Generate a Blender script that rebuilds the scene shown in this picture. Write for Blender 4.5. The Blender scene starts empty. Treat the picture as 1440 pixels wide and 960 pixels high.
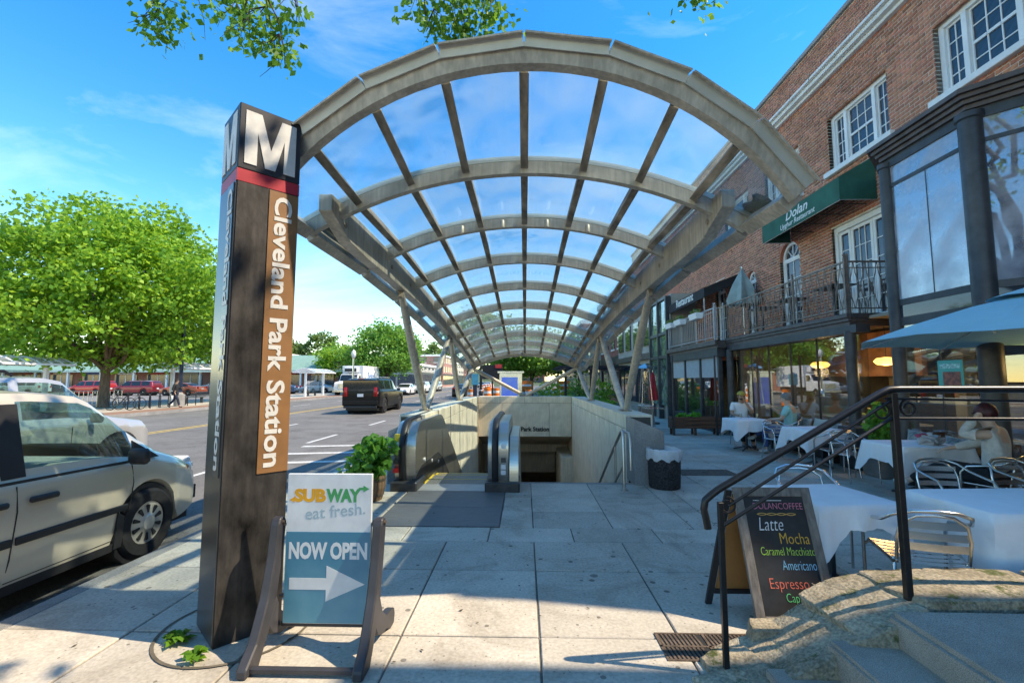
import bpy, bmesh, math, random
import numpy as np
from mathutils import Vector, Matrix, Euler
R = math.radians
random.seed(7)
scene = bpy.context.scene
col = scene.collection

# ------------------------------------------------------------------ camera
cam = bpy.data.cameras.new('camera')
cam.lens = 16.0; cam.sensor_width = 36.0; cam.clip_start = 0.05; cam.clip_end = 3000
camo = bpy.data.objects.new('camera', cam); col.objects.link(camo)
camo.location = (0, 0, 1.65)
camo.rotation_euler = (R(90) + 0.0857, 0, 0.028)
scene.camera = camo

# ------------------------------------------------------------------ light
SUN_AZ = R(-9)          # measured from +X; negative is behind the camera
SUN_EL = R(50)
world = bpy.data.worlds.new('World'); scene.world = world; world.use_nodes = True
nt = world.node_tree; nt.nodes.clear()
def wn(t, **k):
    n = nt.nodes.new(t)
    for a, b in k.items(): setattr(n, a, b)
    return n
sky = wn('ShaderNodeTexSky', sky_type='NISHITA', sun_disc=False, sun_elevation=SUN_EL, sun_rotation=R(90) - SUN_AZ,
         altitude=100, air_density=1.0, dust_density=0.0, ozone_density=3.0)
hs = wn('ShaderNodeHueSaturation'); hs.inputs['Saturation'].default_value = 1.42; hs.inputs['Hue'].default_value = 0.505; hs.inputs['Value'].default_value = 0.93
tc = wn('ShaderNodeTexCoord'); mp = wn('ShaderNodeMapping')
mp.inputs['Rotation'].default_value = (0.2, 0.5, 0.5); mp.inputs['Scale'].default_value = (0.9, 3.2, 4.2)
nz = wn('ShaderNodeTexNoise'); nz.inputs['Scale'].default_value = 1.5; nz.inputs['Detail'].default_value = 8; nz.inputs['Roughness'].default_value = 0.6; nz.inputs['Distortion'].default_value = 0.5
cr = wn('ShaderNodeValToRGB'); cr.color_ramp.elements[0].position = 0.50; cr.color_ramp.elements[1].position = 0.92
mx = wn('ShaderNodeMix', data_type='RGBA'); mx.inputs[7].default_value = (4.2, 5.0, 5.6, 1)
mlt = wn('ShaderNodeMath', operation='MULTIPLY'); mlt.inputs[1].default_value = 0.3
bg = wn('ShaderNodeBackground'); bg.inputs['Strength'].default_value = 0.15
wo = wn('ShaderNodeOutputWorld')
lk = nt.links.new
lk(sky.outputs[0], hs.inputs['Color']); lk(tc.outputs['Generated'], mp.inputs[0]); lk(mp.outputs[0], nz.inputs['Vector'])
lk(nz.outputs[0], cr.inputs[0]); lk(cr.outputs[0], mlt.inputs[0]); lk(mlt.outputs[0], mx.inputs[0]); lk(hs.outputs[0], mx.inputs[6])
lk(mx.outputs[2], bg.inputs[0]); lk(bg.outputs[0], wo.inputs[0])
sun = bpy.data.lights.new('sun', 'SUN'); sun.energy = 2.0; sun.angle = R(0.5); sun.color = (1.0, 0.985, 0.975)
suno = bpy.data.objects.new('sun', sun); col.objects.link(suno)
to_sun = Vector((math.cos(SUN_EL) * math.cos(SUN_AZ), math.cos(SUN_EL) * math.sin(SUN_AZ), math.sin(SUN_EL)))
suno.rotation_euler = to_sun.to_track_quat('Z', 'Y').to_euler(); suno.location = (20, -5, 30)
scene.view_settings.view_transform = 'Standard'; scene.view_settings.look = 'None'
scene.view_settings.gamma = 1.0; scene.view_settings.exposure = 1.77
scene.view_settings.use_white_balance = True; scene.view_settings.white_balance_temperature = 9400

# ------------------------------------------------------------------ materials
MATS = {}
def mat(name, c=(.5, .5, .5), rough=.6, metal=0., var=.12, scale=6., bump=0., c2=None, spec=.5, stretch=None,
        emit=0., alpha=1., trans=0., island=0., coat=0., detail=5., bscale=None, streak=0., sss=0., ior=1.45, obrand=0.):
    """procedural material: base colour broken up by object-space noise, per-island or per-object shifts, fine bump"""
    if name in MATS: return MATS[name]
    m = bpy.data.materials.new(name); m.use_nodes = True; t = m.node_tree; b = t.nodes['Principled BSDF']
    L = t.links.new; N = t.nodes.new
    b.inputs['Roughness'].default_value = rough; b.inputs['Metallic'].default_value = metal
    b.inputs['Specular IOR Level'].default_value = spec; b.inputs['IOR'].default_value = ior
    b.inputs['Alpha'].default_value = alpha; b.inputs['Transmission Weight'].default_value = trans
    b.inputs['Coat Weight'].default_value = coat; b.inputs['Coat Roughness'].default_value = .05
    tcn = N('ShaderNodeTexCoord'); mpn = N('ShaderNodeMapping'); L(tcn.outputs['Object'], mpn.inputs[0])
    if stretch: mpn.inputs['Scale'].default_value = stretch
    no = N('ShaderNodeTexNoise'); no.inputs['Scale'].default_value = scale; no.inputs['Detail'].default_value = detail; no.inputs['Roughness'].default_value = .62
    L(mpn.outputs[0], no.inputs['Vector'])
    rp = N('ShaderNodeValToRGB'); rp.color_ramp.elements[0].position = .3; rp.color_ramp.elements[1].position = .7
    k = c2 if c2 else tuple(max(0, x * (1 - var * 2)) for x in c)
    hi = tuple(min(1, x * (1 + (var if not c2 else 0))) for x in c)
    rp.color_ramp.elements[0].color = (*k, 1); rp.color_ramp.elements[1].color = (*hi, 1)
    L(no.outputs[0], rp.inputs[0]); out = rp.outputs[0]
    if island or obrand:
        hsn = N('ShaderNodeHueSaturation'); mr = N('ShaderNodeMapRange')
        amt = island or obrand
        mr.inputs[3].default_value = 1 - amt; mr.inputs[4].default_value = 1 + amt
        if island: g = N('ShaderNodeNewGeometry'); L(g.outputs['Random Per Island'], mr.inputs[0])
        else: g = N('ShaderNodeObjectInfo'); L(g.outputs['Random'], mr.inputs[0])
        L(mr.outputs[0], hsn.inputs['Value']); L(out, hsn.inputs['Color']); out = hsn.outputs[0]
        mr2 = N('ShaderNodeMapRange'); mr2.inputs[3].default_value = .5 - amt * .02; mr2.inputs[4].default_value = .5 + amt * .025
        wnn = N('ShaderNodeTexWhiteNoise'); wnn.noise_dimensions = '1D'
        L(mr.outputs[0], wnn.inputs['W']); L(wnn.outputs['Value'], mr2.inputs[0]); L(mr2.outputs[0], hsn.inputs['Hue'])
    if streak:
        n2 = N('ShaderNodeTexNoise'); m2 = N('ShaderNodeMapping'); m2.inputs['Scale'].default_value = (9, 9, .7)
        L(tcn.outputs['Object'], m2.inputs[0]); L(m2.outputs[0], n2.inputs['Vector']); n2.inputs['Scale'].default_value = 3; n2.inputs['Detail'].default_value = 6
        r2 = N('ShaderNodeValToRGB'); r2.color_ramp.elements[0].position = .38; r2.color_ramp.elements[1].position = .68
        v0 = 1 - streak; r2.color_ramp.elements[0].color = (v0, v0, v0, 1); r2.color_ramp.elements[1].color = (1 + streak * .6,) * 3 + (1,)
        L(n2.outputs[0], r2.inputs[0]); mm = N('ShaderNodeMix'); mm.data_type = 'RGBA'; mm.blend_type = 'MULTIPLY'; mm.inputs[0].default_value = 1
        L(out, mm.inputs[6]); L(r2.outputs[0], mm.inputs[7]); out = mm.outputs[2]
    L(out, b.inputs['Base Color'])
    if emit:
        L(out, b.inputs['Emission Color']); b.inputs['Emission Strength'].default_value = emit
    if bump:
        nb = N('ShaderNodeTexNoise'); nb.inputs['Scale'].default_value = bscale or scale * 8; nb.inputs['Detail'].default_value = 6
        L(mpn.outputs[0], nb.inputs['Vector'])
        bp = N('ShaderNodeBump'); bp.inputs['Strength'].default_value = bump; bp.inputs['Distance'].default_value = .02
        L(nb.outputs[0], bp.inputs['Height']); L(bp.outputs[0], b.inputs['Normal'])
    MATS[name] = m
    return m

def glass(name, tint=(.8, .9, .9), refl=.12, rough=.02, body=None, bodyamt=0.):
    """thin architectural glass: tinted see-through pane plus a Fresnel-weighted mirror, optional dirt body"""
    if name in MATS: return MATS[name]
    m = bpy.data.materials.new(name); m.use_nodes = True; t = m.node_tree; t.nodes.clear(); N = t.nodes.new; L = t.links.new
    o = N('ShaderNodeOutputMaterial'); tr = N('ShaderNodeBsdfTransparent'); tr.inputs[0].default_value = (*tint, 1)
    gl = N('ShaderNodeBsdfGlossy'); gl.inputs['Roughness'].default_value = rough; gl.inputs[0].default_value = (.95, .97, 1, 1)
    lw = N('ShaderNodeLayerWeight'); lw.inputs[0].default_value = .35
    mr = N('ShaderNodeMapRange'); mr.inputs[3].default_value = refl; mr.inputs[4].default_value = .9
    L(lw.outputs['Facing'], mr.inputs[0])
    pw = N('ShaderNodeMath'); pw.operation = 'POWER'; pw.inputs[1].default_value = 2.5
    L(lw.outputs['Facing'], pw.inputs[0]); L(pw.outputs[0], mr.inputs[0])
    ms = N('ShaderNodeMixShader'); L(mr.outputs[0], ms.inputs[0]); L(tr.outputs[0], ms.inputs[1]); L(gl.outputs[0], ms.inputs[2])
    out = ms.outputs[0]
    if body:
        df = N('ShaderNodeBsdfDiffuse'); df.inputs[0].default_value = (*body, 1); tl = N('ShaderNodeBsdfTranslucent'); tl.inputs[0].default_value = (*body, 1)
        m1 = N('ShaderNodeMixShader'); m1.inputs[0].default_value = .5; L(df.outputs[0], m1.inputs[1]); L(tl.outputs[0], m1.inputs[2])
        no = N('ShaderNodeTexNoise'); no.inputs['Scale'].default_value = 2.2; no.inputs['Detail'].default_value = 7
        tcn = N('ShaderNodeTexCoord'); L(tcn.outputs['Object'], no.inputs['Vector'])
        rm = N('ShaderNodeMapRange'); rm.inputs[1].default_value = .35; rm.inputs[2].default_value = .75; rm.inputs[3].default_value = bodyamt * .3; rm.inputs[4].default_value = bodyamt * 1.7
        L(no.outputs[0], rm.inputs[0]); m2 = N('ShaderNodeMixShader'); L(rm.outputs[0], m2.inputs[0]); L(out, m2.inputs[1]); L(m1.outputs[0], m2.inputs[2]); out = m2.outputs[0]
    L(out, o.inputs[0]); MATS[name] = m
    return m

def leafmat(name, c, c2):
    if name in MATS: return MATS[name]
    m = bpy.data.materials.new(name); m.use_nodes = True; t = m.node_tree; t.nodes.clear(); N = t.nodes.new; L = t.links.new
    o = N('ShaderNodeOutputMaterial'); g = N('ShaderNodeNewGeometry'); rp = N('ShaderNodeValToRGB')
    rp.color_ramp.elements[0].color = (*c2, 1); rp.color_ramp.elements[1].color = (*c, 1)
    L(g.outputs['Random Per Island'], rp.inputs[0])
    d = N('ShaderNodeBsdfPrincipled'); d.inputs['Roughness'].default_value = .5; d.inputs['Specular IOR Level'].default_value = .3
    tl = N('ShaderNodeBsdfTranslucent'); ms = N('ShaderNodeMixShader'); ms.inputs[0].default_value = .45
    br = N('ShaderNodeHueSaturation'); br.inputs['Value'].default_value = 1.5; br.inputs['Hue'].default_value = .48
    L(rp.outputs[0], d.inputs['Base Color']); L(rp.outputs[0], br.inputs['Color']); L(br.outputs[0], tl.inputs[0])
    L(d.outputs[0], ms.inputs[1]); L(tl.outputs[0], ms.inputs[2]); L(ms.outputs[0], o.inputs[0]); MATS[name] = m
    return m

# ------------------------------------------------------------------ objects
def wmat(o):
    m = o.matrix_basis.copy()
    if o.parent: m = wmat(o.parent) @ o.matrix_parent_inverse @ m
    return m
def setparent(o, p):
    if p is not None:
        o.parent = p; o.matrix_parent_inverse = wmat(p).inverted()
def tag(o, label=None, cat=None, group=None, kind=None):
    if label: o['label'] = label
    if cat: o['category'] = cat
    if group: o['group'] = group
    if kind: o['kind'] = kind
    return o
def empty(name, loc=(0, 0, 0), label=None, cat=None, group=None, rz=0.):
    o = bpy.data.objects.new(name, None); col.objects.link(o); o.location = loc; o.rotation_euler = (0, 0, rz); o.empty_display_size = .1
    return tag(o, label, cat, group)
def link_mesh(name, me, parent=None, loc=(0, 0, 0), rot=(0, 0, 0)):
    o = bpy.data.objects.new(name, me); col.objects.link(o); o.location = loc; o.rotation_euler = rot
    setparent(o, parent)
    return o
def copy_tree(o, parent=None):
    c = o.copy(); col.objects.link(c)
    if parent is not None: c.parent = parent
    for ch in o.children: copy_tree(ch, c)
    return c

class MB:
    def __init__(s): s.v = []; s.f = []
    def add(s, vs, fs):
        k = len(s.v); s.v += [tuple(p) for p in vs]; s.f += [tuple(k + i for i in f) for f in fs]; return s
    def box(s, c, d, rot=None, rz=0.):
        x, y, z = d[0] / 2, d[1] / 2, d[2] / 2
        vs = [Vector((a * x, b * y, e * z)) for e in (-1, 1) for b in (-1, 1) for a in (-1, 1)]
        if rot is None and rz: rot = Matrix.Rotation(rz, 3, 'Z')
        if rot is not None: vs = [rot @ p for p in vs]
        c = Vector(c)
        return s.add([c + p for p in vs], [(0, 2, 3, 1), (4, 5, 7, 6), (0, 1, 5, 4), (2, 6, 7, 3), (0, 4, 6, 2), (1, 3, 7, 5)])
    def bx(s, x0, x1, y0, y1, z0, z1): return s.box(((x0 + x1) / 2, (y0 + y1) / 2, (z0 + z1) / 2), (abs(x1 - x0), abs(y1 - y0), abs(z1 - z0)))
    def bar(s, a, b, w, h, up=(0, 0, 1)):
        a, b = Vector(a), Vector(b); d = b - a; L = d.length; d.normalize(); u = Vector(up)
        if abs(d.dot(u)) > .99: u = Vector((0, 1, 0))
        sx = d.cross(u).normalized(); sz = sx.cross(d)
        return s.box((a + b) / 2, (w, L, h), Matrix((sx, d, sz)).transposed())
    def tube(s, pts, r, n=8, cap=True, closed=False):
        pts = [Vector(p) for p in pts]; m = len(pts); rr = r if isinstance(r, (list, tuple)) else [r] * m
        vs = []; fs = []; prev = None
        for i, p in enumerate(pts):
            if closed: d = pts[(i + 1) % m] - pts[i - 1]
            else: d = pts[min(i + 1, m - 1)] - pts[max(i - 1, 0)]
            d.normalize()
            if prev is None:
                u = Vector((0, 0, 1)) if abs(d.z) < .9 else Vector((1, 0, 0))
                u = (u - d * u.dot(d)).normalized()
            else: u = (prev - d * prev.dot(d)).normalized()
            prev = u; w = d.cross(u)
            vs += [p + (u * math.cos(2 * math.pi * k / n) + w * math.sin(2 * math.pi * k / n)) * rr[i] for k in range(n)]
        for i in range(m if closed else m - 1):
            a, b = i * n, ((i + 1) % m) * n
            fs += [(a + k, a + (k + 1) % n, b + (k + 1) % n, b + k) for k in range(n)]
        if cap and not closed: fs += [tuple(range(n - 1, -1, -1)), tuple((m - 1) * n + k for k in range(n))]
        return s.add(vs, fs)
    def lathe(s, prof, c=(0, 0, 0), n=20, axis='Z'):
        vs = []; fs = []; m = len(prof)
        for (r, h) in prof:
            for k in range(n):
                a = 2 * math.pi * k / n; p = (r * math.cos(a), r * math.sin(a), h)
                if axis == 'X': p = (h, p[0], p[1])
                elif axis == 'Y': p = (p[1], h, p[0])
                vs.append((p[0] + c[0], p[1] + c[1], p[2] + c[2]))
        for i in range(m - 1):
            a, b = i * n, (i + 1) * n
            fs += [(a + k, a + (k + 1) % n, b + (k + 1) % n, b + k) for k in range(n)]
        if prof[0][0] > 1e-6: fs.append(tuple(range(n - 1, -1, -1)))
        if prof[-1][0] > 1e-6: fs.append(tuple((m - 1) * n + k for k in range(n)))
        return s.add(vs, fs)
    def prism(s, poly, f0, f1):
        """poly: 2-D outline; f0, f1 map (a, b) to 3-D for the two faces"""
        n = len(poly); vs = [f0(*p) for p in poly] + [f1(*p) for p in poly]
        fs = [tuple(range(n - 1, -1, -1)), tuple(range(n, 2 * n))] + [(i, (i + 1) % n, n + (i + 1) % n, n + i) for i in range(n)]
        return s.add(vs, fs)
    def grid(s, fn, nu, nv):
        vs = [fn(i / nu, j / nv) for j in range(nv + 1) for i in range(nu + 1)]
        return s.add(vs, [(j * (nu + 1) + i, j * (nu + 1) + i + 1, (j + 1) * (nu + 1) + i + 1, (j + 1) * (nu + 1) + i) for j in range(nv) for i in range(nu)])
    def mesh(s, name, m, center=True, smooth=None, bevel=0., bseg=1):
        me = bpy.data.meshes.new(name); c = Vector((0, 0, 0))
        if center and s.v:
            a = np.array(s.v, dtype=float); lo = a.min(0); hi = a.max(0); c = Vector((lo + hi) / 2)
            vs = [tuple(p) for p in (a - np.array(c))]
        else: vs = s.v
        me.from_pydata(vs, [], s.f)
        bm = bmesh.new(); bm.from_mesh(me)
        bmesh.ops.recalc_face_normals(bm, faces=bm.faces)
        if bevel: bmesh.ops.bevel(bm, geom=list(bm.edges), offset=bevel, segments=bseg, affect='EDGES', profile=.6)
        bm.to_mesh(me); bm.free()
        if smooth is not None:
            me.shade_smooth()
            if smooth < 180: me.set_sharp_from_angle(angle=R(smooth))
        me.materials.append(m)
        return me, c
    def build(s, name, m, parent=None, smooth=None, bevel=0., bseg=1):
        me, c = s.mesh(name, m, True, smooth, bevel, bseg)
        return link_mesh(name, me, parent, c)
def fastmesh(name, verts, faces, m, parent=None, smooth=False):
    """numpy arrays to mesh; faces (n,k)"""
    me = bpy.data.meshes.new(name); verts = np.asarray(verts, dtype=np.float32); faces = np.asarray(faces, dtype=np.int32)
    c = (verts.min(0) + verts.max(0)) / 2; v = verts - c; k = faces.shape[1]
    me.vertices.add(len(v)); me.vertices.foreach_set('co', v.ravel())
    me.loops.add(faces.size); me.loops.foreach_set('vertex_index', faces.ravel())
    me.polygons.add(len(faces)); me.polygons.foreach_set('loop_start', np.arange(0, faces.size, k, dtype=np.int32))
    me.update(calc_edges=True); me.validate()
    if smooth: me.shade_smooth()
    me.materials.append(m)
    return link_mesh(name, me, parent, tuple(float(x) for x in c))
BOXF = np.array([(0, 2, 3, 1), (4, 5, 7, 6), (0, 1, 5, 4), (2, 6, 7, 3), (0, 4, 6, 2), (1, 3, 7, 5)])
def text(name, body, m, size, origin, xdir, ydir, parent=None, depth=.004, bold=0., width=None, align='LEFT', shear=0., spacing=1., height=None):
    """lettering as a thin raised mesh: origin is the baseline start (or centre), xdir/ydir the writing directions"""
    cu = bpy.data.curves.new(name, 'FONT'); cu.body = body; cu.size = size; cu.align_x = align; cu.offset = bold; cu.extrude = depth / 2
    cu.shear = shear; cu.space_character = spacing; cu.resolution_u = 3
    o = bpy.data.objects.new(name, cu); col.objects.link(o)
    dg = bpy.context.evaluated_depsgraph_get(); me = bpy.data.meshes.new_from_object(o.evaluated_get(dg))
    bpy.data.objects.remove(o)
    a = np.empty(len(me.vertices) * 3); me.vertices.foreach_get('co', a); a = a.reshape(-1, 3)
    sx = sy = 1.
    if width: sx = width / (a[:, 0].max() - a[:, 0].min()); sy = sx
    if height: sy = height / (a[:, 1].max() - a[:, 1].min())
    xd = np.array(Vector(xdir).normalized()); yd = np.array(Vector(ydir).normalized()); zd = np.cross(xd, yd)
    w = a[:, :1] * sx * xd + a[:, 1:2] * sy * yd + a[:, 2:3] * zd
    c = (w.min(0) + w.max(0)) / 2; me.vertices.foreach_set('co', (w - c).ravel()); me.update()
    me.materials.clear(); me.materials.append(m)
    return link_mesh(name, me, parent, tuple(float(q) for q in (c + np.array(origin))))
# ------------------------------------------------------------------ ground, road, pavements
def noise_mat(name, cols, scales, rough=.9, bump=.3, bscale=120, grain=.25, gum=False):
    """concrete / asphalt: two noise scales plus fine speckle"""
    m = bpy.data.materials.new(name); m.use_nodes = True; t = m.node_tree; b = t.nodes['Principled BSDF']; N = t.nodes.new; L = t.links.new
    b.inputs['Roughness'].default_value = rough; b.inputs['Specular IOR Level'].default_value = .3
    g = N('ShaderNodeNewGeometry'); a = N('ShaderNodeTexNoise'); a.inputs['Scale'].default_value = scales[0]; a.inputs['Detail'].default_value = 8; a.inputs['Roughness'].default_value = .65
    L(g.outputs['Position'], a.inputs['Vector'])
    r = N('ShaderNodeValToRGB'); r.color_ramp.elements[0].position = .3; r.color_ramp.elements[1].position = .72
    r.color_ramp.elements[0].color = (*cols[0], 1); r.color_ramp.elements[1].color = (*cols[1], 1); L(a.outputs[0], r.inputs[0])
    s = N('ShaderNodeTexNoise'); s.inputs['Scale'].default_value = scales[1]; s.inputs['Detail'].default_value = 3; L(g.outputs['Position'], s.inputs['Vector'])
    r2 = N('ShaderNodeValToRGB'); r2.color_ramp.elements[0].position = .33; r2.color_ramp.elements[1].position = .66
    lo = 1 - grain; r2.color_ramp.elements[0].color = (lo, lo, lo, 1); r2.color_ramp.elements[1].color = (1 + grain * .4,) * 3 + (1,); L(s.outputs[0], r2.inputs[0])
    mm = N('ShaderNodeMix'); mm.data_type = 'RGBA'; mm.blend_type = 'MULTIPLY'; mm.inputs[0].default_value = 1
    L(r.outputs[0], mm.inputs[6]); L(r2.outputs[0], mm.inputs[7]); out = mm.outputs[2]
    if gum:
        for sc_, th_, dk in ((6., .075, .42), (2.3, .04, .5), (23., .09, .55)):
            vo = N('ShaderNodeTexVoronoi'); vo.inputs['Scale'].default_value = sc_; L(g.outputs['Position'], vo.inputs['Vector'])
            wn_ = N('ShaderNodeTexWhiteNoise'); L(vo.outputs['Position'], wn_.inputs['Vector'])
            th2 = N('ShaderNodeMath'); th2.operation = 'MULTIPLY'; th2.inputs[1].default_value = th_ * 2; L(wn_.outputs['Value'], th2.inputs[0])
            lt = N('ShaderNodeMath'); lt.operation = 'LESS_THAN'; L(vo.outputs['Distance'], lt.inputs[0]); L(th2.outputs[0], lt.inputs[1])
            mg = N('ShaderNodeMix'); mg.data_type = 'RGBA'; mg.blend_type = 'MULTIPLY'; L(lt.outputs[0], mg.inputs[0]); L(out, mg.inputs[6]); mg.inputs[7].default_value = (dk, dk, dk, 1); out = mg.outputs[2]
        st_ = N('ShaderNodeTexNoise'); st_.inputs['Scale'].default_value = .9; st_.inputs['Detail'].default_value = 9; st_.inputs['Roughness'].default_value = .7; st_.inputs['Distortion'].default_value = 1.2; L(g.outputs['Position'], st_.inputs['Vector'])
        rs = N('ShaderNodeValToRGB'); rs.color_ramp.elements[0].position = .36; rs.color_ramp.elements[1].position = .5; rs.color_ramp.elements[0].color = (.74, .72, .7, 1); rs.color_ramp.elements[1].color = (1, 1, 1, 1); L(st_.outputs[0], rs.inputs[0])
        mg = N('ShaderNodeMix'); mg.data_type = 'RGBA'; mg.blend_type = 'MULTIPLY'; mg.inputs[0].default_value = 1; L(out, mg.inputs[6]); L(rs.outputs[0], mg.inputs[7]); out = mg.outputs[2]
    o = N('ShaderNodeObjectInfo'); mr = N('ShaderNodeMapRange'); mr.inputs[3].default_value = .84; mr.inputs[4].default_value = 1.1
    h = N('ShaderNodeHueSaturation'); L(o.outputs['Random'], mr.inputs[0]); L(mr.outputs[0], h.inputs['Value']); L(out, h.inputs['Color']); L(h.outputs[0], b.inputs['Base Color'])
    nb = N('ShaderNodeTexNoise'); nb.inputs['Scale'].default_value = bscale; nb.inputs['Detail'].default_value = 5; L(g.outputs['Position'], nb.inputs['Vector'])
    bp = N('ShaderNodeBump'); bp.inputs['Strength'].default_value = bump; bp.inputs['Distance'].default_value = .01; L(nb.outputs[0], bp.inputs['Height']); L(bp.outputs[0], b.inputs['Normal'])
    MATS[name] = m
    return m
M_slab = noise_mat('pavement_concrete', ((.45, .405, .335), (.62, .56, .475)), (1.6, 45), .85, .25, 160, .18, True)
M_slab2 = noise_mat('pavement_base', ((.10, .095, .085), (.17, .16, .145)), (2.5, 60), .95, .4, 100)
M_asph = noise_mat('asphalt', ((.17, .165, .158), (.26, .252, .24)), (.35, 70), .9, .5, 140, .35, True)
M_earth = noise_mat('ground_earth', ((.07, .075, .05), (.12, .115, .085)), (.5, 20), .95, .4, 30)
M_granite = noise_mat('granite', ((.24, .23, .22), (.36, .35, .33)), (3, 130), .7, .25, 150, .35)
M_brickpave = noise_mat('brick_paving', ((.24, .13, .09), (.34, .2, .14)), (3, 40), .9, .4, 60)
M_line = mat('road_paint_white', (.62, .62, .6), .8, var=.18, scale=9, bump=.2)
M_yel = mat('road_paint_yellow', (.62, .42, .1), .8, var=.2, scale=9, bump=.2)

HX, HY0, HY1 = 2.16, 6.95, 17.6       # the stairwell opening
def sheet(name, x0, x1, y0, y1, z, m, hole=False, skirt=0.):
    b = MB()
    rects = [(x0, x1, y0, y1)]
    if hole: rects = [(x0, -HX, y0, y1), (HX, x1, y0, y1), (-HX, HX, y0, HY0), (-HX, HX, HY1, y1)]
    for a0, a1, c0, c1 in rects:
        if skirt: b.bx(a0, a1, c0, c1, z - skirt, z)
        else: b.add([(a0, c0, z), (a1, c0, z), (a1, c1, z), (a0, c1, z)], [(0, 1, 2, 3)])
    return b.build(name, m)
tag(sheet('ground', -900, 900, -500, 1600, -.17, M_earth, True), kind='structure')
road = tag(sheet('road', -19.8, -3.62, -120, 500, -.15, M_asph), kind='structure')
walk = tag(sheet('sidewalk', -3.48, 11.5, -40, 300, -.012, M_slab2, True, .13), kind='structure')
kerb = tag(MB().add([], []).build('kerb', M_granite), kind='structure') if False else empty('kerb', (-3.55, 0, -.15)); tag(kerb, kind='structure')
for i in range(44):
    y0 = -8 + i * 1.83
    MB().bx(-3.63, -3.485, y0, y0 + 1.822, -.16, -.002).build('kerb_stone', M_granite, kerb, bevel=.012)
MB().bx(-3.63, -3.485, 72.6, 300, -.16, -.002).build('kerb_run', M_granite, kerb)

XJ = [.09 + .9 * k for k in range(-4, 8)]
XJ = [-3.485] + [x for x in XJ if -3.3 < x < 6.4] + [6.9]
YJ = [-.4, .5, 1.35, 2.25, 3.1, 4.13, 4.85, 5.3, 5.95, 6.62, 7.55, 8.5, 9.45, 10.4, 11.35, 12.3, 13.25, 14.2, 15.15, 16.1, 17.05, 18.0, 19, 20, 21, 22, 23, 24]
rg = random.Random(3)
def slab(x0, x1, y0, y1):
    g = rg.uniform(.004, .008); tilt = rg.uniform(-.003, .003)
    b = MB().bx(x0 + g, x1 - g, y0 + g, y1 - g, -.05, tilt)
    return b.build('paving_slab', M_slab, walk, bevel=.006)
for j in range(len(YJ) - 1):
    y0, y1 = YJ[j], YJ[j + 1]
    off = .42 if 4.85 <= y0 < 5.3 else 0
    for i in range(len(XJ) - 1):
        x0, x1 = XJ[i] + (off if 0 < i else 0), XJ[i + 1] + (off if i + 1 < len(XJ) - 1 else 0)
        if y1 > 5.3 + .01 and y1 < 7.6:                 # in front of the stairwell
            if x1 <= -1.75 or x0 >= 2.2: slab(x0, x1, y0, y1)
            elif x0 < -1.75 < x1: slab(x0, -1.75, y0, y1)
            elif x0 > -.2:
                slab(x0, min(x1, 2.2) if x0 < 2.2 else x1, y0, y1 if y1 < 7 else 7.5)
                if x1 > 2.2: slab(2.2, x1, y0, y1)
            continue
        if y0 > 7.4 and y0 < 17.7:
            if x0 >= 2.2 or x1 <= -2.2: slab(x0, x1, y0, y1)
            elif x1 > 2.2 > x0: slab(2.2, x1, y0, y1)
            elif x0 < -2.2 < x1: slab(x0, -2.2, y0, y1)
            continue
        slab(x0, x1, y0, y1)
slab(-.29, .09, 5.3, 6.0); slab(-.29, .09, 6.0, 6.62)
MB().bx(-.29, 2.2, 6.95, 7.62, -.14, -.011).build('stair_landing_bed', M_slab2, walk)
MB().bx(-.29, .09, 6.62, 7.5, -.05, .001).build('paving_slab', M_slab, walk, bevel=.006)
# iron drain cover and grate set in the pavement
M_iron = mat('cast_iron_rust', (.16, .115, .085), .7, .4, var=.3, scale=14, bump=.4)
g = empty('drain_grate', (1.28, 3.0, .0), 'rusty slotted iron drain grate set in the paving beside the chalkboard', 'grate')
MB().bx(.84, 1.78, 2.86, 3.16, -.009, .0035).build('grate_bed', mat('pit_dark', (.02, .02, .02), .9), g)
fr = MB()
for z0, z1, y0, y1 in ((.003, .009, 2.86, 2.875), (.003, .009, 3.145, 3.16), (.003, .009, 3.0, 3.016)): fr.bx(.84, 1.78, y0, y1, z0, z1)
for x in (.84, 1.14, 1.46, 1.765): fr.bx(x, x + .016, 2.875, 3.145, .003, .009)
fr.build('frame', M_iron, g)
for r0, r1 in ((2.877, 2.998), (3.018, 3.143)):
    x = .862
    while x < 1.755:
        if not any(abs(x + .008 - q - .008) < .018 for q in (1.14, 1.46)):
            MB().prism([(x, r0), (x + .013, r0), (x - .012 + .013, r1), (x - .012, r1)], lambda a, b: (a, b, .003), lambda a, b: (a, b, .008)).build('grate_bar', M_iron, g)
        x += .026
h = empty('hatch_cover', (3.25, 8.6, 0), 'flat dark metal utility hatch in the pavement past the bin', 'hatch')
MB().bx(2.75, 3.75, 8.2, 8.75, -.004, .006).build('plate', M_iron, h, bevel=.004)
MB().bx(3.2, 3.3, 8.45, 8.5, .006, .012).build('lifting_lug', M_iron, h)

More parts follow.
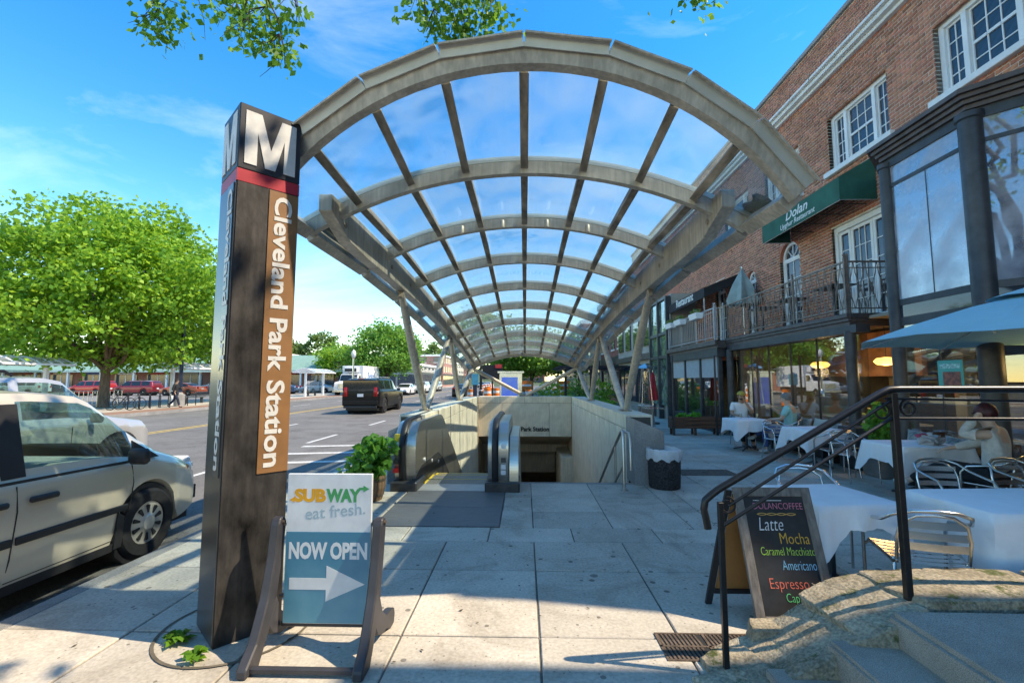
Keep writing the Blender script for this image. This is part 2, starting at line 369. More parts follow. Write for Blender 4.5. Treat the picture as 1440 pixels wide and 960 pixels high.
def rmark(name, x, y0, y1, w, m, lab, gap=0, dash=0, first=None):
    n = 0; y = y0
    while y < y1:
        e = min(y + dash, y1) if dash else y1
        b = MB().add([(x - w / 2, y, -.146), (x + w / 2, y, -.146), (x + w / 2, e, -.146), (x - w / 2, e, -.146)], [(0, 1, 2, 3)])
        b.build(name, m, road); y = e + gap; n += 1
        if not dash: break
rmark('lane_dash', -6.3, -8, 120, .12, M_line, '', gap=3.2, dash=2.1)
rmark('lane_dash', -9.5, -7, 120, .12, M_line, '', gap=5.2, dash=2.6)
rmark('centre_line', -12.75, -60, 400, .12, M_yel, '')
rmark('centre_line', -13.05, -60, 400, .12, M_yel, '')
rmark('lane_dash', -16.4, -7, 120, .12, M_line, '', gap=5.2, dash=2.6)
for k in range(3):      # box of stop bars beside the canopy
    b = MB(); y = 9.8 + k * 1.3
    b.add([(-6.1, y, -.1455), (-4.0, y + .4, -.1455), (-4.0, y + .62, -.1455), (-6.1, y + .22, -.1455)], [(0, 1, 2, 3)]); b.build('parking_bar', M_line, road)
MB().bx(-4.9, -4.05, 7.0, 7.35, -.149, -.142).build('manhole_plate', M_iron, road)
fw = tag(sheet('far_sidewalk', -27.5, -19.95, -80, 400, -.005, M_slab, False, .15), kind='structure')
bs = tag(sheet('brick_verge', -21.6, -20.1, -60, 120, .004, M_brickpave, False, .02), kind='structure')
fk = empty('far_kerb', (-19.87, 0, -.15)); tag(fk, kind='structure')
for i in range(40): MB().bx(-19.95, -19.8, -10 + i * 2.4, -10 + i * 2.4 + 2.39, -.16, .006).build('kerb_stone', M_granite, fk)
tag(sheet('parking_lot', -140, -27.52, 10, 75, -.04, M_asph, False, .1), kind='structure')
# ------------------------------------------------------------------ stairwell walls
M_conc = mat('precast_concrete', (.8, .72, .57), .75, var=.1, scale=2.5, bump=.15, streak=.1)
M_concd = mat('concrete_joint', (.1, .09, .075), .9)
M_conct = mat('tunnel_concrete', (.62, .48, .34), .9, var=.15, scale=1.2, bump=.3, streak=.15)
M_stain = mat('brushed_stainless', (.56, .53, .48), .32, .9, var=.06, scale=4, stretch=(1, 1, 12), bump=.02)
M_black = mat('black_rubber', (.02, .02, .022), .45, var=.1)
M_white = mat('white_enamel', (.75, .75, .74), .4, var=.04)
well = empty('station_stairwell', (0, 7.5, 0), 'beige concrete stairwell walls with panel joints under the glass canopy', 'stairwell')
WI = 1.74
def wallside(sg):
    x0, x1 = sg * 1.77, sg * 2.17
    MB().bx(x0, x1, 8.0, 17.2, -6, 1.02).build('wall_core', M_concd, well)
    y = 8.0
    for L in (1.95, 2.4, 2.4, 2.4):
        MB().bx(sg * WI, sg * 2.2, y + .004, min(y + L, 17.16) - .004, .815, 1.06).build('coping', M_conc, well, bevel=.008); y += L
    MB().bx(sg * 2.175, sg * 2.2, 7.5, 17.6, -.1, .808).build('outer_facing', M_conc, well)
    y = 8.0; n = 0
    for L in (1.25,) * 7 + (.42,):
        MB().bx(sg * WI, sg * 1.79, y + .005, min(y + L, 17.19) - .005, -6, .807).build('wall_panel', M_conc, well, bevel=.004); y += L
    # granite end pier with a sloping head
    b = MB(); b.prism([(sg * WI, -.02), (sg * 2.22, -.02), (sg * 2.22, .84), (sg * WI, 1.04)], lambda a, c: (a, 7.42, c), lambda a, c: (a, 7.995, c))
    b.build('end_pier', M_granite, well, bevel=.008)
wallside(1); wallside(-1)
MB().bx(-1.77, 1.77, 17.24, 17.6, -.42, 1.02).build('wall_core', M_concd, well)
for a, b_ in ((-1.735, 0), (0, 1.735)): MB().bx(a + .004, b_ - .004, 17.2, 17.63, .815, 1.06).build('coping', M_conc, well, bevel=.008)
for a, b_ in ((-1.735, -.86), (-.86, .91), (.91, 1.735)): MB().bx(a + .005, b_ - .005, 17.2, 17.27, -.42, .807).build('wall_panel', M_conc, well, bevel=.004)
text('station_lettering', 'Cleveland Park Station', M_black, .2, (-1.08, 17.192, -.22), (1, 0, 0), (0, 0, 1), well, .012, .007, width=1.98)
MB().add([(-1.77, 17.25, -.42), (1.77, 17.25, -.42), (1.77, 19.4, -1.0), (-1.77, 19.4, -1.0), (1.77, 27, -5.2), (-1.77, 27, -5.2)], [(0, 1, 2, 3), (3, 2, 4, 5)]).build('tunnel_ceiling', M_conct, well)
MB().bx(-1.76, 1.76, 19.4, 19.6, -1.32, -.98).build('ceiling_beam', M_conct, well, bevel=.01)
MB().bx(-1.76, 1.3, 20.2, 20.4, -2.3, -1.2).build('landing_wall', M_conct, well)
MB().bx(1.3, 1.75, 16.8, 19.5, -6.2, -1.12).build('stair_pillar', M_conc, well)
for sg in (1, -1): MB().bx(sg * 1.77, sg * 1.9, 17.3, 30, -9, -.45).build('tunnel_wall', M_conct, well)
MB().bx(-1.9, 1.9, 29, 29.2, -12, -2).build('tunnel_end', M_conct, well)
st = MB()
for k in range(34): st.bx(-.1, WI, 7.6 + k * .3, 7.6 + k * .3 + .32, -.173 * (k + 1) - .3, -.173 * (k + 1))
st.build('stair_flight', M_granite, well)
MB().bx(-.1, WI, 7.5, 7.6, -.5, .001).build('top_nosing', M_granite, well)
MB().add([(-1.77, 16, -6.2), (1.77, 16, -6.2), (1.77, 30, -9.5), (-1.77, 30, -9.5)], [(0, 1, 2, 3)]).build('lower_floor', M_conct, well)
# handrail of the stairs
hr = empty('stair_handrail', (1.5, 7.13, 0), 'stainless steel stair handrail going down beside the right concrete wall', 'handrail')
for x in (1.5,):
    MB().tube([(x, 7.1, 0), (x, 7.1, .8), (x, 7.13, .86), (x, 7.2, .88), (x, 7.6, .66), (x, 13.4, -2.7)], .024, 10).build('top_rail', M_stain, hr, smooth=50)
    MB().tube([(x + .1, 7.06, .3), (x + .1, 7.06, .74), (x + .1, 7.15, .84), (x, 7.2, .88)], .022, 10).build('return_loop', M_stain, hr, smooth=50)
    MB().tube([(x, 7.12, .35), (x, 13.4, -3.15)], .018, 8).build('lower_rail', M_stain, hr, smooth=50)
    MB().lathe([(.055, 0), (.055, .012), (.03, .014)], (x, 7.1, 0), 14).build('base_flange', M_stain, hr)
    for y in (7.75, 10.0, 12.2): MB().tube([(x, y, -.577 * (y - 7.5) - .1), (x, y, .72 - .5767 * (y - 7.5))], .02, 8).build('post', M_stain, hr, smooth=50)

# ------------------------------------------------------------------ escalator
M_tread = mat('escalator_tread', (.3, .29, .26), .5, .6, var=.15, scale=5)
M_deck = mat('escalator_deck_dark', (.07, .07, .072), .5, .5, var=.2)
M_plate = mat('ribbed_floor_plate', (.2, .2, .195), .55, .5, var=.15, scale=4, stretch=(1, 30, 1), bump=.25, bscale=12)
M_ysafe = mat('safety_yellow', (.75, .52, .05), .5, var=.1)
M_red = mat('signal_red', (.6, .03, .03), .4, var=.05)
esc = empty('escalator', (-1.1, 7.0, 0), 'stainless steel escalator with black handrails descending into the station', 'escalator')
def outline(n=10, off=0., y0=6.98, top=1.0, r=.4):
    P = [(y0 + .1 - off, .05), (y0 + .02 - off, .3)]
    for k in range(n + 1):
        a = math.pi * (1 - .5 * k / n); P.append((y0 + r + math.cos(a) * (r + off), top - r + math.sin(a) * (r + off)))
    P += [(8.9, top + off), (9.15, top + off - .03), (9.4, top + off - .13), (17.5, top + off - .13 - 8.1 * .577)]
    return P
def balustrade(x0, x1, rail_x, name):
    P = outline(); body = P + [(17.5, -5.6), (9.6, -1.0), (9.0, -.5), (7.1, -.3)]
    o = MB().prism(body, lambda a, c: (x0, a, c), lambda a, c: (x1, a, c)).build(name, M_stain, esc, smooth=40)
    Q = outline(off=.02)
    b = MB(); pr = [(-.045, -.005), (.045, -.005), (.05, .02), (.03, .042), (-.03, .042), (-.05, .02)]
    rows = []
    for i, (y, z) in enumerate(Q):
        a = Q[max(i - 1, 0)]; c = Q[min(i + 1, len(Q) - 1)]; t = Vector((c[0] - a[0], c[1] - a[1])).normalized(); nrm = Vector((-t.y, t.x))
        rows += [(rail_x + p[0], y + nrm.x * p[1], z + nrm.y * p[1]) for p in pr]
    m = len(pr); fs = [(i * m + k, i * m + (k + 1) % m, (i + 1) * m + (k + 1) % m, (i + 1) * m + k) for i in range(len(Q) - 1) for k in range(m)]
    b.add(rows, fs + [tuple(range(m)), tuple((len(Q) - 1) * m + k for k in range(m))]).build('handrail', M_black, o, smooth=50)
    return o
bl = balustrade(-1.98, -1.66, -1.86, 'balustrade')
br = balustrade(-.56, -.25, -.45, 'balustrade')
MB().prism([(7.05, -.3), (7.0, .25), (7.06, .6), (7.25, .78), (8.9, .78), (9.4, .62), (17.5, -4.05), (17.5, -5.6), (9.4, -1)], lambda a, c: (-.235, a, c), lambda a, c: (-.1, a, c)).build('stair_side_panel', M_stain, esc, smooth=40)
for x0, x1 in ((-1.72, -1.655), (-.565, -.5)):
    b = MB(); b.prism([(7.0, -.02), (8.6, -.02), (9.2, -.2), (17.5, -4.99), (17.5, -4.6), (9.3, .12), (8.8, .3), (7.4, .3), (7.05, .2)], lambda a, c: (x0, a, c), lambda a, c: (x1, a, c)); b.build('skirt', M_deck, esc)
for x0, x1 in ((-2.02, -1.62), (-.6, -.08)):
    MB().bx(x0, x1, 6.9, 7.5, -.05, .14).build('newel_base', M_deck, esc, bevel=.02)
def sticker(x, z, w, h, m, par): MB().bx(x - w / 2, x + w / 2, 6.955 + (.0 if z > .3 else 0), 6.99, z - h / 2, z + h / 2).build('sticker', m, par)
sx = -1.945
for z, hh, m_ in ((.78, .11, M_ysafe), (.64, .07, M_white), (.43, .06, M_deck), (.3, .06, M_red)):
    MB().bx(sx - .04, sx + .04, 6.93 + (.05 if z > .7 else 0), 7.06 + (.05 if z > .7 else 0), z - hh / 2, z + hh / 2).build('control_sticker', m_, bl)
for z in (.66, .46, .36, .28): MB().bx(-.36, -.29, 6.95, 7.04, z - .033, z + .033).build('control_sticker', M_white if z != .46 else M_deck, br)
for k, y in enumerate((7.6, 8.2, 8.8)):
    MB().lathe([(.0, -.01), (.03, -.01), (.03, .012), (0, .014)], (-1.655, y, .36 - .12 * k), 10, 'X').build('skirt_lamp', M_white, bl)
MB().bx(-1.655, -.565, 6.98, 7.42, -.3, .004).build('comb_plate', mat('comb_plate_alloy', (.5, .5, .48), .45, .6, var=.06), esc)
y = 7.42; z = -.002
for k in range(24):
    dz = (0, .01, .05, .12, .19)[k] if k < 5 else .231
    z -= dz
    t = MB().bx(-1.645, -.575, y + .002, y + .398, z - .34, z).build('step', M_tread, esc)
    if k < 10:
        MB().bx(-1.64, -1.6, y + .01, y + .39, z, z + .004).build('edge_stripe', M_ysafe, t)
        MB().bx(-1.6, -.6, y + .365, y + .392, z, z + .004).build('edge_stripe', M_ysafe, t)
        gr = MB()
        for q in range(26): gr.bx(-1.585 + q * .038, -1.585 + q * .038 + .016, y + .01, y + .36, z, z + .006)
        gr.build('tread_ribs', M_tread, t)
    y += .4
fp = empty('escalator_floor_plate', (-1.0, 6.1, 0), 'ribbed grey metal landing plate in front of the escalator', 'floor plate')
for y0, y1 in ((5.32, 6.1), (6.11, 6.97)): MB().bx(-1.74, -.3, y0, y1, -.03, .004).build('plate', M_plate, fp, bevel=.003)

# ------------------------------------------------------------------ canopy
M_met = mat('weathered_aluminium', (.58, .52, .43), .48, .25, var=.18, scale=2.6, bump=.1, streak=.2)
M_metd = mat('dirty_aluminium', (.36, .3, .235), .65, .15, var=.35, scale=9, bump=.25, stretch=(1, .35, 1))
M_cap = mat('glazing_cap', (.6, .62, .57), .4, .3, var=.1, scale=3)
M_cglass = glass('canopy_glass', (.86, .95, .97), .03, .03, (.68, .75, .76), .13)
can = empty('glass_canopy', (0, 8.7, 1.06), 'barrel vaulted glass and metal canopy curving over the station stairs', 'canopy')
YA = [3.1] + [4.3 + 1.525 * k for k in range(9)]
def gz(y): return -max(0, y - 4) ** 2 / 170
ZA = [3.955, 3.715, 3.71, 3.63, 3.5, 3.36, 3.19, 3.025, 2.865, 2.67]
WA = [2.08] + [2.13] * 9
SG = [.90] + [.6] * 9
UP = [-1, -.745, -.5, -.255, 0, .255, .5, .745, 1]          # purlin lines
def S(i, u, off=0.):
    """point on arch i at u in [-1, 1], moved outwards by off"""
    W, s = WA[i], SG[i]; Rr = (W * W + s * s) / (2 * s); th = math.asin(W / Rr) * u
    x, z = (Rr + off) * math.sin(th), ZA[i] - Rr + (Rr + off) * math.cos(th)
    y = YA[i]
    if i == 0: y += .33 * (ZA[0] - z) / SG[0]
    return Vector((x, y, z))
def sweep(i, w, o0, o1, u0=-1, u1=1, n=28, dy=0., name='arch_rib', m=None, par=None):
    b = MB(); rows = []
    for k in range(n + 1):
        u = u0 + (u1 - u0) * k / n
        a, c = S(i, u, o0), S(i, u, o1)
        rows += [(a.x, a.y - w / 2 + dy, a.z), (a.x, a.y + w / 2 + dy, a.z), (c.x, c.y + w / 2 + dy, c.z), (c.x, c.y - w / 2 + dy, c.z)]
    fs = [(k * 4 + q, k * 4 + (q + 1) % 4, k * 4 + 4 + (q + 1) % 4, k * 4 + 4 + q) for k in range(n) for q in range(4)]
    b.add(rows, fs + [(0, 1, 2, 3), tuple(n * 4 + q for q in (3, 2, 1, 0))])
    return b.build(name, m or M_met, par or can, smooth=40)
for i in range(10):
    a = sweep(i, .075 if i else .09, -.06 if i else -.045, .06 if i else .05)
    sweep(i, .05 if i else .07, .072 if i else .053, .12 if i else .085, name='glazing_cap', m=M_cap, par=a)
    if i == 9: sweep(i, .14, -.14, .15, dy=.09, name='rear_band')
for u in UP:
    edge = abs(u) == 1
    for i in range(9):
        p, q = S(i, u, .0 if edge else .015), S(i + 1, u, 0. if edge else .015)
        d = (q - p).normalized()
        nrm = S(i, u, 1) - S(i, u, 0); w = .12 if edge else .072
        e0 = .085 if i == 0 else .055
        MB().bar(p + d * e0, q - d * .055, w, .15 if edge else .11, up=nrm).build('edge_beam' if edge else 'purlin', M_metd if not edge else M_met, can, bevel=.004)
        MB().bar(p + d * e0 + nrm.normalized() * (.085 if edge else .075), q - d * .055 + nrm.normalized() * (.085 if edge else .075), .045, .03, up=nrm).build('glazing_bar', M_cap, can)
for i in range(9):
    for k in range(8):
        o = .105
        A, B, C_, D = S(i, UP[k], o), S(i, UP[k + 1], o), S(i + 1, UP[k + 1], o), S(i + 1, UP[k], o)
        n = (B - A).cross(D - A).normalized() * .006
        def inset(p, c): return c + (p - c) * .985
        c = (A + B + C_ + D) / 4; A, B, C_, D = [inset(p, c) for p in (A, B, C_, D)]
        b = MB(); b.add([A - n, B - n, C_ - n, D - n, A + n, B + n, C_ + n, D + n], [(3, 2, 1, 0), (4, 5, 6, 7), (0, 1, 5, 4), (1, 2, 6, 5), (2, 3, 7, 6), (3, 0, 4, 7)])
        b.build('glass_pane', M_cglass, can)
# flat fascia segments standing above the front rib
for k in range(8):
    A, B = S(0, UP[k], .085), S(0, UP[k + 1], .085); d = (B - A).normalized()
    nrm = (S(0, (UP[k] + UP[k + 1]) / 2, 1) - S(0, (UP[k] + UP[k + 1]) / 2, 0)); f = Vector((0, -.062, 0))
    MB().bar(A + d * .006 + f, B - d * .006 + f, .018, .09, up=nrm).build('fascia_panel', M_cap, can)
    MB().bar(A + d * .004 + f * .3 + nrm * .046, B - d * .004 + f * .3 + nrm * .046, .19, .012, up=nrm).build('fascia_flashing', M_met, can)
# side beams, curved in elevation
for sg in (-1, 1):
    b = MB(); n = 26; rows = []; x = 1.86 * sg
    for k in range(n + 1):
        y = 4.08 + (16.55 - 4.08) * k / n; zt, zb = 3.39 + gz(y), 3.04 + gz(y)
        if k == 0: zb = zt - .16
        if k == 1: zb -= -.03
        rows += [(x - .065, y, zb), (x + .065, y, zb), (x + .065, y, zt), (x - .065, y, zt)]
    b.add(rows, [(k * 4 + q, k * 4 + (q + 1) % 4, k * 4 + 4 + (q + 1) % 4, k * 4 + 4 + q) for k in range(n) for q in range(4)] + [(0, 1, 2, 3), tuple(n * 4 + q for q in (3, 2, 1, 0))])
    sb = b.build('side_beam', M_met, can, smooth=30, bevel=.006)
    for y in (4.4, 6.0, 7.0, 8.9):
        MB().lathe([(.0, -.075), (.028, -.075), (.028, .075), (0, .075)], (x, y, 3.2 + gz(y)), 10, 'X').build('bolt_head', M_metd, sb, smooth=40)
    feet = [(sg * 1.97, 9.1, 1.06), (sg * 1.97, 13.7, 1.06)]
    tops = [6.7, 11.1, 11.35, 16.3]
    for k, (ft, ty) in enumerate(((0, 6.7), (0, 11.1), (1, 11.35), (1, 16.3))):
        a = Vector(feet[ft]); a.y += -.06 if k % 2 == 0 else .06; t = Vector((x, ty, 3.03 + gz(ty)))
        pts = [a.lerp(t, q / 8) for q in range(9)]
        MB().tube(pts, [.045, .062, .07, .074, .074, .072, .066, .06, .045], 12).build('brace_strut', M_met, can, smooth=60)
        MB().bar(t - Vector((0, .02, .1)), t + Vector((0, .02, .0)), .06, .08).build('strut_bracket', M_metd, can)
    for f in feet: MB().bx(f[0] - .1, f[0] + .1, f[1] - .16, f[1] + .16, 1.06, 1.085).build('foot_plate', M_metd, can, bevel=.005)
    MB().tube([(x, 16.5, 3.0 + gz(16.5)), (sg * .06, 17.42, 1.1)], .07, 12).build('rear_brace', M_met, can, smooth=60)
MB().bx(-.2, .2, 17.3, 17.54, 1.06, 1.1).build('foot_plate', M_metd, can, bevel=.005)
for i, us in ((2, (-.37, -.13, .13, .37)), (9, (-.06,))):
    for u in us:
        p = S(i, u, -.06)
        MB().lathe([(.022, .05), (.03, .04), (.03, -.05), (.02, -.06)], (p.x, p.y - .09, p.z + .03), 12).build('spot_lamp', M_met, can, smooth=40)
# leaf litter caught along the left and right gutters
M_lit = mat('leaf_litter', (.055, .06, .035), .95, var=.5, scale=12, bump=.8)
for (i, sg, t0, t1, w) in ((1, -1, .1, .95, .15), (0, 1, .55, .98, .09), (1, 1, .82, 1, .08), (2, 1, .75, 1, .07), (2, -1, .85, 1, .06)):
    b = MB(); rr = random.Random(i * 7 + sg)
    def fn(u, v):
        t = t0 + (t1 - t0) * v; lump = .5 + .5 * math.sin(v * 9 + i) * rr.uniform(.5, 1)
        uu = sg * (.985 - w * u * (.35 + .65 * abs(math.sin(math.pi * v)) * lump)); p = S(i, uu, .116).lerp(S(i + 1, uu, .116), t)
        h = .06 * math.sin(math.pi * min(1, max(0, u))) * math.sin(math.pi * v) * rr.uniform(.5, 1.2)
        return (p.x, p.y, p.z + h + .001)
    b.grid(fn, 6, 18); b.build('leaf_litter', M_lit, can)['kind'] = 'stuff'
# ------------------------------------------------------------------ metro pylon
M_brz = mat('bronze_panel', (.06, .055, .051), .45, .4, var=.45, scale=6, stretch=(1, 1, .5), streak=.25, bump=.05)
M_brz2 = mat('bronze_side_panel', (.1, .1, .1), .3, .6, var=.12, scale=3, stretch=(1, 1, .3))
M_hdr = mat('header_black', (.03, .032, .036), .4, .2, var=.15)
M_mwhite = mat('aged_white_letter', (.6, .59, .56), .5, var=.08, scale=12)
M_redb = mat('stripe_red', (.42, .02, .035), .45, var=.08)
M_tan = mat('brown_sign_panel', (.26, .125, .05), .5, var=.15, scale=3, bump=.02)
th = R(47); fx, fy = math.cos(th), math.sin(th)
FL = Vector((-1.93, 2.9, 0)); fd = Vector((fx, fy, 0)); ld = Vector((-fy, fx, 0)); PW = .40
fn_ = Vector((fy, -fx, 0)); ln_ = Vector((-fx, -fy, 0))
pc = FL + (fd + ld) * PW / 2
pyl = empty('station_pylon', (pc.x, pc.y, 0), 'tall dark bronze station pylon with white M and brown lettered panel', 'pylon')
def pbox(s0, s1, t0, t1, z0, z1, name, m, par=None, **k):
    """s along the front face, t depth behind it"""
    c = FL + fd * (s0 + s1) / 2 + ld * (t0 + t1) / 2
    return MB().box((c.x, c.y, (z0 + z1) / 2), (s1 - s0, t1 - t0, z1 - z0), rz=th).build(name, m, par or pyl, **k)
pbox(.004, PW - .004, .004, PW - .004, -.05, 3.52, 'core', M_hdr)
pbox(.006, PW - .006, 0, .012,   .01, 2.992, 'front_panel', M_brz)
pbox(-.003, .008, .008, PW,   .01, 2.992, 'side_panel', M_brz2)
pbox(PW - .008, PW + .003, .008, PW,   .01, 2.992, 'side_panel', M_brz)
pbox(-.002, PW + .002, -.002, PW, 2.995, 3.08, 'red_band', M_redb)
pbox(-.003, PW + .003, -.003, PW, 3.083, 3.545, 'header_box', M_hdr, bevel=.006)
sp = pbox(PW * .51, PW - .002, -.008, .004, 1.03, 2.985, 'name_panel', M_tan)
ip = pbox(-.011, -.002, .03, PW * .42, 1.03, 2.985, 'name_panel', mat('side_name_panel', (.14, .13, .12), .3, .5, var=.1))
def onf(s, z, out=.012): return FL + fd * s + fn_ * out + Vector((0, 0, z))
def onl(t, z, out=.012): return FL + ld * t + ln_ * out + Vector((0, 0, z))
for body_, z_, w_ in (('Cleveland', 2.955, .80), ('Park', 2.09, .37), ('Station', 1.655, .585)):
    text('station_name', body_, M_mwhite, .13, onf(PW * .51 + .04, z_, .0105), (0, 0, -1), fd, sp, .002, .0035, width=w_, height=.118)
    text('station_name', body_, M_mwhite, .13, onl(.14, z_, .0135), (0, 0, -1), -ld, ip, .002, .0035, width=w_, height=.11)
def letterM(par, org, xd, w, h, out):
    s = .235 * w
    P = [(0, 0), (s, 0), (s, h * .63), (w * .40, 0), (w * .60, 0), (w - s, h * .63), (w - s, 0), (w, 0), (w, h), (w - s * 1.28, h), (w * .5, h * .36), (s * 1.28, h), (0, h)]
    z = Vector((0, 0, 1))
    MB().prism(P, lambda a, b: org + xd * a + z * b, lambda a, b: org + xd * a + z * b + out).build('letter_m', M_mwhite, par)
letterM(pyl, onf(.035, 3.125, .003), fd, PW - .07, .375, fn_ * .006)
letterM(pyl, onl(PW - .035, 3.125, .003), -ld, PW - .07, .375, ln_ * .006)
MB().lathe([(.47, .001), (.47, .006), (.50, .006), (.50, .001)], (pc.x, pc.y, 0), 48).build('footing_ring', mat('ring_mortar', (.16, .14, .11), .9, var=.2), pyl) if False else None
rb = MB(); nseg = 48
for k in range(nseg):
    a0, a1 = 2 * math.pi * k / nseg, 2 * math.pi * (k + 1) / nseg
    rb.add([(pc.x + r * math.cos(a), pc.y + r * math.sin(a), .005) for a in (a0, a1) for r in (.455, .475)], [(0, 1, 3, 2)])
rb.build('footing_joint', mat('ring_mortar', (.13, .11, .08), .9, var=.2), pyl)

M_leafw = leafmat('weed_leaf', (.14, .32, .03), (.07, .2, .02))
def weed(x, y, n, s, label, seed):
    rr = random.Random(seed); b = MB()
    for k in range(n):
        a = rr.uniform(0, 6.28); l = s * rr.uniform(.5, 1.2); h = s * rr.uniform(.2, .9); w = l * .3
        d = Vector((math.cos(a), math.sin(a), 0)); q = Vector((-d.y, d.x, 0)); o = Vector((x, y, .002)) + d * s * rr.uniform(0, .3)
        p1 = o + d * l * .5 + Vector((0, 0, h)); p2 = o + d * l + Vector((0, 0, h * .6))
        b.add([o, p1 + q * w, p2, p1 - q * w], [(0, 1, 2, 3)])
    tag(b.build('weed', M_leafw), label, 'weed', 'weeds around the pylon foot')
weed(-1.97, 2.80, 26, .07, 'small green weed sprouting at the near corner of the pylon foot', 1)
weed(-2.21, 2.98, 30, .08, 'low leafy weed left of the pylon foot', 2)
weed(-1.70, 3.0, 8, .04, 'tiny weed under the right edge of the pylon', 3)

# ------------------------------------------------------------------ sandwich sign
M_plas = mat('grey_plastic', (.045, .045, .052), .5, var=.15, scale=5, bump=.05)
M_sgw = mat('faded_white_print', (.62, .65, .66), .45, var=.08, scale=5)
def fade_mat():
    m = bpy.data.materials.new('faded_teal_print'); m.use_nodes = True; t = m.node_tree; b = t.nodes['Principled BSDF']; N = t.nodes.new; L = t.links.new
    tcn = N('ShaderNodeTexCoord'); sx = N('ShaderNodeSeparateXYZ'); L(tcn.outputs['Object'], sx.inputs[0])
    no = N('ShaderNodeTexNoise'); no.inputs['Scale'].default_value = 9; no.inputs['Detail'].default_value = 6; L(tcn.outputs['Object'], no.inputs['Vector'])
    ma = N('ShaderNodeMath'); ma.operation = 'MULTIPLY_ADD'; ma.inputs[1].default_value = .35; L(no.outputs[0], ma.inputs[0]); L(sx.outputs[2], ma.inputs[2])
    mr = N('ShaderNodeMapRange'); mr.inputs[1].default_value = -.16; mr.inputs[2].default_value = .3; L(ma.outputs[0], mr.inputs[0])
    r = N('ShaderNodeValToRGB'); r.color_ramp.elements[0].color = (.1, .31, .39, 1); r.color_ramp.elements[1].color = (.006, .17, .27, 1); L(mr.outputs[0], r.inputs[0]); L(r.outputs[0], b.inputs['Base Color'])
    b.inputs['Roughness'].default_value = .4; return m
sgn = empty('sandwich_sign', (-1.23, 2.95, 0), 'weathered sandwich board sign with teal panel and arrow beside the pylon', 'sign')
POST = [(2.62, 0), (2.75, 0), (2.84, .14), (2.92, .32), (2.97, .55), (3.0, .74), (2.985, .775), (2.955, .79), (2.925, .78), (2.908, .75), (2.88, .55), (2.82, .34), (2.72, .14), (2.62, .05)]
REAR = [(2.925, .32), (2.99, .2), (3.08, .135), (3.18, .125), (3.25, .1), (3.265, .06), (3.25, .0), (3.17, 0), (3.1, .04), (3.0, .055), (2.9, .1), (2.85, .17)]
for x in (-1.575, -.925):
    w = .03
    lg = MB().prism(POST, lambda a, c: (x - w, a, c), lambda a, c: (x + w, a, c)).build('leg', M_plas, sgn, bevel=.008)
    MB().prism(REAR, lambda a, c: (x - w * .85, a, c), lambda a, c: (x + w * .85, a, c)).build('rear_foot', M_plas, lg, bevel=.006)
    MB().lathe([(0, -.042), (.012, -.042), (.012, .042), (0, .042)], (x, 2.955, .755), 8, 'X').build('bolt', M_iron, lg)
MB().bar((-1.545, 2.67, .03), (-.955, 2.67, .03), .035, .028).build('front_crossbar', M_plas, sgn, bevel=.004)
MB().bar((-1.545, 2.985, .12), (-.955, 2.985, .12), .02, .03).build('rear_crossbar', M_plas, sgn, bevel=.004)
for zz in (.74, .3):
    for a, b_ in ((-1.55, -1.5), (-1.0, -.95)): MB().bar((a, 2.956, zz), (b_, 2.956, zz), .014, .014).build('hinge_pin', M_iron, sgn)
pn = MB().bx(-1.52, -.975, 2.945, 2.967, .14, 1.055).build('sign_panel', M_sgw, sgn, bevel=.003)
MB().bx(-1.516, -.979, 2.9425, 2.946, .145, .695).build('teal_print', fade_mat(), pn)
yo = 2.9446; yt = 2.9421
M_or = mat('print_orange', (.75, .34, .02), .5, var=.12); M_gr = mat('print_green', (.02, .3, .1), .5, var=.1); M_gb = mat('print_grey_blue', (.3, .42, .47), .5, var=.1); M_lg = mat('print_light', (.58, .62, .63), .5, var=.06)
text('wordmark', 'SUB', M_or, .1, (-1.472, yo, .885), (1, 0, 0), (0, 0, 1), pn, .001, .006, width=.205, height=.085)
text('wordmark', 'WAY', M_gr, .1, (-1.262, yo, .885), (1, 0, 0), (0, 0, 1), pn, .001, .006, width=.225, height=.085)
def arrow(pts, m, name='arrow_mark', y=None): MB().prism(pts, lambda a, c: (a, (y or yo) - .0009, c), lambda a, c: (a, (y or yo) + .001, c)).build(name, m, pn)
arrow([(-1.472, .912), (-1.505, .893), (-1.472, .874)], M_or)
arrow([(-1.06, .955), (-1.03, .955), (-1.03, .942), (-.992, .963), (-1.03, .984), (-1.03, .971), (-1.06, .971)], M_gr)
text('slogan', 'eat fresh.', M_gb, .1, (-1.40, yo, .77), (1, 0, .10), (-.05, 0, 1), pn, .001, .001, width=.385)
text('offer', 'NOW OPEN', M_lg, .1, (-1.498, yt, .535), (1, 0, 0), (0, 0, 1), pn, .001, .004, width=.5, height=.105)
arrow([(-1.485, .345), (-1.25, .345), (-1.25, .275), (-1.005, .38), (-1.25, .49), (-1.25, .415), (-1.485, .415)], M_lg, 'arrow', yt)

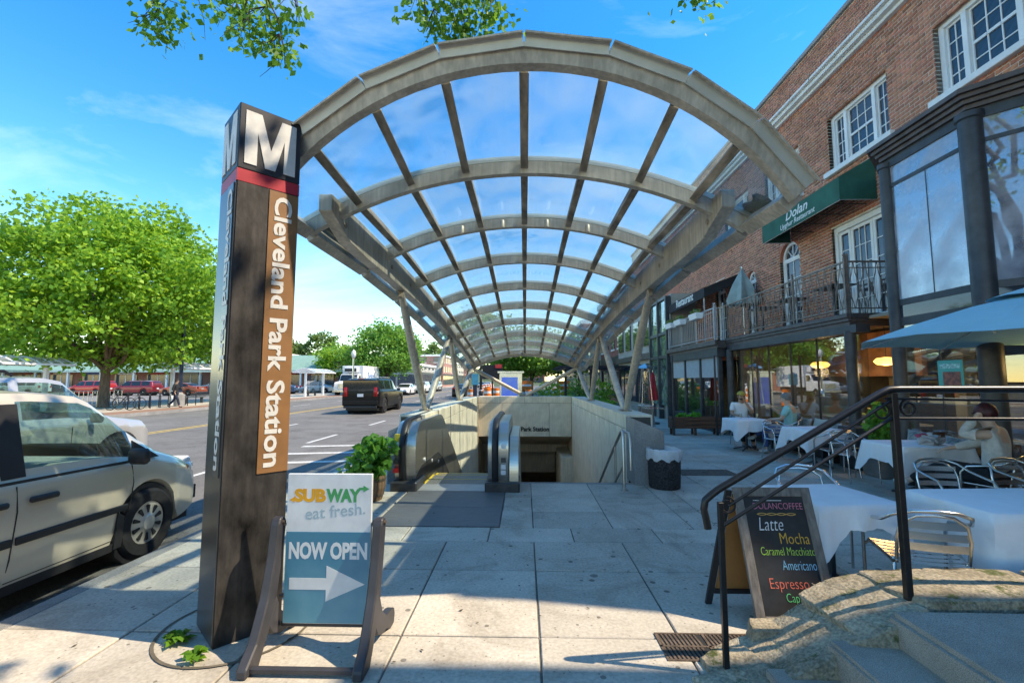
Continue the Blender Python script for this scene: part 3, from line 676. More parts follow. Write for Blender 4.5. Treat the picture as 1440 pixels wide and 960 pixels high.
# ------------------------------------------------------------------ chalkboard
M_wood = mat('grey_wood', (.19, .165, .145), .75, var=.25, scale=6, stretch=(6, 6, .6), bump=.2)
M_chalk = mat('chalkboard_black', (.028, .028, .03), .6, var=.3, scale=5)
M_ply = mat('brown_hardboard', (.3, .13, .04), .7, var=.12, scale=4)
cb = empty('chalkboard', (1.8, 3.35, 0), 'black chalkboard a-frame with coloured handwritten coffee menu', 'chalkboard')
A0 = Vector((1.535, 3.2, 0)); LV = Vector((-.03, .235, .875)); LV.normalize(); XV = Vector((1, 0, 0)); NV = XV.cross(LV)   # NV faces the camera side
if NV.y > 0: NV = -NV
def cp(a, b, o=0.): return A0 + XV * a + LV * b + NV * o
def cpan(a0, a1, b0, b1, t0, t1, name, m, par, **k):
    b = MB(); P = [cp(a, q, t) for t in (t0, t1) for q in (b0, b1) for a in (a0, a1)]
    b.add(P, [(0, 2, 3, 1), (4, 5, 7, 6), (0, 1, 5, 4), (2, 6, 7, 3), (0, 4, 6, 2), (1, 3, 7, 5)]); return b.build(name, m, par, **k)
W_, H_ = .545, .91
for a0, a1, b0, b1 in ((0, .062, 0, H_), (W_ - .062, W_, 0, H_), (.064, W_ - .064, H_ - .062, H_), (.064, W_ - .064, .04, .09)): cpan(a0, a1, b0, b1, -.012, .012, 'frame_rail', M_wood, cb, bevel=.003)
bd = cpan(.056, W_ - .056, .06, H_ - .05, -.006, .004, 'board', M_chalk, cb)
CH = lambda n, c: mat('chalk_' + n, c, .8, var=.15, scale=60)
def chalk(t, c, a, b, w, h=None, sh=0.): text('chalk_writing', t, c, .08, cp(a, b, .0055), XV, LV, bd, .0008, -.0009, width=w, height=h, shear=sh)
chalk('DOLANCOFFEE', CH('pink', (.72, .2, .3)), .12, .762, .345, .042)
for k in range(2):
    MB().tube([cp(.14 + t * .27, .728 + .007 * math.sin(t * 12.5 + k * 3.14), .006) for t in [i / 24 for i in range(25)]], .0022, 5).build('chalk_flourish', CH('gold', (.75, .42, .12)), bd)
MB().bar(cp(.13, .82, .006), cp(.33, .82, .006), .003, .004).build('chalk_flourish', CH('white', (.75, .75, .75)), bd)
chalk('Latte', CH('white', (.75, .75, .75)), .13, .62, .17, .085, .25)
chalk('Mocha', CH('orange', (.8, .42, .06)), .26, .535, .2, .07, 0)
chalk('Caramel Macchiato', CH('lime', (.4, .68, .1)), .115, .462, .37, .052)
chalk('Americano', CH('blue', (.22, .58, .78)), .245, .37, .23, .06)
chalk('Espresso', CH('red', (.75, .16, .1)), .13, .255, .26, .085)
chalk('Cappuccino', CH('green', (.08, .55, .22)), .225, .175, .26, .07)
# rear leaf of the A frame
B1, B2 = Vector((1.36, 3.58, 0)), cp(0, H_ - .02, -.02)
rv = (Vector((B2.x - .02, B2.y, B2.z)) - B1)
def rp_(a, t): return B1 + XV * a + rv * t
for a in (.0, W_ - .05): MB().bar(rp_(a, 0), rp_(a, 1), .045, .022, up=(0, 1, .2)).build('rear_leg', M_black, cb)
MB().add([rp_(.03, .12), rp_(W_ - .08, .12), rp_(W_ - .08, .97), rp_(.03, .97)], [(0, 1, 2, 3)]).build('rear_board', M_ply, cb)
MB().bar(rp_(.02, .12), rp_(W_ - .07, .12), .03, .035, up=(0, 1, .2)).build('rear_crossbar', M_black, cb)

# ------------------------------------------------------------------ steps, cheek wall, iron handrail
def stone_mat():
    m = noise_mat('mossy_stone', ((.2, .165, .11), (.52, .44, .32)), (5.5, 60), .95, 1.0, 55, .4)
    t = m.node_tree; N = t.nodes.new; L = t.links.new; b = t.nodes['Principled BSDF']; src = b.inputs['Base Color'].links[0].from_socket
    g = N('ShaderNodeNewGeometry'); no = N('ShaderNodeTexNoise'); no.inputs['Scale'].default_value = 5; no.inputs['Detail'].default_value = 14; no.inputs['Roughness'].default_value = .75; L(g.outputs['Position'], no.inputs['Vector'])
    r = N('ShaderNodeValToRGB'); r.color_ramp.elements[0].position = .55; r.color_ramp.elements[1].position = .62; L(no.outputs[0], r.inputs[0])
    mx_ = N('ShaderNodeMix'); mx_.data_type = 'RGBA'; mx_.inputs[7].default_value = (.07, .085, .025, 1); L(r.outputs[0], mx_.inputs[0]); L(src, mx_.inputs[6]); L(mx_.outputs[2], b.inputs['Base Color'])
    return m
M_stone = stone_mat()
M_stepc = noise_mat('pebbled_concrete', ((.34, .3, .25), (.52, .47, .4)), (2.5, 220), .95, .8, 260, .45)
from mathutils import noise as mnoise
def rock(name, c, d, rot, seed, m, par, amp=.03, sub=7, soft=False):
    """angular broken stone: hull of jittered points on a box, split up and roughened"""
    bm = bmesh.new(); q = Euler(rot).to_matrix(); sc = Vector((seed * 3.1, seed * 1.7, seed)); rr = random.Random(seed * 13 + 1)
    if soft or amp < .01:
        bmesh.ops.create_cube(bm, size=1)
        for v in bm.verts: v.co = Vector((v.co.x * d[0], v.co.y * d[1], v.co.z * d[2]))
        bmesh.ops.bevel(bm, geom=list(bm.edges), offset=min(d) * (.3 if soft else .06), segments=2, affect='EDGES')
        bmesh.ops.subdivide_edges(bm, edges=bm.edges, cuts=sub - 3, use_grid_fill=True)
    else:
        for sx_ in (-1, -.35, .3, 1):
            for sy_ in (-1, -.1, 1):
                for sz_ in (-1, 1):
                    j = lambda a: a * .5 * rr.uniform(.84, 1.04) if abs(a) == 1 else a * .5 + rr.uniform(-.1, .1)
                    z = sz_ * .5 * rr.uniform(.82, 1.08)
                    bm.verts.new((j(sx_) * d[0], j(sy_) * d[1], z * d[2]))
        h = bmesh.ops.convex_hull(bm, input=bm.verts); bmesh.ops.delete(bm, geom=[g_ for g_ in h['geom_interior'] if isinstance(g_, bmesh.types.BMVert)], context='VERTS')
        bmesh.ops.bevel(bm, geom=list(bm.edges), offset=.008, segments=1, affect='EDGES')
        bmesh.ops.subdivide_edges(bm, edges=bm.edges, cuts=3, use_grid_fill=True)
    bmesh.ops.triangulate(bm, faces=[f for f in bm.faces if len(f.verts) > 4])
    for v in bm.verts:
        p = v.co.copy()
        n = mnoise.noise_vector(p * 9 + sc) * amp * .35 + mnoise.noise_vector(p * 30 + sc) * amp * .16 + mnoise.noise_vector(Vector((p.x * 7, p.y * 7, p.z * 45)) + sc) * amp * .3
        if soft: n = mnoise.noise_vector(p * 8 + sc) * amp + mnoise.noise_vector(p * 20 + sc) * amp * .5
        v.co = q @ (p + n)
    me = bpy.data.meshes.new(name); ce = Vector(c)
    bm.to_mesh(me); bm.free(); me.shade_smooth(); me.set_sharp_from_angle(angle=R(60 if soft else 22)); me.materials.append(m)
    return link_mesh(name, me, par, ce)
cw = empty('stone_cheek_wall', (1.9, 2.68, 0), 'low mossy rubble stone cheek wall beside the entrance steps', 'stone wall')
for k, (c, d, r_) in enumerate([
    ((2.62, 2.88, .385), (.98, .42, .15), (0, 0, .02)), ((3.62, 2.88, .385), (1.0, .42, .15), (0, 0, -.01)), ((4.4, 2.88, .385), (.56, .42, .15), (0, 0, 0)),
    ((1.98, 2.86, .285), (.46, .48, .18), (.04, -.30, .08)), ((1.67, 2.85, .10), (.50, .42, .2), (.03, -.50, -.05)), ((1.36, 2.83, -.03), (.42, .42, .17), (.02, -.32, .1)),
    ((1.60, 2.66, .07), (.42, .22, .2), (-.15, -.42, .05)), ((1.92, 2.67, .22), (.36, .22, .2), (-.1, -.35, -.05)), ((1.2, 2.74, .0), (.32, .36, .11), (0, -.12, .25)), ((1.33, 2.60, -.01), (.34, .24, .12), (0, -.2, -.1)), ((1.06, 2.62, -.01), (.22, .26, .08), (0, 0, .4))]):
    rock('stone', c, d, r_, k + 2, M_stone, cw, .03, 8)
for k, (x, y, z) in enumerate([(2.2, 2.9, .2), (2.75, 2.9, .18), (3.3, 2.9, .2), (3.85, 2.9, .19), (4.35, 2.9, .2), (2.45, 2.9, .06), (3.0, 2.9, .05), (3.6, 2.9, .06), (4.1, 2.9, .05), (1.95, 2.86, .1), (1.65, 2.86, .06)]):
    rock('stone', (x, y + .16, z), (.54, .16, .17), (0, 0, 0), k + 30, M_stone, cw, .02, 5)
b = MB(); b.prism([(1.3, -.02), (4.55, -.02), (4.55, .34), (2.05, .3), (1.8, .12)], lambda a, c: (a, 2.7, c), lambda a, c: (a, 3.06, c)); b.build('mortar_core', M_slab2, cw)
stp = empty('entrance_steps', (1.9, 1.5, 0), 'worn pebbled concrete steps rising to the right in the near corner', 'steps')
for k, (x0, z) in enumerate(((1.30, .10), (1.63, .255), (1.96, .41))):
    rock('step', ((x0 + 4.6) / 2, 1.35, z / 2 - .02), (4.6 - x0, 2.6, z + .04), (0, 0, 0), 60 + k, M_stepc, stp, .006, 10)
M_paint = mat('black_rail_paint', (.012, .012, .013), .35, var=.2, scale=20, bump=.06)
rl = empty('iron_handrail', (1.13, 2.74, 0), 'black iron handrail climbing the stone steps with scroll ornaments', 'handrail')
yr = 2.74
def sq(a, c, w, h, name): MB().bar(a, c, w, h).build(name, M_paint, rl, bevel=.003)
sq((1.13, yr, -.01), (1.13, yr, .95), .03, .03, 'post'); sq((2.16, yr, .4), (2.15, yr, 1.58), .036, .036, 'post'); sq((4.2, yr, .45), (4.2, yr, 1.57), .036, .036, 'post')
MB().tube([(1.055, yr, .80), (1.045, yr, .86), (1.035, yr, .91), (1.045, yr, .96), (1.08, yr, .99), (1.12, yr, 1.02), (2.08, yr, 1.575), (2.13, yr, 1.598), (2.19, yr, 1.60), (4.9, yr, 1.60)], .021, 10).build('top_rail', M_paint, rl, smooth=50)
MB().tube([(1.13, yr, .81), (2.13, yr, 1.43), (4.9, yr, 1.425)], .011, 8).build('lower_rail', M_paint, rl, smooth=50)
MB().tube([(1.18, yr, .93), (2.13, yr, 1.53)], .009, 8).build('middle_rail', M_paint, rl, smooth=50)
MB().tube([(2.1, yr, 1.545), (3.0, yr, 1.53), (4.2, yr, 1.545)], .007, 8).build('middle_rail', M_paint, rl, smooth=50)
def scroll(cx, cz, r, sg, turns=1.25, n=26):
    P = []
    for k in range(n + 1):
        t = k / n; a = math.pi * .5 - sg * t * turns * 2 * math.pi; rr_ = r * (1 - .55 * t); P.append((cx + rr_ * math.cos(a), yr, cz + rr_ * math.sin(a)))
    MB().tube(P, .007, 6).build('scroll', M_paint, rl, smooth=60)
scroll(1.17, .93, .05, 1); scroll(2.235, 1.49, .052, -1); scroll(2.08, 1.47, .05, 1)

# ------------------------------------------------------------------ bin, barrel planter
bn = empty('litter_bin', (2.17, 7.3, 0), 'round dark pebbled litter bin with a clear plastic liner', 'litter bin')
M_bin = mat('pebbled_bin', (.055, .045, .045), .8, var=.5, scale=40, bump=.8, bscale=60)
MB().lathe([(.22, 0), (.235, .02), (.25, .5), (.255, .52), (.235, .53), (.22, .1), (0, .1)], (2.17, 7.3, 0), 28).build('body', M_bin, bn, smooth=50)
b = MB(); rr = random.Random(5); n = 44; rows = []
for q, (r_, z) in enumerate(((.262, .44), (.268, .5), (.266, .585), (.235, .6), (.21, .56), (.2, .4))):
    for k in range(n):
        w = (.012 if q < 3 else .006) * math.sin(k * 2.9 + q) + rr.uniform(-.006, .006); a = 2 * math.pi * k / n
        rows.append((2.17 + (r_ + w) * math.cos(a), 7.3 + (r_ + w) * math.sin(a), z + (.025 * math.sin(k * 1.3) if q == 0 else .006 * math.sin(k * 2.1))))
b.add(rows, [(q * n + k, q * n + (k + 1) % n, q * n + n + (k + 1) % n, q * n + n + k) for q in range(5) for k in range(n)])
b.build('bin_liner', mat('plastic_liner', (.8, .8, .8), .25, var=.08, alpha=.78), bn, smooth=60)
bp_ = empty('barrel_planter', (-2.2, 6.45, 0), 'wooden half barrel planter with leafy green plants beside the escalator', 'planter')
M_barrel = mat('barrel_wood', (.22, .13, .075), .75, var=.25, scale=5, stretch=(8, 8, .6), bump=.25)
for k in range(18):
    a0, a1 = 2 * math.pi * k / 18, 2 * math.pi * (k + .94) / 18; P = []
    for (r_, z) in ((.2, 0), (.245, .17), (.25, .34)):
        for a in (a0, a1): P += [(-2.2 + r_ * math.cos(a), 6.45 + r_ * math.sin(a), z), (-2.2 + (r_ - .022) * math.cos(a), 6.45 + (r_ - .022) * math.sin(a), z)]
    MB().add(P, [(0, 2, 6, 4), (4, 6, 10, 8), (1, 5, 7, 3), (5, 9, 11, 7), (8, 10, 11, 9), (0, 4, 5, 1), (4, 8, 9, 5), (2, 3, 7, 6), (6, 7, 11, 10)]).build('stave', M_barrel, bp_)
for z in (.07, .27):
    r_ = .2 + .045 * min(1, z / .17) + .008
    MB().lathe([(r_ - .006, z), (r_, z), (r_ + .003, z + .035), (r_ - .004, z + .035)], (-2.2, 6.45, 0), 32).build('hoop', M_iron, bp_)
MB().lathe([(0, .28), (.215, .28), (.215, .3), (0, .31)], (-2.2, 6.45, 0), 18).build('soil', M_earth, bp_)
def leaf_cloud(c, rad, n, size, seed, shell=.0, droop=.3, flat=None):
    """array of pointed leaves (4 verts each) in an ellipsoid"""
    g = np.random.default_rng(seed)
    d = g.normal(size=(n, 3)); d /= np.linalg.norm(d, axis=1)[:, None]
    r = g.uniform(shell, 1, n) ** (1 / 3.); p = np.array(c) + d * r[:, None] * np.array(rad)
    return leaves_at(p, size, g, droop)
def leaves_at(p, size, g, droop=.3):
    n = len(p); a = g.uniform(0, 6.283, n); el = g.uniform(-.9, .5, n) - droop
    u = np.stack([np.cos(a) * np.cos(el), np.sin(a) * np.cos(el), np.sin(el)], 1)
    w = np.cross(u, g.normal(size=(n, 3))); w /= np.linalg.norm(w, axis=1)[:, None] + 1e-9
    s = size * g.uniform(.6, 1.3, n)[:, None]
    V = np.stack([p, p + u * s * .5 + w * s * .36, p + u * s, p + u * s * .5 - w * s * .36], 1).reshape(-1, 3)
    F_ = np.arange(4 * n).reshape(-1, 4)
    return V, F_
def foliage(name, parts, m, parent):
    vs = []; fs = []; k = 0
    for V, F_ in parts: vs.append(V); fs.append(F_ + k); k += len(V)
    return fastmesh(name, np.concatenate(vs), np.concatenate(fs), m, parent)
M_leafp = leafmat('planter_leaf', (.12, .34, .05), (.05, .2, .03))
foliage('foliage', [leaf_cloud((-2.2, 6.45, .5), (.3, .3, .24), 420, .11, 1), leaf_cloud((-2.12, 6.6, .72), (.24, .22, .2), 130, .16, 2), leaf_cloud((-2.3, 6.4, .42), (.28, .25, .14), 160, .08, 3)], M_leafp, bp_)
for k in range(5): MB().tube([(-2.2 + .05 * k - .1, 6.45, .3), (-2.2 + .09 * k - .2, 6.5, .75)], .006, 5).build('stem', M_leafw, bp_)
# ------------------------------------------------------------------ brick restaurant building
BX = 7.15
M_mort = mat('mortar', (.74, .66, .56), .95, var=.12, scale=8, bump=.2)
M_brick = mat('red_brick', (.56, .2, .12), .85, var=.22, scale=14, bump=.3, obrand=.3)
M_bricks = mat('red_brick_field', (.56, .2, .12), .85, var=.22, scale=14, bump=.3, island=.3)
M_wtrim = mat('white_trim_paint', (.8, .8, .78), .5, var=.06, scale=3, bump=.04)
M_wglass = mat('window_dark_glass', (.035, .045, .06), .04, spec=.9, var=.2)
M_dark = mat('charcoal_metal', (.06, .064, .07), .45, .3, var=.2, scale=4)
M_brown = mat('brown_metal', (.125, .092, .082), .5, .3, var=.2, scale=5)
M_green = mat('green_awning_canvas', (.01, .125, .088), .8, var=.15, scale=3, bump=.1)
M_blackc = mat('black_awning_canvas', (.02, .02, .022), .8, var=.15)
bb = empty('brick_building', (BX, 12, 0), 'red brick restaurant building with white cornice and multi pane windows', 'building')
YB0, YB1 = 2.45, 30.
wins = [(8.72, 10.47, 6.42, 7.8), (5.95, 7.68, 6.42, 7.8), (11.6, 13.3, 6.42, 7.8), (14.3, 16.0, 6.42, 7.8), (17.0, 18.7, 6.42, 7.8), (19.8, 21.5, 6.42, 7.8), (3.2, 4.9, 6.42, 7.8)]
smallw = [(13.7, 14.6, 5.75, 6.4 - .25)]
door = (8.98, 10.55, 2.95, 5.15)
arches = [(11.82, 12.72, 2.95, 5.4), (14.05, 14.65, 2.95, 5.1), (16.2, 17.0, 2.95, 5.3)]
OPN = wins + [door] + arches
ZT, ZW0 = 9.85, 2.9
def facade(par, x0, x1, y0, y1, z0, z1, opn, m, name='wall'):
    ys = sorted({y0, y1, *[q for o in opn for q in o[:2] if y0 < q < y1]}); zs = sorted({z0, z1, *[q for o in opn for q in o[2:] if z0 < q < z1]})
    b = MB()
    for i in range(len(ys) - 1):
        k = 0
        while k < len(zs) - 1:
            cy = (ys[i] + ys[i + 1]) / 2
            inside = lambda q: any(o[0] < cy < o[1] and o[2] < (zs[q] + zs[q + 1]) / 2 < o[3] for o in opn)
            if inside(k): k += 1; continue
            e = k
            while e + 1 < len(zs) - 1 and not inside(e + 1): e += 1
            b.bx(x0, x1, ys[i], ys[i + 1], zs[k], zs[e + 1]); k = e + 1
    return b.build(name, m, par)
wall = facade(bb, BX + .0035, BX + .42, YB0, YB1, ZW0, ZT, OPN, M_mort)
MB().bx(BX + .6, BX + 12, YB0, YB1, ZW0 + .3, ZT - .1).build('building_mass', M_mort, bb)
# bricks in running bond, clipped to the openings
CH_, BL, JT = .0762, .215, .0125
cell = []
nz_ = int((ZT - ZW0) / CH_)
def proj(p):
    q = Vector(p) - camo.location; mw = camo.rotation_euler.to_matrix(); l = mw.inverted() @ q
    return (720 + 640 * l.x / -l.z, 480 - 640 * l.y / -l.z)
YBR = 21.0
for r_ in range(nz_):
    z0 = ZW0 + r_ * CH_; z1 = z0 + CH_ - JT; zc = (z0 + z1) / 2
    if 8.68 < zc < 8.96: continue
    y = YB0 - (BL / 2 if r_ % 2 else 0)
    while y < YBR:
        a0, a1 = max(y, YB0), min(y + BL - JT, YBR); y += BL
        segs = [(a0, a1, False)]
        for o in OPN:
            if not (o[2] < zc < o[3]): continue
            ns = []
            for s0, s1, d in segs:
                if s1 <= o[0] - .012 or s0 >= o[1] + .012: ns.append((s0, s1, d)); continue
                if s0 < o[0]: ns.append((s0, o[0], True))
                if s1 > o[1]: ns.append((o[1], s1, True))
            segs = ns
        for s0, s1, d in segs:
            if s1 - s0 > .02: cell.append((s0, s1, z0, z1, d))
def vis(c):
    y = (c[0] + c[1]) / 2; u, v = proj((BX, y, c[2]))
    return -5 < u < 1445 and v > -5 and c[2] > (5.75 if y < 8.9 else 2.9) and y > 5.9
near = sorted([c for c in cell if vis(c)], key=lambda c: (c[0] ** 2 + (c[2] - 1.65) ** 2))[:290]
ns_ = set(near); cache = {}
rb_ = random.Random(11)
for c in near:
    key = (round(c[1] - c[0], 3), c[4])
    if key not in cache:
        L_ = c[1] - c[0]; D_ = .26 if c[4] else .05
        me, _ = MB().bx(0, D_, -L_ / 2, L_ / 2, -(CH_ - JT) / 2, (CH_ - JT) / 2).mesh('brick', M_brick, False); cache[key] = me
    link_mesh('brick', cache[key], wall, (BX + rb_.uniform(-.004, .0005), (c[0] + c[1]) / 2, (c[2] + c[3]) / 2))
V = []; 
for c in cell:
    if c in ns_: continue
    x0 = BX + rb_.uniform(-.004, .0005); x1 = BX + (.26 if c[4] else .05)
    V += [(x, y, z) for z in (c[2], c[3]) for y in (c[0], c[1]) for x in (x0, x1)]
nB = len(V) // 8
o = fastmesh('brickwork', V, (BOXF[None] + 8 * np.arange(nB)[:, None, None]).reshape(-1, 4), M_bricks, wall); o['kind'] = 'stuff'
MB().bx(BX - .002, BX + .05, YBR, YB1, ZW0, 8.68).build('far_brick_face', M_bricks, bb)
# cornice, parapet coping
for k, (x, z0, z1) in enumerate(((.10, 8.68, 8.76), (.2, 8.76, 8.86), (.28, 8.86, 8.93))): MB().bx(BX - x, BX + .04, YB0, YB1, z0 + .0005 * k, z1).build('cornice', M_wtrim, bb, bevel=.008)
MB().bx(BX - .07, BX + .5, YB0, YB1, ZT, ZT + .11).build('parapet_coping', M_granite, bb, bevel=.01)
for k in range(6):
    y = 7.2 + k * 3.4
    MB().bx(BX - .29, BX - .283, y, y + .006, 8.86, 8.93).build('cornice_joint', M_dark, bb)

def sash(par, y0, y1, z0, z1, nx, nz, x, fw=.035, mw=.018, split=None, gm=None):
    """glazed sash on the street facade, panes are objects of their own"""
    b = MB(); b.bx(x - .02, x + .03, y0, y0 + fw, z0, z1).bx(x - .02, x + .03, y1 - fw, y1, z0, z1).bx(x - .02, x + .03, y0 + fw, y1 - fw, z0, z0 + fw).bx(x - .02, x + .03, y0 + fw, y1 - fw, z1 - fw, z1)
    iy0, iy1, iz0, iz1 = y0 + fw, y1 - fw, z0 + fw, z1 - fw
    for k in range(1, nx): yy = iy0 + (iy1 - iy0) * k / nx; b.bx(x - .012, x + .02, yy - mw / 2, yy + mw / 2, iz0, iz1)
    for k in range(1, nz):
        zz = iz0 + (iz1 - iz0) * k / nz; hh = mw if not split or k != split else .05; yb = iy0
        for q in range(nx):
            e = iy0 + (iy1 - iy0) * (q + 1) / nx; b.bx(x - .0125 - (.012 if hh > .03 else 0), x + .0195, yb + (mw / 2 if q else 0), e - (mw / 2 if q < nx - 1 else 0), zz - hh / 2, zz + hh / 2); yb = e
    f = b.build('sash', M_wtrim, par)
    return f, [(iy0 + (iy1 - iy0) * i / nx, iy0 + (iy1 - iy0) * (i + 1) / nx, iz0 + (iz1 - iz0) * k / nz, iz0 + (iz1 - iz0) * (k + 1) / nz) for i in range(nx) for k in range(nz)]
def window3(y0, y1, z0, z1, fine=True):
    x = BX + .13
    f = MB(); t = .05
    f.bx(x - .04, x + .06, y0 + .004, y0 + .1, z0 + .06, z1 - .002).bx(x - .04, x + .06, y1 - .1, y1 - .004, z0 + .06, z1 - .002).bx(x - .05, x + .06, y0 + .1, y1 - .1, z1 - .1, z1 - .002)
    c0, c1 = y0 + .46, y1 - .46
    f.bx(x - .05, x + .06, c0 - .045, c0 + .045, z0 + .06, z1 - .1).bx(x - .05, x + .06, c1 - .045, c1 + .045, z0 + .06, z1 - .1)
    w = f.build('window', M_wtrim, bb, bevel=.004)
    MB().bx(BX - .1, BX + .2, y0 - .12, y1 + .1, z0 - .06, z0 + .058).build('sill', M_wtrim, w, bevel=.01)
    MB().bx(BX + .02, BX + .12, y0 + .003, y1 - .003, z1 + .001, z1 + .012).build('lintel_flashing', M_wtrim, w)
    for a, b_, nx, nzz, sp_ in ((y0 + .1, c0 - .045, 2, 4, None), (c0 + .045, c1 - .045, 3, 4, 2), (c1 + .045, y1 - .1, 2, 4, None)):
        s, P = sash(w, a + .002, b_ - .002, z0 + .062, z1 - .102, nx if fine else 1, nzz if fine else 2, x + .02, split=sp_ if fine else 1)
        for (p0, p1, q0, q1) in P: MB().bx(x + .022, x + .028, p0, p1, q0, q1).build('pane', M_wglass, w)
for k, w in enumerate(wins): window3(*w, fine=k in (0, 1, 2))
# french doors and arched lights behind the balcony
def arched(y0, y1, z0, z1, fine=True):
    yc, r_ = (y0 + y1) / 2, (y1 - y0) / 2; zs_ = z1 - r_; x = BX + .12
    # brick spandrels fill the square head of the opening
    for sg in (-1, 1):
        pts = [(yc + sg * r_ * 1.0, z1)] + [(yc + sg * r_ * math.cos(a), zs_ + r_ * math.sin(a)) for a in [math.pi / 2 * k / 8 for k in range(9)]]
        MB().prism(pts, lambda a, c: (BX + .004, a, c), lambda a, c: (BX + .3, a, c)).build('arch_spandrel', M_bricks, bb)
    f = MB()
    for k in range(12):
        a0, a1 = math.pi * k / 12, math.pi * (k + 1) / 12
        P = [(yc + q * math.cos(a), zs_ + q * math.sin(a)) for a in (a0, a1) for q in (r_ - .01, r_ - .09)]
        f.prism([P[0], P[1], P[3], P[2]], lambda a, c: (x - .03, a, c), lambda a, c: (x + .05, a, c))
    f.bx(x - .03, x + .05, y0 + .005, y0 + .09, z0, zs_).bx(x - .03, x + .05, y1 - .09, y1 - .005, z0, zs_).bx(x - .03, x + .05, y0 + .09, y1 - .09, zs_ - .05, zs_ + .02)
    for a in (math.pi / 4, math.pi / 2, 3 * math.pi / 4): f.bar((x, yc, zs_ + .02), (x, yc + (r_ - .08) * math.cos(a), zs_ + (r_ - .08) * math.sin(a)), .02, .02)
    w = f.build('arched_window', M_wtrim, bb)
    pts = [(y0 + .08, zs_)] + [(yc - (r_ - .08) * math.cos(a), zs_ + (r_ - .08) * math.sin(a)) for a in [math.pi * k / 12 for k in range(13)]]
    MB().prism(pts, lambda a, c: (x + .022, a, c), lambda a, c: (x + .028, a, c)).build('fanlight_pane', M_wglass, w)
    s, P = sash(w, y0 + .092, y1 - .092, z0 + .02, zs_ - .052, 2, 4, x)
    for (p0, p1, q0, q1) in P: MB().bx(x + .004, x + .01, p0, p1, q0, q1).build('pane', M_wglass, w)
for a in arches: arched(*a)
f = MB(); x = BX + .12; y0, y1, z0, z1 = door
f.bx(x - .06, x + .05, y0 + .003, y0 + .1, z0, z1).bx(x - .06, x + .05, y1 - .1, y1 - .003, z0, z1).bx(x - .07, x + .05, y0 + .1, y1 - .1, z1 - .12, z1)
fd_ = f.build('french_door', M_wtrim, bb, bevel=.004)
for a, b_, nx in ((y0 + .1, y0 + .46, 1), (y0 + .47, y1 - .47, 3), (y1 - .46, y1 - .1, 1)):
    s, P = sash(fd_, a, b_, z0 + .02, z1 - .125, nx, 5, x, fw=.07)
    for (p0, p1, q0, q1) in P: MB().bx(x + .004, x + .01, p0, p1, q0, q1).build('pane', M_wglass, fd_)

# ---- green awning over the balcony
aw = empty('green_awning', (BX, 10.6, 5.3), 'dark green canvas awning with white script lettering over the balcony', 'awning')
AY0, AY1, AX = 9.14, 12.14, 6.4
prof = [(BX - .01, 6.22), (AX, 5.79), (AX, 5.31), (AX + .012, 5.31), (AX + .012, 5.775), (BX - .01, 6.2)]
MB().prism(prof, lambda a, c: (a, AY0, c), lambda a, c: (a, AY1, c)).build('canvas', M_green, aw)
for y in (AY0 - .006, AY1 + .002): MB().prism([(BX - .01, 6.21), (AX + .002, 5.785), (AX + .002, 5.31), (BX - .01, 5.31)], lambda a, c: (a, y, c), lambda a, c: (a, y + .004, c)).build('side_panel', M_green, aw)
MB().bar((AX + .02, AY0, 5.315), (AX + .02, AY1, 5.315), .022, .022).build('frame_bar', M_wtrim, aw)
for y in (AY0 + .01, AY1 - .01): MB().bar((AX, y, 5.316), (BX, y, 5.316), .02, .02).build('frame_bar', M_wtrim, aw)
for k in range(5): MB().bar((AX + .03, AY0 + .3 + k * .6, 5.33), (BX, AY0 + .3 + k * .6, 5.33), .014, .014).build('rib', M_dark, aw)
M_awt = mat('awning_lettering', (.72, .76, .73), .6, var=.05)
text('awning_lettering', 'Dolan', M_awt, .3, (AX - .003, 10.62, 5.535), (0, -1, 0), (0, 0, 1), aw, .002, .004, width=.86, height=.225, shear=.25, align='CENTER')
text('awning_lettering', 'Uyghur Restaurant', M_awt, .13, (AX - .003, 10.62, 5.375), (0, -1, 0), (0, 0, 1), aw, .002, .001, width=1.35, shear=.2, align='CENTER')

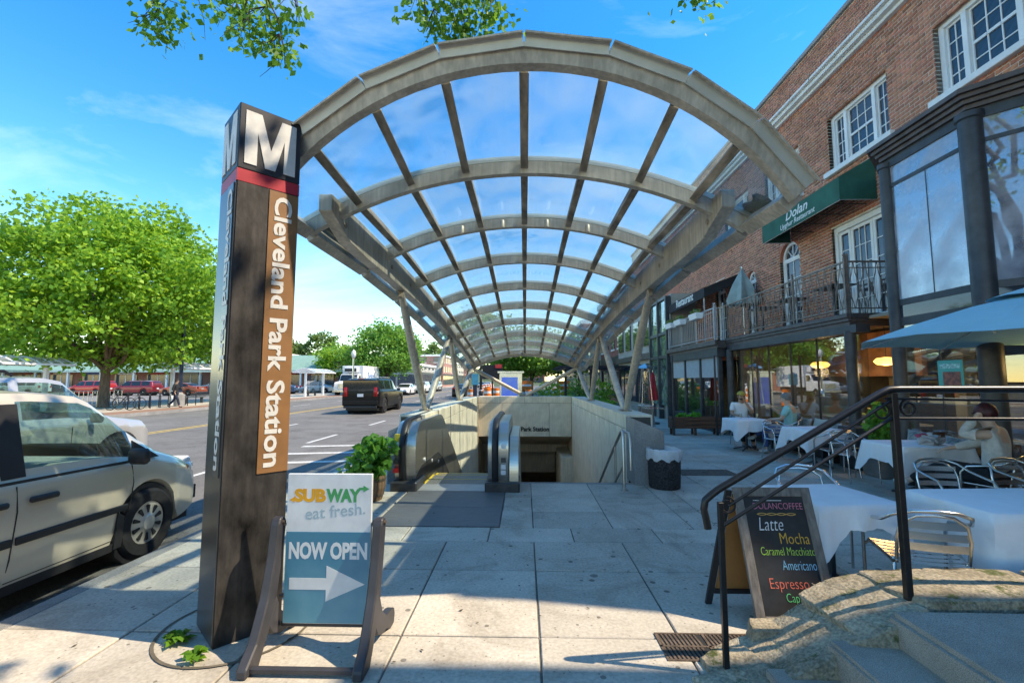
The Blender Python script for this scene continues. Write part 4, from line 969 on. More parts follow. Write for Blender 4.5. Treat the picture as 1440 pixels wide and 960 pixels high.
# ---- balcony with wrought railing
bal = MB().bx(6.28, BX + .01, 8.92, 14.2, 2.72, 2.94).build('balcony_slab', M_brown, bb)
for k, (x, z0, z1) in enumerate(((6.2, 2.86, 2.95), (6.23, 2.79, 2.86), (6.26, 2.70, 2.79))): MB().bx(x, 6.285, 8.9 - .01 * (3 - k), 14.25, z0, z1 - .002).build('fascia_moulding', M_brown, bal, bevel=.006)
for k, (dy, z0, z1) in enumerate(((.06, 2.86, 2.95), (.04, 2.79, 2.86), (.02, 2.70, 2.79))): MB().bx(6.29, BX, 8.92 - dy, 8.925, z0, z1 - .002).build('fascia_moulding', M_brown, bal)
M_rail = mat('bronze_railing', (.24, .175, .145), .5, .5, var=.2, scale=8)
M_railw = mat('grey_white_railing', (.5, .5, .5), .5, .2, var=.1)
def railing(par, p0, p1, z0, m, n, posts=True, wavy=True, h=1.02):
    p0, p1 = Vector((*p0, z0)), Vector((*p1, z0)); d = p1 - p0; up = Vector((0, 0, 1)); u = d.normalized()
    r = MB().bar(p0 + up * h, p1 + up * h, .04, .03).build('railing', m, par)
    MB().bar(p0 + up * .1, p1 + up * .1, .025, .02).build('bottom_rail', m, r); MB().bar(p0 + up * (h - .12), p1 + up * (h - .12), .02, .015).build('upper_rail', m, r)
    for k in range(n):
        c = p0 + d * (k + .5) / n; w = d.length / n * .48
        if wavy:
            s = 1 if k % 2 else -1
            P = [c + u * w * s * q + up * z for q, z in ((-.9, .1), (-.5, .22), (.6, .42), (.9, .52), (.6, .62), (-.5, .8), (-.9, h - .02))]
        else: P = [c + up * .1, c + up * (h - .02)]
        MB().tube(P, .0085, 5).build('baluster', m, r)
        if wavy: MB().tube([c + up * .1, c + up * (h - .12)], .006, 4).build('baluster', m, r)
    k = max(1, round(d.length / 1.7))
    for q in range(k + 1):
        c = p0 + d * q / k; MB().bar(c, c + up * (h + .1), .038, .038).build('post', m, r); MB().lathe([(0, -.03), (.028, -.01), (.028, .015), (0, .045)], tuple(c + up * (h + .13)), 8).build('finial', m, r, smooth=60)
railing(bb, (6.27, 8.95), (6.27, 14.15), 2.95, M_rail, 44)
railing(bb, (6.31, 8.93), (BX - .05, 8.93), 2.95, M_rail, 7)
# white railed section further along
b2 = MB().bx(5.98, BX, 14.25, 19.0, 2.66, 2.9).build('balcony_slab', M_brown, bb)
MB().bx(5.9, 6.0, 14.25, 19.05, 2.76, 2.91).build('fascia_moulding', M_brown, b2, bevel=.006)
railing(bb, (5.97, 14.4), (5.97, 18.95), 2.91, M_railw, 26, wavy=False)
railing(bb, (6.0, 14.4), (6.25, 14.4), 2.91, M_railw, 2, wavy=False)
for k, (y, lab) in enumerate(((15.6, 'white flower box nearest the folded parasol on the white railing'), (17.2, 'white flower box in the middle of the white railing'), (18.3, 'white flower box at the far end of the white railing'))):
    fb = empty('flower_box', (5.86, y, 3.75), lab, 'flower box', 'flower boxes on the white balcony railing')
    b = MB(); b.prism([(5.75, 3.72), (5.95, 3.72), (5.99, 3.92), (5.71, 3.92)], lambda a, c: (a, y - .35, c), lambda a, c: (a, y + .35, c)); b.build('box', M_wtrim, fb, bevel=.008)
    foliage('flowers', [leaf_cloud((5.85, y, 4.0), (.14, .36, .1), 160, .07, 40 + k)], leafmat('flower_leaf', (.28, .3, .1), (.12, .2, .04)), fb)
    MB().bar((5.97, y, 3.74), (5.97, y, 3.94), .02, .03).build('hook', M_dark, fb)

# ---- glazed bay with canted ends
M_bglass = glass('bay_glass', (.7, .72, .76), .3, .015, (.74, .73, .78), .5)
M_sglass = glass('shop_glass', (.84, .88, .86), .13, .01)
bay = MB()
BP = [(BX, 8.68), (6.3, 7.83), (6.3, 6.33), (BX, 5.48)]
def cant(off):      # bay outline pushed outwards by off
    k = off * .4142
    return [(BX, 8.68 + off * 1.414), (6.3 - off, 7.83 + k), (6.3 - off, 6.33 - k), (BX, 5.48 - off * 1.414)]
def band(name, off, z0, z1, m, par, inn=.06):
    P = cant(off); Q = cant(off - inn)
    b = MB()
    for k in range(3):
        a, c, d, e = P[k], P[k + 1], Q[k + 1], Q[k]
        b.prism([a, c, d, e], lambda x, y: (x, y, z0), lambda x, y: (x, y, z1))
    return b.build(name, m, par)
bw = band('bay_window', .03, 5.3, 5.46, M_dark, bb, .16)
for k, (o_, z0, z1) in enumerate(((.08, 5.45, 5.52), (.13, 5.52, 5.585), (.18, 5.585, 5.65), (.23, 5.65, 5.72))): band('bay_cornice', o_, z0, z1 - .008, M_brown, bw, .3)
P = cant(.2); MB().prism(P, lambda x, y: (x, y, 5.70), lambda x, y: (x, y, 5.735)).build('bay_roof', M_brown, bw)
for z0, z1 in ((4.95, 5.01), (2.9, 3.0), (2.56, 2.7)): band('bay_rail', .02, z0, z1, M_dark, bw, .08)
band('bay_base', .03, 0, .62, M_dark, bw, .2)
for (x, y), r_ in (((6.3, 7.83), .1), ((6.3, 6.33), .135), ((BX - .06, 8.6), .08), ((BX - .05, 5.5), .1)):
    MB().lathe([(r_, 0), (r_, 5.3), (r_ * 1.2, 5.32), (r_ * 1.2, 5.4)], (x, y, 0), 20).build('bay_column', M_dark, bw, smooth=40)
for k in range(3):
    a, c = Vector((*BP[k], 0)), Vector((*BP[k + 1], 0)); d = (c - a); n = 2
    for (z0, z1, nn, m_) in ((5.01, 5.3, 1, M_bglass), (3.0, 4.95, 2, M_bglass), (2.7, 2.9, 1, M_wglass), (.62, 2.56, 2, M_sglass)):
        for q in range(nn):
            s, e = a + d * (q / nn + (.004 if q else 0)), a + d * ((q + 1) / nn - (.004 if q < nn - 1 else 0))
            mid = (s + e) / 2
            MB().bar((s.x, s.y, (z0 + z1) / 2), (e.x, e.y, (z0 + z1) / 2), .012, z1 - z0).build('glass_pane', m_, bw)
            if q: MB().bar((s.x, s.y, z0), (s.x, s.y, z1), .012, .02).build('mullion', M_dark, bw)
for z in (2.62, 5.3): MB().prism(cant(-.1), lambda x, y: (x, y, z), lambda x, y: (x, y, z + .05)).build('bay_floor', M_brown, bw)
MB().prism([(6.7, 8.3), (6.5, 7.7), (6.5, 6.5), (6.7, 5.9)], lambda x, y: (x, y, 3.05), lambda x, y: (x, y, 4.9)).build('inner_blind', mat('pale_blind', (.5, .5, .54), .8, var=.06), bw)

# ---- shopfront below the balcony
sf = MB().bx(6.24, 6.5, 8.7, 14.2, 2.56, 2.71).build('shopfront_head', M_dark, bb)
for y in (8.95, 14.15):
    MB().lathe([(.1, .8 if y < 9 else 0), (.1, 2.6)], (6.3, y, 0), 18).build('column', M_dark, sf, smooth=40)
MB().bx(6.12, 6.62, 8.72, 9.2, 0, .78).build('plinth', M_dark, sf, bevel=.01)
MB().bx(6.36, 6.55, 9.2, 14.05, 0, .46).build('stall_riser', M_dark, sf)
MB().bx(5.98, 6.36, 9.25, 13.6, .34, .42).build('window_bench', M_dark, sf, bevel=.008)
for y in (9.5, 11.4, 13.3): MB().bx(6.0, 6.34, y, y + .06, 0, .34).build('bench_leg', M_dark, sf)
ys = [9.22, 10.2, 11.2, 12.2, 13.1, 14.05]
for k in range(5):
    MB().bx(6.44, 6.452, ys[k] + .004, ys[k + 1] - .004, .46, 2.56).build('glass_pane', M_sglass, sf)
    if k: MB().bx(6.42, 6.47, ys[k] - .004, ys[k] + .004, .46, 2.56).build('mullion', M_dark, sf)
MB().bx(6.44, 6.452, 8.72, 9.2, .78, 2.56).build('glass_pane', M_sglass, sf)
# dining room behind the glass
M_room = mat('ochre_plaster', (.4, .34, .25), .8, var=.2, scale=2); M_roomw = mat('timber_panelling', (.2, .09, .035), .6, var=.3, scale=3, stretch=(1, 1, 8)); M_fl = mat('dining_floor', (.16, .11, .075), .5, var=.2)
MB().bx(11.2, 11.3, 3.2, 20, 0, 2.9).build('dining_wall', M_roomw, sf)
MB().bx(6.6, 11.2, 14.1, 14.2, 0, 2.9).build('dining_wall', M_room, sf); MB().bx(7.3, 11.2, 3.2, 3.3, 0, 2.9).build('dining_wall', M_room, sf)
MB().bx(6.56, 11.2, 3.3, 14.1, .0, .03).build('dining_floor', M_fl, sf); MB().bx(6.62, 11.2, 3.3, 14.1, 2.84, 2.9).build('dining_ceiling', M_room, sf)
for y in (9.6, 11.3): MB().bx(9.0, 9.25, y, y + .25, 0, 2.84).build('dining_pillar', M_room, sf)
MB().bx(8.0, 8.1, 9.4, 13.8, 1.75, 2.75).build('mural_panel', mat('mural_orange', (.4, .19, .09), .7, var=.6, scale=2.5, c2=(.12, .05, .03)), sf)
for (x, y, s) in ((7.9, 10.0, 1), (8.3, 12.4, 1), (7.6, 6.8, 1)):
    t = MB().bx(x - .4, x + .4, y - .4, y + .4, .72, .76).build('dining_table', M_white, sf)
    MB().lathe([(.2, .03), (.03, .06), (.03, .72)], (x, y, 0), 12).build('table_leg', M_dark, t)
M_lamp = mat('lit_lamp_shade', (.85, .55, .16), .6, var=.5, scale=9, c2=(.4, .2, .06), emit=1.6)
for k, (x, y, lab) in enumerate(((7.0, 11.0, 'patterned glowing pendant lamp left of the plinth column inside the window'), (6.95, 8.95, 'patterned glowing pendant lamp above the corner plinth inside the restaurant'), (6.9, 6.0, 'patterned glowing pendant lamp inside the canted bay at right'))):
    lp = empty('pendant_lamp', (x, y, 2.1), lab, 'lamp', 'pendant lamps in the restaurant')
    MB().lathe([(.03, .08), (.15, .06), (.2, 0), (.15, -.06), (.03, -.08)], (x, y, 2.02), 20).build('shade', M_lamp, lp, smooth=50)
    MB().tube([(x, y, 2.1), (x, y, 2.84)], .006, 5).build('cord', M_dark, lp)
    l = bpy.data.lights.new('lamp_glow', 'POINT'); l.energy = 7; l.color = (1, .68, .35); l.shadow_soft_size = .15
    lo = bpy.data.objects.new('lamp_glow', l); col.objects.link(lo); lo.location = (x, y, 1.85); setparent(lo, lp)
# poster in the bay
po = empty('window_poster', (6.28, 6.9, 1.7), 'teal poster taped inside the lower bay window', 'poster')
MB().bx(6.286, 6.290, 6.72, 7.12, 1.53, 1.95).build('sheet', mat('poster_teal', (.03, .38, .33), .6, var=.05), po)
MB().bx(6.284, 6.287, 6.76, 7.04, 1.58, 1.78).build('picture', mat('poster_photo', (.45, .14, .09), .6, var=.6, scale=18, c2=(.05, .05, .05)), po)
MB().bx(6.284, 6.287, 6.76, 7.08, 1.83, 1.9).build('caption_bar', mat('poster_caption', (.3, .65, .6), .6, var=.4, scale=40), po)

# ---- far wing: dark awning, glazed stair tower, pale panels
wing = empty('glazed_shop_wing', (6.0, 20, 0), 'pale panelled shop wing with tall green tinted glass past the balcony', 'building')
M_pale = mat('pale_panel', (.4, .38, .33), .7, var=.08, scale=1.5); M_gglass = glass('green_glass', (.55, .75, .65), .3, .02, (.42, .55, .45), .4)
MB().bx(6.15, 8, 19.1, 30, 0, 5.3).build('wall', M_pale, wing)
for y in (19.05, 20.3, 21.6): MB().bx(5.9, 6.1, y, y + .14, 0, 5.2).build('mullion', M_dark, wing)
for z in (2.6, 3.6, 5.1): MB().bx(5.92, 6.12, 19.2, 21.6, z, z + .13).build('rail', M_dark, wing)
for z0, z1 in ((.6, 2.6), (2.73, 3.6), (3.73, 5.1)):
    for y in (19.2, 20.45): MB().bx(6.0, 6.015, y, y + 1.14, z0, z1).build('glass_pane', M_gglass, wing)
for k in range(4):
    y = 22.2 + k * 2
    MB().bx(6.08, 6.16, y, y + 1.7, .5, 2.5).build('shop_window', M_wglass, wing); MB().bx(6.08, 6.16, y + .2, y + 1.4, 3.4, 4.8).build('upper_window', M_wglass, wing)
MB().bx(5.95, 6.2, 21.8, 30, 2.7, 3.0).build('fascia', M_brown, wing)
a2 = empty('black_awning', (6.5, 17.2, 4.7), 'black canvas awning with white lettering over the white railing', 'awning')
prof = [(BX - .01, 5.2), (6.0, 4.75), (6.0, 4.42), (6.015, 4.42), (6.015, 4.73), (BX - .01, 5.18)]
MB().prism(prof, lambda a, c: (a, 15.2, c), lambda a, c: (a, 19.0, c)).build('canvas', M_blackc, a2)
MB().prism([(BX - .01, 5.19), (6.0, 4.745), (6.0, 4.42), (BX - .01, 4.9)], lambda a, c: (a, 15.194, c), lambda a, c: (a, 15.198, c)).build('side_panel', M_blackc, a2)
text('awning_lettering', 'Restaurant', M_awt, .25, (5.995, 17.1, 4.51), (0, -1, 0), (0, 0, 1), a2, .004, .004, width=1.8, align='CENTER')
for y in (15.3, 18.9): MB().bar((6.03, y, 2.91), (6.03, y, 4.42), .03, .03).build('pole', M_railw, a2)
# shopfront beneath the white railing
sf2 = MB().bx(6.0, 6.3, 14.35, 19, 2.4, 2.66).build('shopfront_head', M_dark, bb)
for y in (14.4, 15.9, 17.4, 18.9): MB().bx(6.05, 6.17, y, y + .1, 0, 2.4).build('mullion', M_dark, sf2)
for y in (14.5, 16.0, 17.5):
    MB().bx(6.1, 6.112, y, y + 1.4, .45, 1.75).build('glass_pane', M_sglass, sf2); MB().bx(6.1, 6.112, y, y + 1.4, 1.75, 2.4).build('blind_pane', mat('pale_roller_blind', (.42, .44, .43), .7, var=.05), sf2)
MB().bx(6.08, 6.2, 14.5, 18.9, 0, .45).build('stall_riser', M_dark, sf2)
MB().bx(7.6, 7.7, 14.5, 19, 0, 2.4).build('dining_wall', M_roomw, sf2)
# neighbouring block on the near side of the alley
nb_ = empty('neighbour_block', (BX, -8, 0), 'brick block across the narrow alley at the near right', 'building')
MB().bx(BX, BX + 12, -22, 1.5, 0, 9.9).build('wall', mat('neighbour_brick', (.28, .09, .06), .9, var=.2, scale=3), nb_)
for k in range(6): MB().bx(BX - .03, BX + .02, -20 + k * 3.5, -18.2 + k * 3.5, 4, 6).build('window', M_wglass, nb_)
# ------------------------------------------------------------------ pavement cafe
M_alu = mat('polished_aluminium', (.66, .66, .65), .22, .95, var=.06, scale=6)
M_cloth = mat('white_tablecloth', (.84, .81, .8), .85, var=.03, scale=6, bump=.3, bscale=9)
def chair_proto():
    t = empty('bistro_chair', (0, 0, 0))
    side = [(.245, .23, 0), (.25, .22, .3), (.255, .2, .56), (.255, .14, .635), (.255, 0, .66), (.25, -.14, .69), (.21, -.235, .75), (.12, -.275, .785), (0, -.285, .795)]
    MB().tube(side + [(-x, y, z) for x, y, z in side[-2::-1]], .0125, 8).build('arm_hoop', M_alu, t, smooth=60)
    inn = [(.195, -.19, .42), (.2, -.225, .6), (.18, -.245, .7), (.1, -.265, .755), (0, -.27, .765)]
    MB().tube(inn + [(-x, y, z) for x, y, z in inn[-2::-1]], .011, 8).build('back_hoop', M_alu, t, smooth=60)
    for s in (-1, 1):
        MB().tube([(s * .2, -.16, .44), (s * .225, -.24, .2), (s * .235, -.28, 0)], .0125, 8).build('leg', M_alu, t, smooth=60)
        MB().tube([(s * .215, .22, .435), (s * .215, -.19, .425)], .011, 8).build('seat_rail', M_alu, t, smooth=60)
        MB().tube([(s * .25, .22, .4), (s * .215, .2, .435)], .01, 6).build('bracket', M_alu, t)
    for k in range(6):
        y = .2 - k * .076
        MB().grid(lambda u, v: (-.21 + .42 * u, y + .058 * (v - .5), .447 - .012 * math.sin(math.pi * u) - .002 * k), 6, 1).build('seat_slat', M_alu, t, smooth=60)
    for k in range(3):
        z = .52 + k * .075; yb = -.215 - k * .012
        MB().grid(lambda u, v: (-.195 + .39 * u, yb - .02 * math.sin(math.pi * u), z + .05 * v), 8, 1).build('back_slat', M_alu, t, smooth=60)
    return t
CH0 = chair_proto(); used = [False]
def chair(x, y, face, label, z=0.):
    """face: direction the sitter looks, (dx, dy)"""
    o = CH0 if not used[0] else copy_tree(CH0); used[0] = True
    o.location = (x, y, z); o.rotation_euler = (0, 0, math.atan2(face[1], face[0]) - math.pi / 2)
    return tag(o, label, 'chair', 'aluminium chairs of the pavement cafe')
def cloth_table(name, x, y, w, d, rz, label, drop=.3, seed=0, h=.74):
    t = empty(name, (x, y, 0), label, 'table', 'cloth covered cafe tables'); rr = random.Random(seed)
    q = Matrix.Rotation(rz, 3, 'Z'); ph = [rr.uniform(0, 6.28) for _ in range(4)]
    n = 64; rows = []
    def edge(s):      # rounded rectangle perimeter
        per = 2 * (w + d); l = s * per
        if l < w: return (-w / 2 + l, -d / 2, 0, -1)
        l -= w
        if l < d: return (w / 2, -d / 2 + l, 1, 0)
        l -= d
        if l < w: return (w / 2 - l, d / 2, 0, 1)
        l -= w
        return (-w / 2, d / 2 - l, -1, 0)
    corner = lambda px, py: max(0, 1 - (math.hypot(w / 2 - abs(px), d / 2 - abs(py)) / .22))
    rings = 9
    for r_ in range(rings):
        for k in range(n):
            px, py, nx, ny = edge(k / n); c = corner(px, py)
            if r_ < 2: f = (.4, .985)[r_]; rows.append((px * f, py * f, h + rr.uniform(-.001, .001)))
            else:
                t_ = (r_ - 2) / (rings - 3); dn = (drop + .22 * c) * t_
                fold = (.014 + .03 * c) * math.sin(k * 1.05 + ph[0]) * t_ + .012 * math.sin(k * 2.3 + ph[1]) * t_
                out = .012 + .03 * t_ + fold + c * .05 * t_
                vx, vy = px, py; L_ = math.hypot(vx, vy) or 1
                dx, dy = (nx * (1 - c) + vx / L_ * c * 1.2, ny * (1 - c) + vy / L_ * c * 1.2)
                rows.append((px + dx * out, py + dy * out, h - .006 - dn + .012 * math.sin(k * .8 + ph[2]) * t_))
    rows.append((0, 0, h)); ci = len(rows) - 1
    fs = [(r_ * n + k, r_ * n + (k + 1) % n, r_ * n + n + (k + 1) % n, r_ * n + n + k) for r_ in range(rings - 1) for k in range(n)] + [(ci, k, (k + 1) % n) for k in range(n)]
    MB().add([q @ Vector(p) + Vector((x, y, 0)) for p in rows], fs).build('tablecloth', M_cloth, t, smooth=70)
    MB().box((x, y, h - .02), (w - .03, d - .03, .025), rz=rz).build('table_top', M_dark, t)
    nl = 2 if w > 1.2 else 1
    for k in range(nl):
        ox = 0 if nl == 1 else (-w / 4 if k == 0 else w / 4); o = q @ Vector((ox, 0, 0)) + Vector((x, y, 0))
        MB().lathe([(.03, .03), (.03, h - .033)], (o.x, o.y, 0), 12).build('pedestal', M_dark, t)
        for a in range(4):
            e = q @ Vector((math.cos(a * math.pi / 2 + .78), math.sin(a * math.pi / 2 + .78), 0))
            MB().tube([o + Vector((0, 0, .12)), o + e * .15 + Vector((0, 0, .05)), o + e * .3 + Vector((0, 0, .012))], .016, 6).build('foot', M_dark, t)
    return t
cloth_table('cafe_table', 2.45, 3.85, .66, .66, .1, 'white clothed table just behind the chalkboard', .16, 1)
cloth_table('cafe_table', 4.08, 3.72, 1.75, .72, .06, 'long white clothed table at the right edge behind the stone wall', .3, 2)
cloth_table('cafe_table', 5.68, 6.9, .95, .8, 0, 'white clothed table where the woman with dark red hair sits', .24, 3)
cloth_table('cafe_table', 5.55, 9.05, .72, .72, .1, 'empty white clothed table between the two men and the woman', .24, 4)
cloth_table('cafe_table', 5.3, 11.2, .78, .72, .05, 'white clothed table shared by the two seated men', .26, 5)
chair(2.78, 3.42, (.3, .95), 'shiny slatted chair in the foreground with its back to the viewer')
chair(2.72, 4.55, (-.25, -1), 'chair behind the near table beyond the chalkboard')
chair(4.45, 4.95, (-.1, -1), 'chair on the far side of the long table, nearer the handrail post')
chair(5.3, 5.0, (.1, -1), 'chair on the far side of the long table at the picture edge')
chair(5.55, 5.68, (-.5, .86), 'chair the woman with dark red hair sits on')
chair(5.45, 7.85, (.05, -1), 'empty chair across the table from the woman')
chair(5.5, 8.35, (.1, 1), 'chair on the near side of the empty middle table')
chair(6.05, 8.75, (-1, .25), 'chair between the empty middle table and the black plinth')
chair(5.35, 9.85, (.1, -1), 'chair on the far side of the empty middle table')
chair(5.58, 12.0, (-.2, -1), 'chair the man in the yellow cap sits on')
chair(5.9, 10.5, (-.7, .7), 'chair the grey haired man sits on')

# ---- people
def skin_mesh(name, pts, edges, rad, m, parent, sub=2, root=0):
    me = bpy.data.meshes.new(name); me.from_pydata([tuple(p) for p in pts], edges, [])
    o = bpy.data.objects.new(name, me); col.objects.link(o)
    o.modifiers.new('skin', 'SKIN'); sd = me.skin_vertices[0].data
    for i, r in enumerate(rad): sd[i].radius = r if isinstance(r, tuple) else (r, r); sd[i].use_root = (i == root)
    s = o.modifiers.new('sub', 'SUBSURF'); s.levels = sub; s.render_levels = sub
    dg = bpy.context.evaluated_depsgraph_get(); m2 = bpy.data.meshes.new_from_object(o.evaluated_get(dg)); bpy.data.objects.remove(o); bpy.data.meshes.remove(me)
    m2.shade_smooth(); m2.materials.clear(); m2.materials.append(m); m2.name = name
    a = np.empty(len(m2.vertices) * 3); m2.vertices.foreach_get('co', a); a = a.reshape(-1, 3); c = (a.min(0) + a.max(0)) / 2
    m2.vertices.foreach_set('co', (a - c).ravel()); m2.update()
    return link_mesh(name, m2, parent, tuple(float(q) for q in c))
M_skin1 = mat('skin_tan', (.42, .24, .16), .5, var=.06, sss=.1); M_skin2 = mat('skin_light', (.56, .35, .26), .5, var=.06); M_shoe = mat('shoe_dark', (.03, .028, .03), .6); M_shoew = mat('shoe_white', (.55, .53, .5), .6)
SEAT = dict(pel=(0, -.02, .55), sp=(0, -.06, .76), ch=(0, -.05, .96), nk=(0, -.02, 1.115), hb=(0, .012, 1.175), hd=(0, .022, 1.25), tp=(0, .008, 1.325), ns=(0, .118, 1.225),
            hl=(.1, .03, .52), kl=(.13, .44, .53), al=(.13, .42, .1), tl=(.13, .56, .045), hr=(-.1, .03, .52), kr=(-.13, .44, .53), ar=(-.13, .42, .1), tr=(-.13, .56, .045),
            sl=(.185, -.045, 1.03), el=(.25, .06, .8), wl=(.16, .26, .78), sr=(-.185, -.045, 1.03), er=(-.25, .06, .8), wr=(-.16, .26, .78))
def person(label, loc, face, skin, shirt, trousers, shoe, J=None, hair=None, cap=None, beard=None, longsleeve=False, shirtname='shirt', base=SEAT, hairlen=0.):
    j = dict(base); j.update(J or {}); rz = math.atan2(face[1], face[0]) - math.pi / 2; q = Matrix.Rotation(rz, 3, 'Z'); L0 = Vector(loc)
    W = {k: q @ Vector(v) + L0 for k, v in j.items()}
    p = empty('person', loc, label, 'person')
    names = ['pel', 'sp', 'ch', 'nk', 'hb', 'hd', 'tp', 'hl', 'kl', 'al', 'tl', 'hr', 'kr', 'ar', 'tr', 'sl', 'el', 'wl', 'sr', 'er', 'wr', 'ns']
    rd = dict(pel=(.135, .115), sp=(.12, .1), ch=(.14, .105), nk=.055, hb=(.066, .07), hd=(.078, .095), tp=(.06, .075), hl=.085, kl=.058, al=.038, tl=.035, hr=.085, kr=.058, ar=.038, tr=.035, sl=.06, el=.042, wl=.028, sr=.06, er=.042, wr=.028, ns=.014)
    E = [('pel', 'sp'), ('sp', 'ch'), ('ch', 'nk'), ('nk', 'hb'), ('hb', 'hd'), ('hd', 'tp'), ('hd', 'ns'), ('pel', 'hl'), ('hl', 'kl'), ('kl', 'al'), ('al', 'tl'), ('pel', 'hr'), ('hr', 'kr'), ('kr', 'ar'), ('ar', 'tr'), ('ch', 'sl'), ('sl', 'el'), ('el', 'wl'), ('ch', 'sr'), ('sr', 'er'), ('er', 'wr')]
    pts = [W[n] for n in names]; rad = [rd[n] for n in names]; ed = [(names.index(a), names.index(b)) for a, b in E]
    for s in ('l', 'r'):
        w, e = W['w' + s], W['e' + s]; d = (w - e).normalized(); u = d.cross(Vector((0, 0, 1)));  u = u.normalized() if u.length > .1 else Vector((1, 0, 0)); v = u.cross(d)
        pi_ = len(pts); pts.append(w + d * .065); rad.append((.034, .02)); ed.append((names.index('w' + s), pi_))
        for k in range(4):
            f0 = w + d * .1 + u * (.024 * (k - 1.5) * .85); ln = (.055, .068, .064, .048)[k]; b = len(pts)
            pts += [f0, f0 + d * ln * .5 - v * .012, f0 + d * ln - v * .035]; rad += [.0095, .0085, .007]; ed += [(pi_, b), (b, b + 1), (b + 1, b + 2)]
        b = len(pts); sg = 1 if s == 'l' else -1
        pts += [w + d * .045 + u * .035 * sg, w + d * .085 + u * .05 * sg - v * .01]; rad += [.011, .008]; ed += [(pi_, b), (b, b + 1)]
    skin_mesh('body', pts, ed, rad, skin, p)
    def part(nm, ns, es, r, m, sub=2): skin_mesh(nm, [W[n] if isinstance(n, str) else n for n in ns], es, r, m, p, sub)
    lerp = lambda a, b, t: W[a].lerp(W[b], t)
    sl = 1. if longsleeve else .75
    ns = ['pel', 'sp', 'ch', lerp('ch', 'nk', .72), 'sl', lerp('sl', 'el', sl), 'sr', lerp('sr', 'er', sl)]; es = [(0, 1), (1, 2), (2, 3), (2, 4), (4, 5), (2, 6), (6, 7)]; r_ = [(.165, .145), (.155, .13), (.165, .13), .075, .082, .064, .082, .064]
    if longsleeve: ns += [lerp('el', 'wl', .92), lerp('er', 'wr', .92)]; es += [(5, 8), (7, 9)]; r_ += [.046, .046]
    part(shirtname, ns, es, r_, shirt)
    part('trousers', ['pel', 'hl', 'kl', lerp('kl', 'al', .93), 'hr', 'kr', lerp('kr', 'ar', .93)], [(0, 1), (1, 2), (2, 3), (0, 4), (4, 5), (5, 6)], [(.155, .13), .105, .076, .058, .105, .076, .058], trousers)
    for s in ('l', 'r'):
        part('shoe', [lerp('k' + s, 'a' + s, .98), W['a' + s] + (W['a' + s] - W['k' + s]).normalized() * .045, W['t' + s] + (W['t' + s] - W['a' + s]).normalized() * .04], [(0, 1), (1, 2)], [.045, .046, (.045, .036)], shoe)
    hq = q
    def cap_mesh(nm, m, rx, ry, rz_, dy, dz, zmin, thick=1.0, seed=1, rough=.006):
        b = MB(); n1, n2 = 20, 12; c = W['hd'] + hq @ Vector((0, dy, dz)); rr = random.Random(seed)
        def fn(u, v):
            a = 2 * math.pi * u; e = zmin + (math.pi / 2 - zmin) * v; front = max(0, math.sin(a))
            ee = max(e, zmin + .95 * front * (1 - v)) if nm == 'hair' else e
            w = 1 + rr.uniform(-rough, rough) * 8 * (nm == 'hair')
            return c + hq @ Vector((rx * math.cos(a) * math.cos(ee) * w, ry * math.sin(a) * math.cos(ee) * w, rz_ * math.sin(ee)))
        b.grid(fn, n1, n2); b.build(nm, m, p, smooth=80)
    if hair: cap_mesh('hair', hair, .094, .108, .115 + .0 * hairlen, -.012, .022, -.55 - hairlen)
    if cap:
        cap_mesh('cap', cap, .098, .112, .1, -.004, .035, .05)
        c = W['hd'] + hq @ Vector((0, 0, .045)); MB().grid(lambda u, v: c + hq @ Vector(((u - .5) * .15, .09 + .085 * v * math.sin(math.pi * (.15 + .7 * u)), -.006 - .012 * v)), 8, 3).build('cap_peak', cap, p)
    if beard: part('beard', [W['hd'] + hq @ Vector((0, .075, -.075)), W['hd'] + hq @ Vector((.05, .03, -.06)), W['hd'] + hq @ Vector((-.05, .03, -.06))], [(0, 1), (0, 2)], [.032, .026, .026], beard, 1)
    for s in (-1, 1):
        c = W['hd'] + hq @ Vector((s * .033, .097, -.0)); MB().lathe([(0, -.008), (.009, -.004), (.009, .004), (0, .008)], tuple(c), 8).build('eye', M_shoe, p)
        c = W['hd'] + hq @ Vector((s * .083, .005, -.015)); MB().lathe([(0, -.03), (.012, -.018), (.014, .012), (0, .03)], tuple(c), 8).build('ear', skin, p, smooth=60)
    c = W['hd'] + hq @ Vector((0, .098, -.058)); MB().box(tuple(c), (.04, .01, .008), rz=rz).build('mouth', mat('lips', (.32, .13, .11), .5), p)
    return p
M_shw = mat('white_shirt', (.7, .7, .69), .9, var=.04); M_teal = mat('aqua_shirt', (.22, .52, .52), .9, var=.06); M_jean = mat('blue_jeans', (.045, .1, .24), .9, var=.2, scale=12); M_blk = mat('black_cloth', (.02, .02, .022), .9, var=.1); M_knit = mat('pale_grey_knit', (.56, .53, .49), .95, var=.1, scale=20, bump=.4)
M_hg = mat('grey_hair', (.2, .19, .18), .7, var=.3, scale=30); M_hr = mat('dark_red_hair', (.075, .012, .014), .5, var=.4, scale=25, stretch=(1, 1, .3)); M_bd = mat('dark_beard', (.035, .025, .02), .8); M_capy = mat('yellow_cap', (.42, .33, .06), .8, var=.1)
person('seated man in white shirt and yellow cap with hand raised to his face', (5.58, 12.0, 0), (-.2, -1), M_skin1, M_shw, M_blk, M_shoe, dict(er=(-.24, .1, .82), wr=(-.07, .14, 1.11), al=(.1, .5, .1), tl=(.1, .64, .045)), cap=M_capy, beard=M_bd)
person('seated grey haired man in aqua shirt and blue jeans facing the table', (5.9, 10.5, 0), (-.7, .7), M_skin2, M_teal, M_jean, M_shoew, dict(wl=(.12, .3, 1.0), el=(.24, .16, .82), kl=(.1, .45, .6), al=(.02, .72, .34), tl=(.02, .84, .3), kr=(-.1, .46, .53)), hair=M_hg)
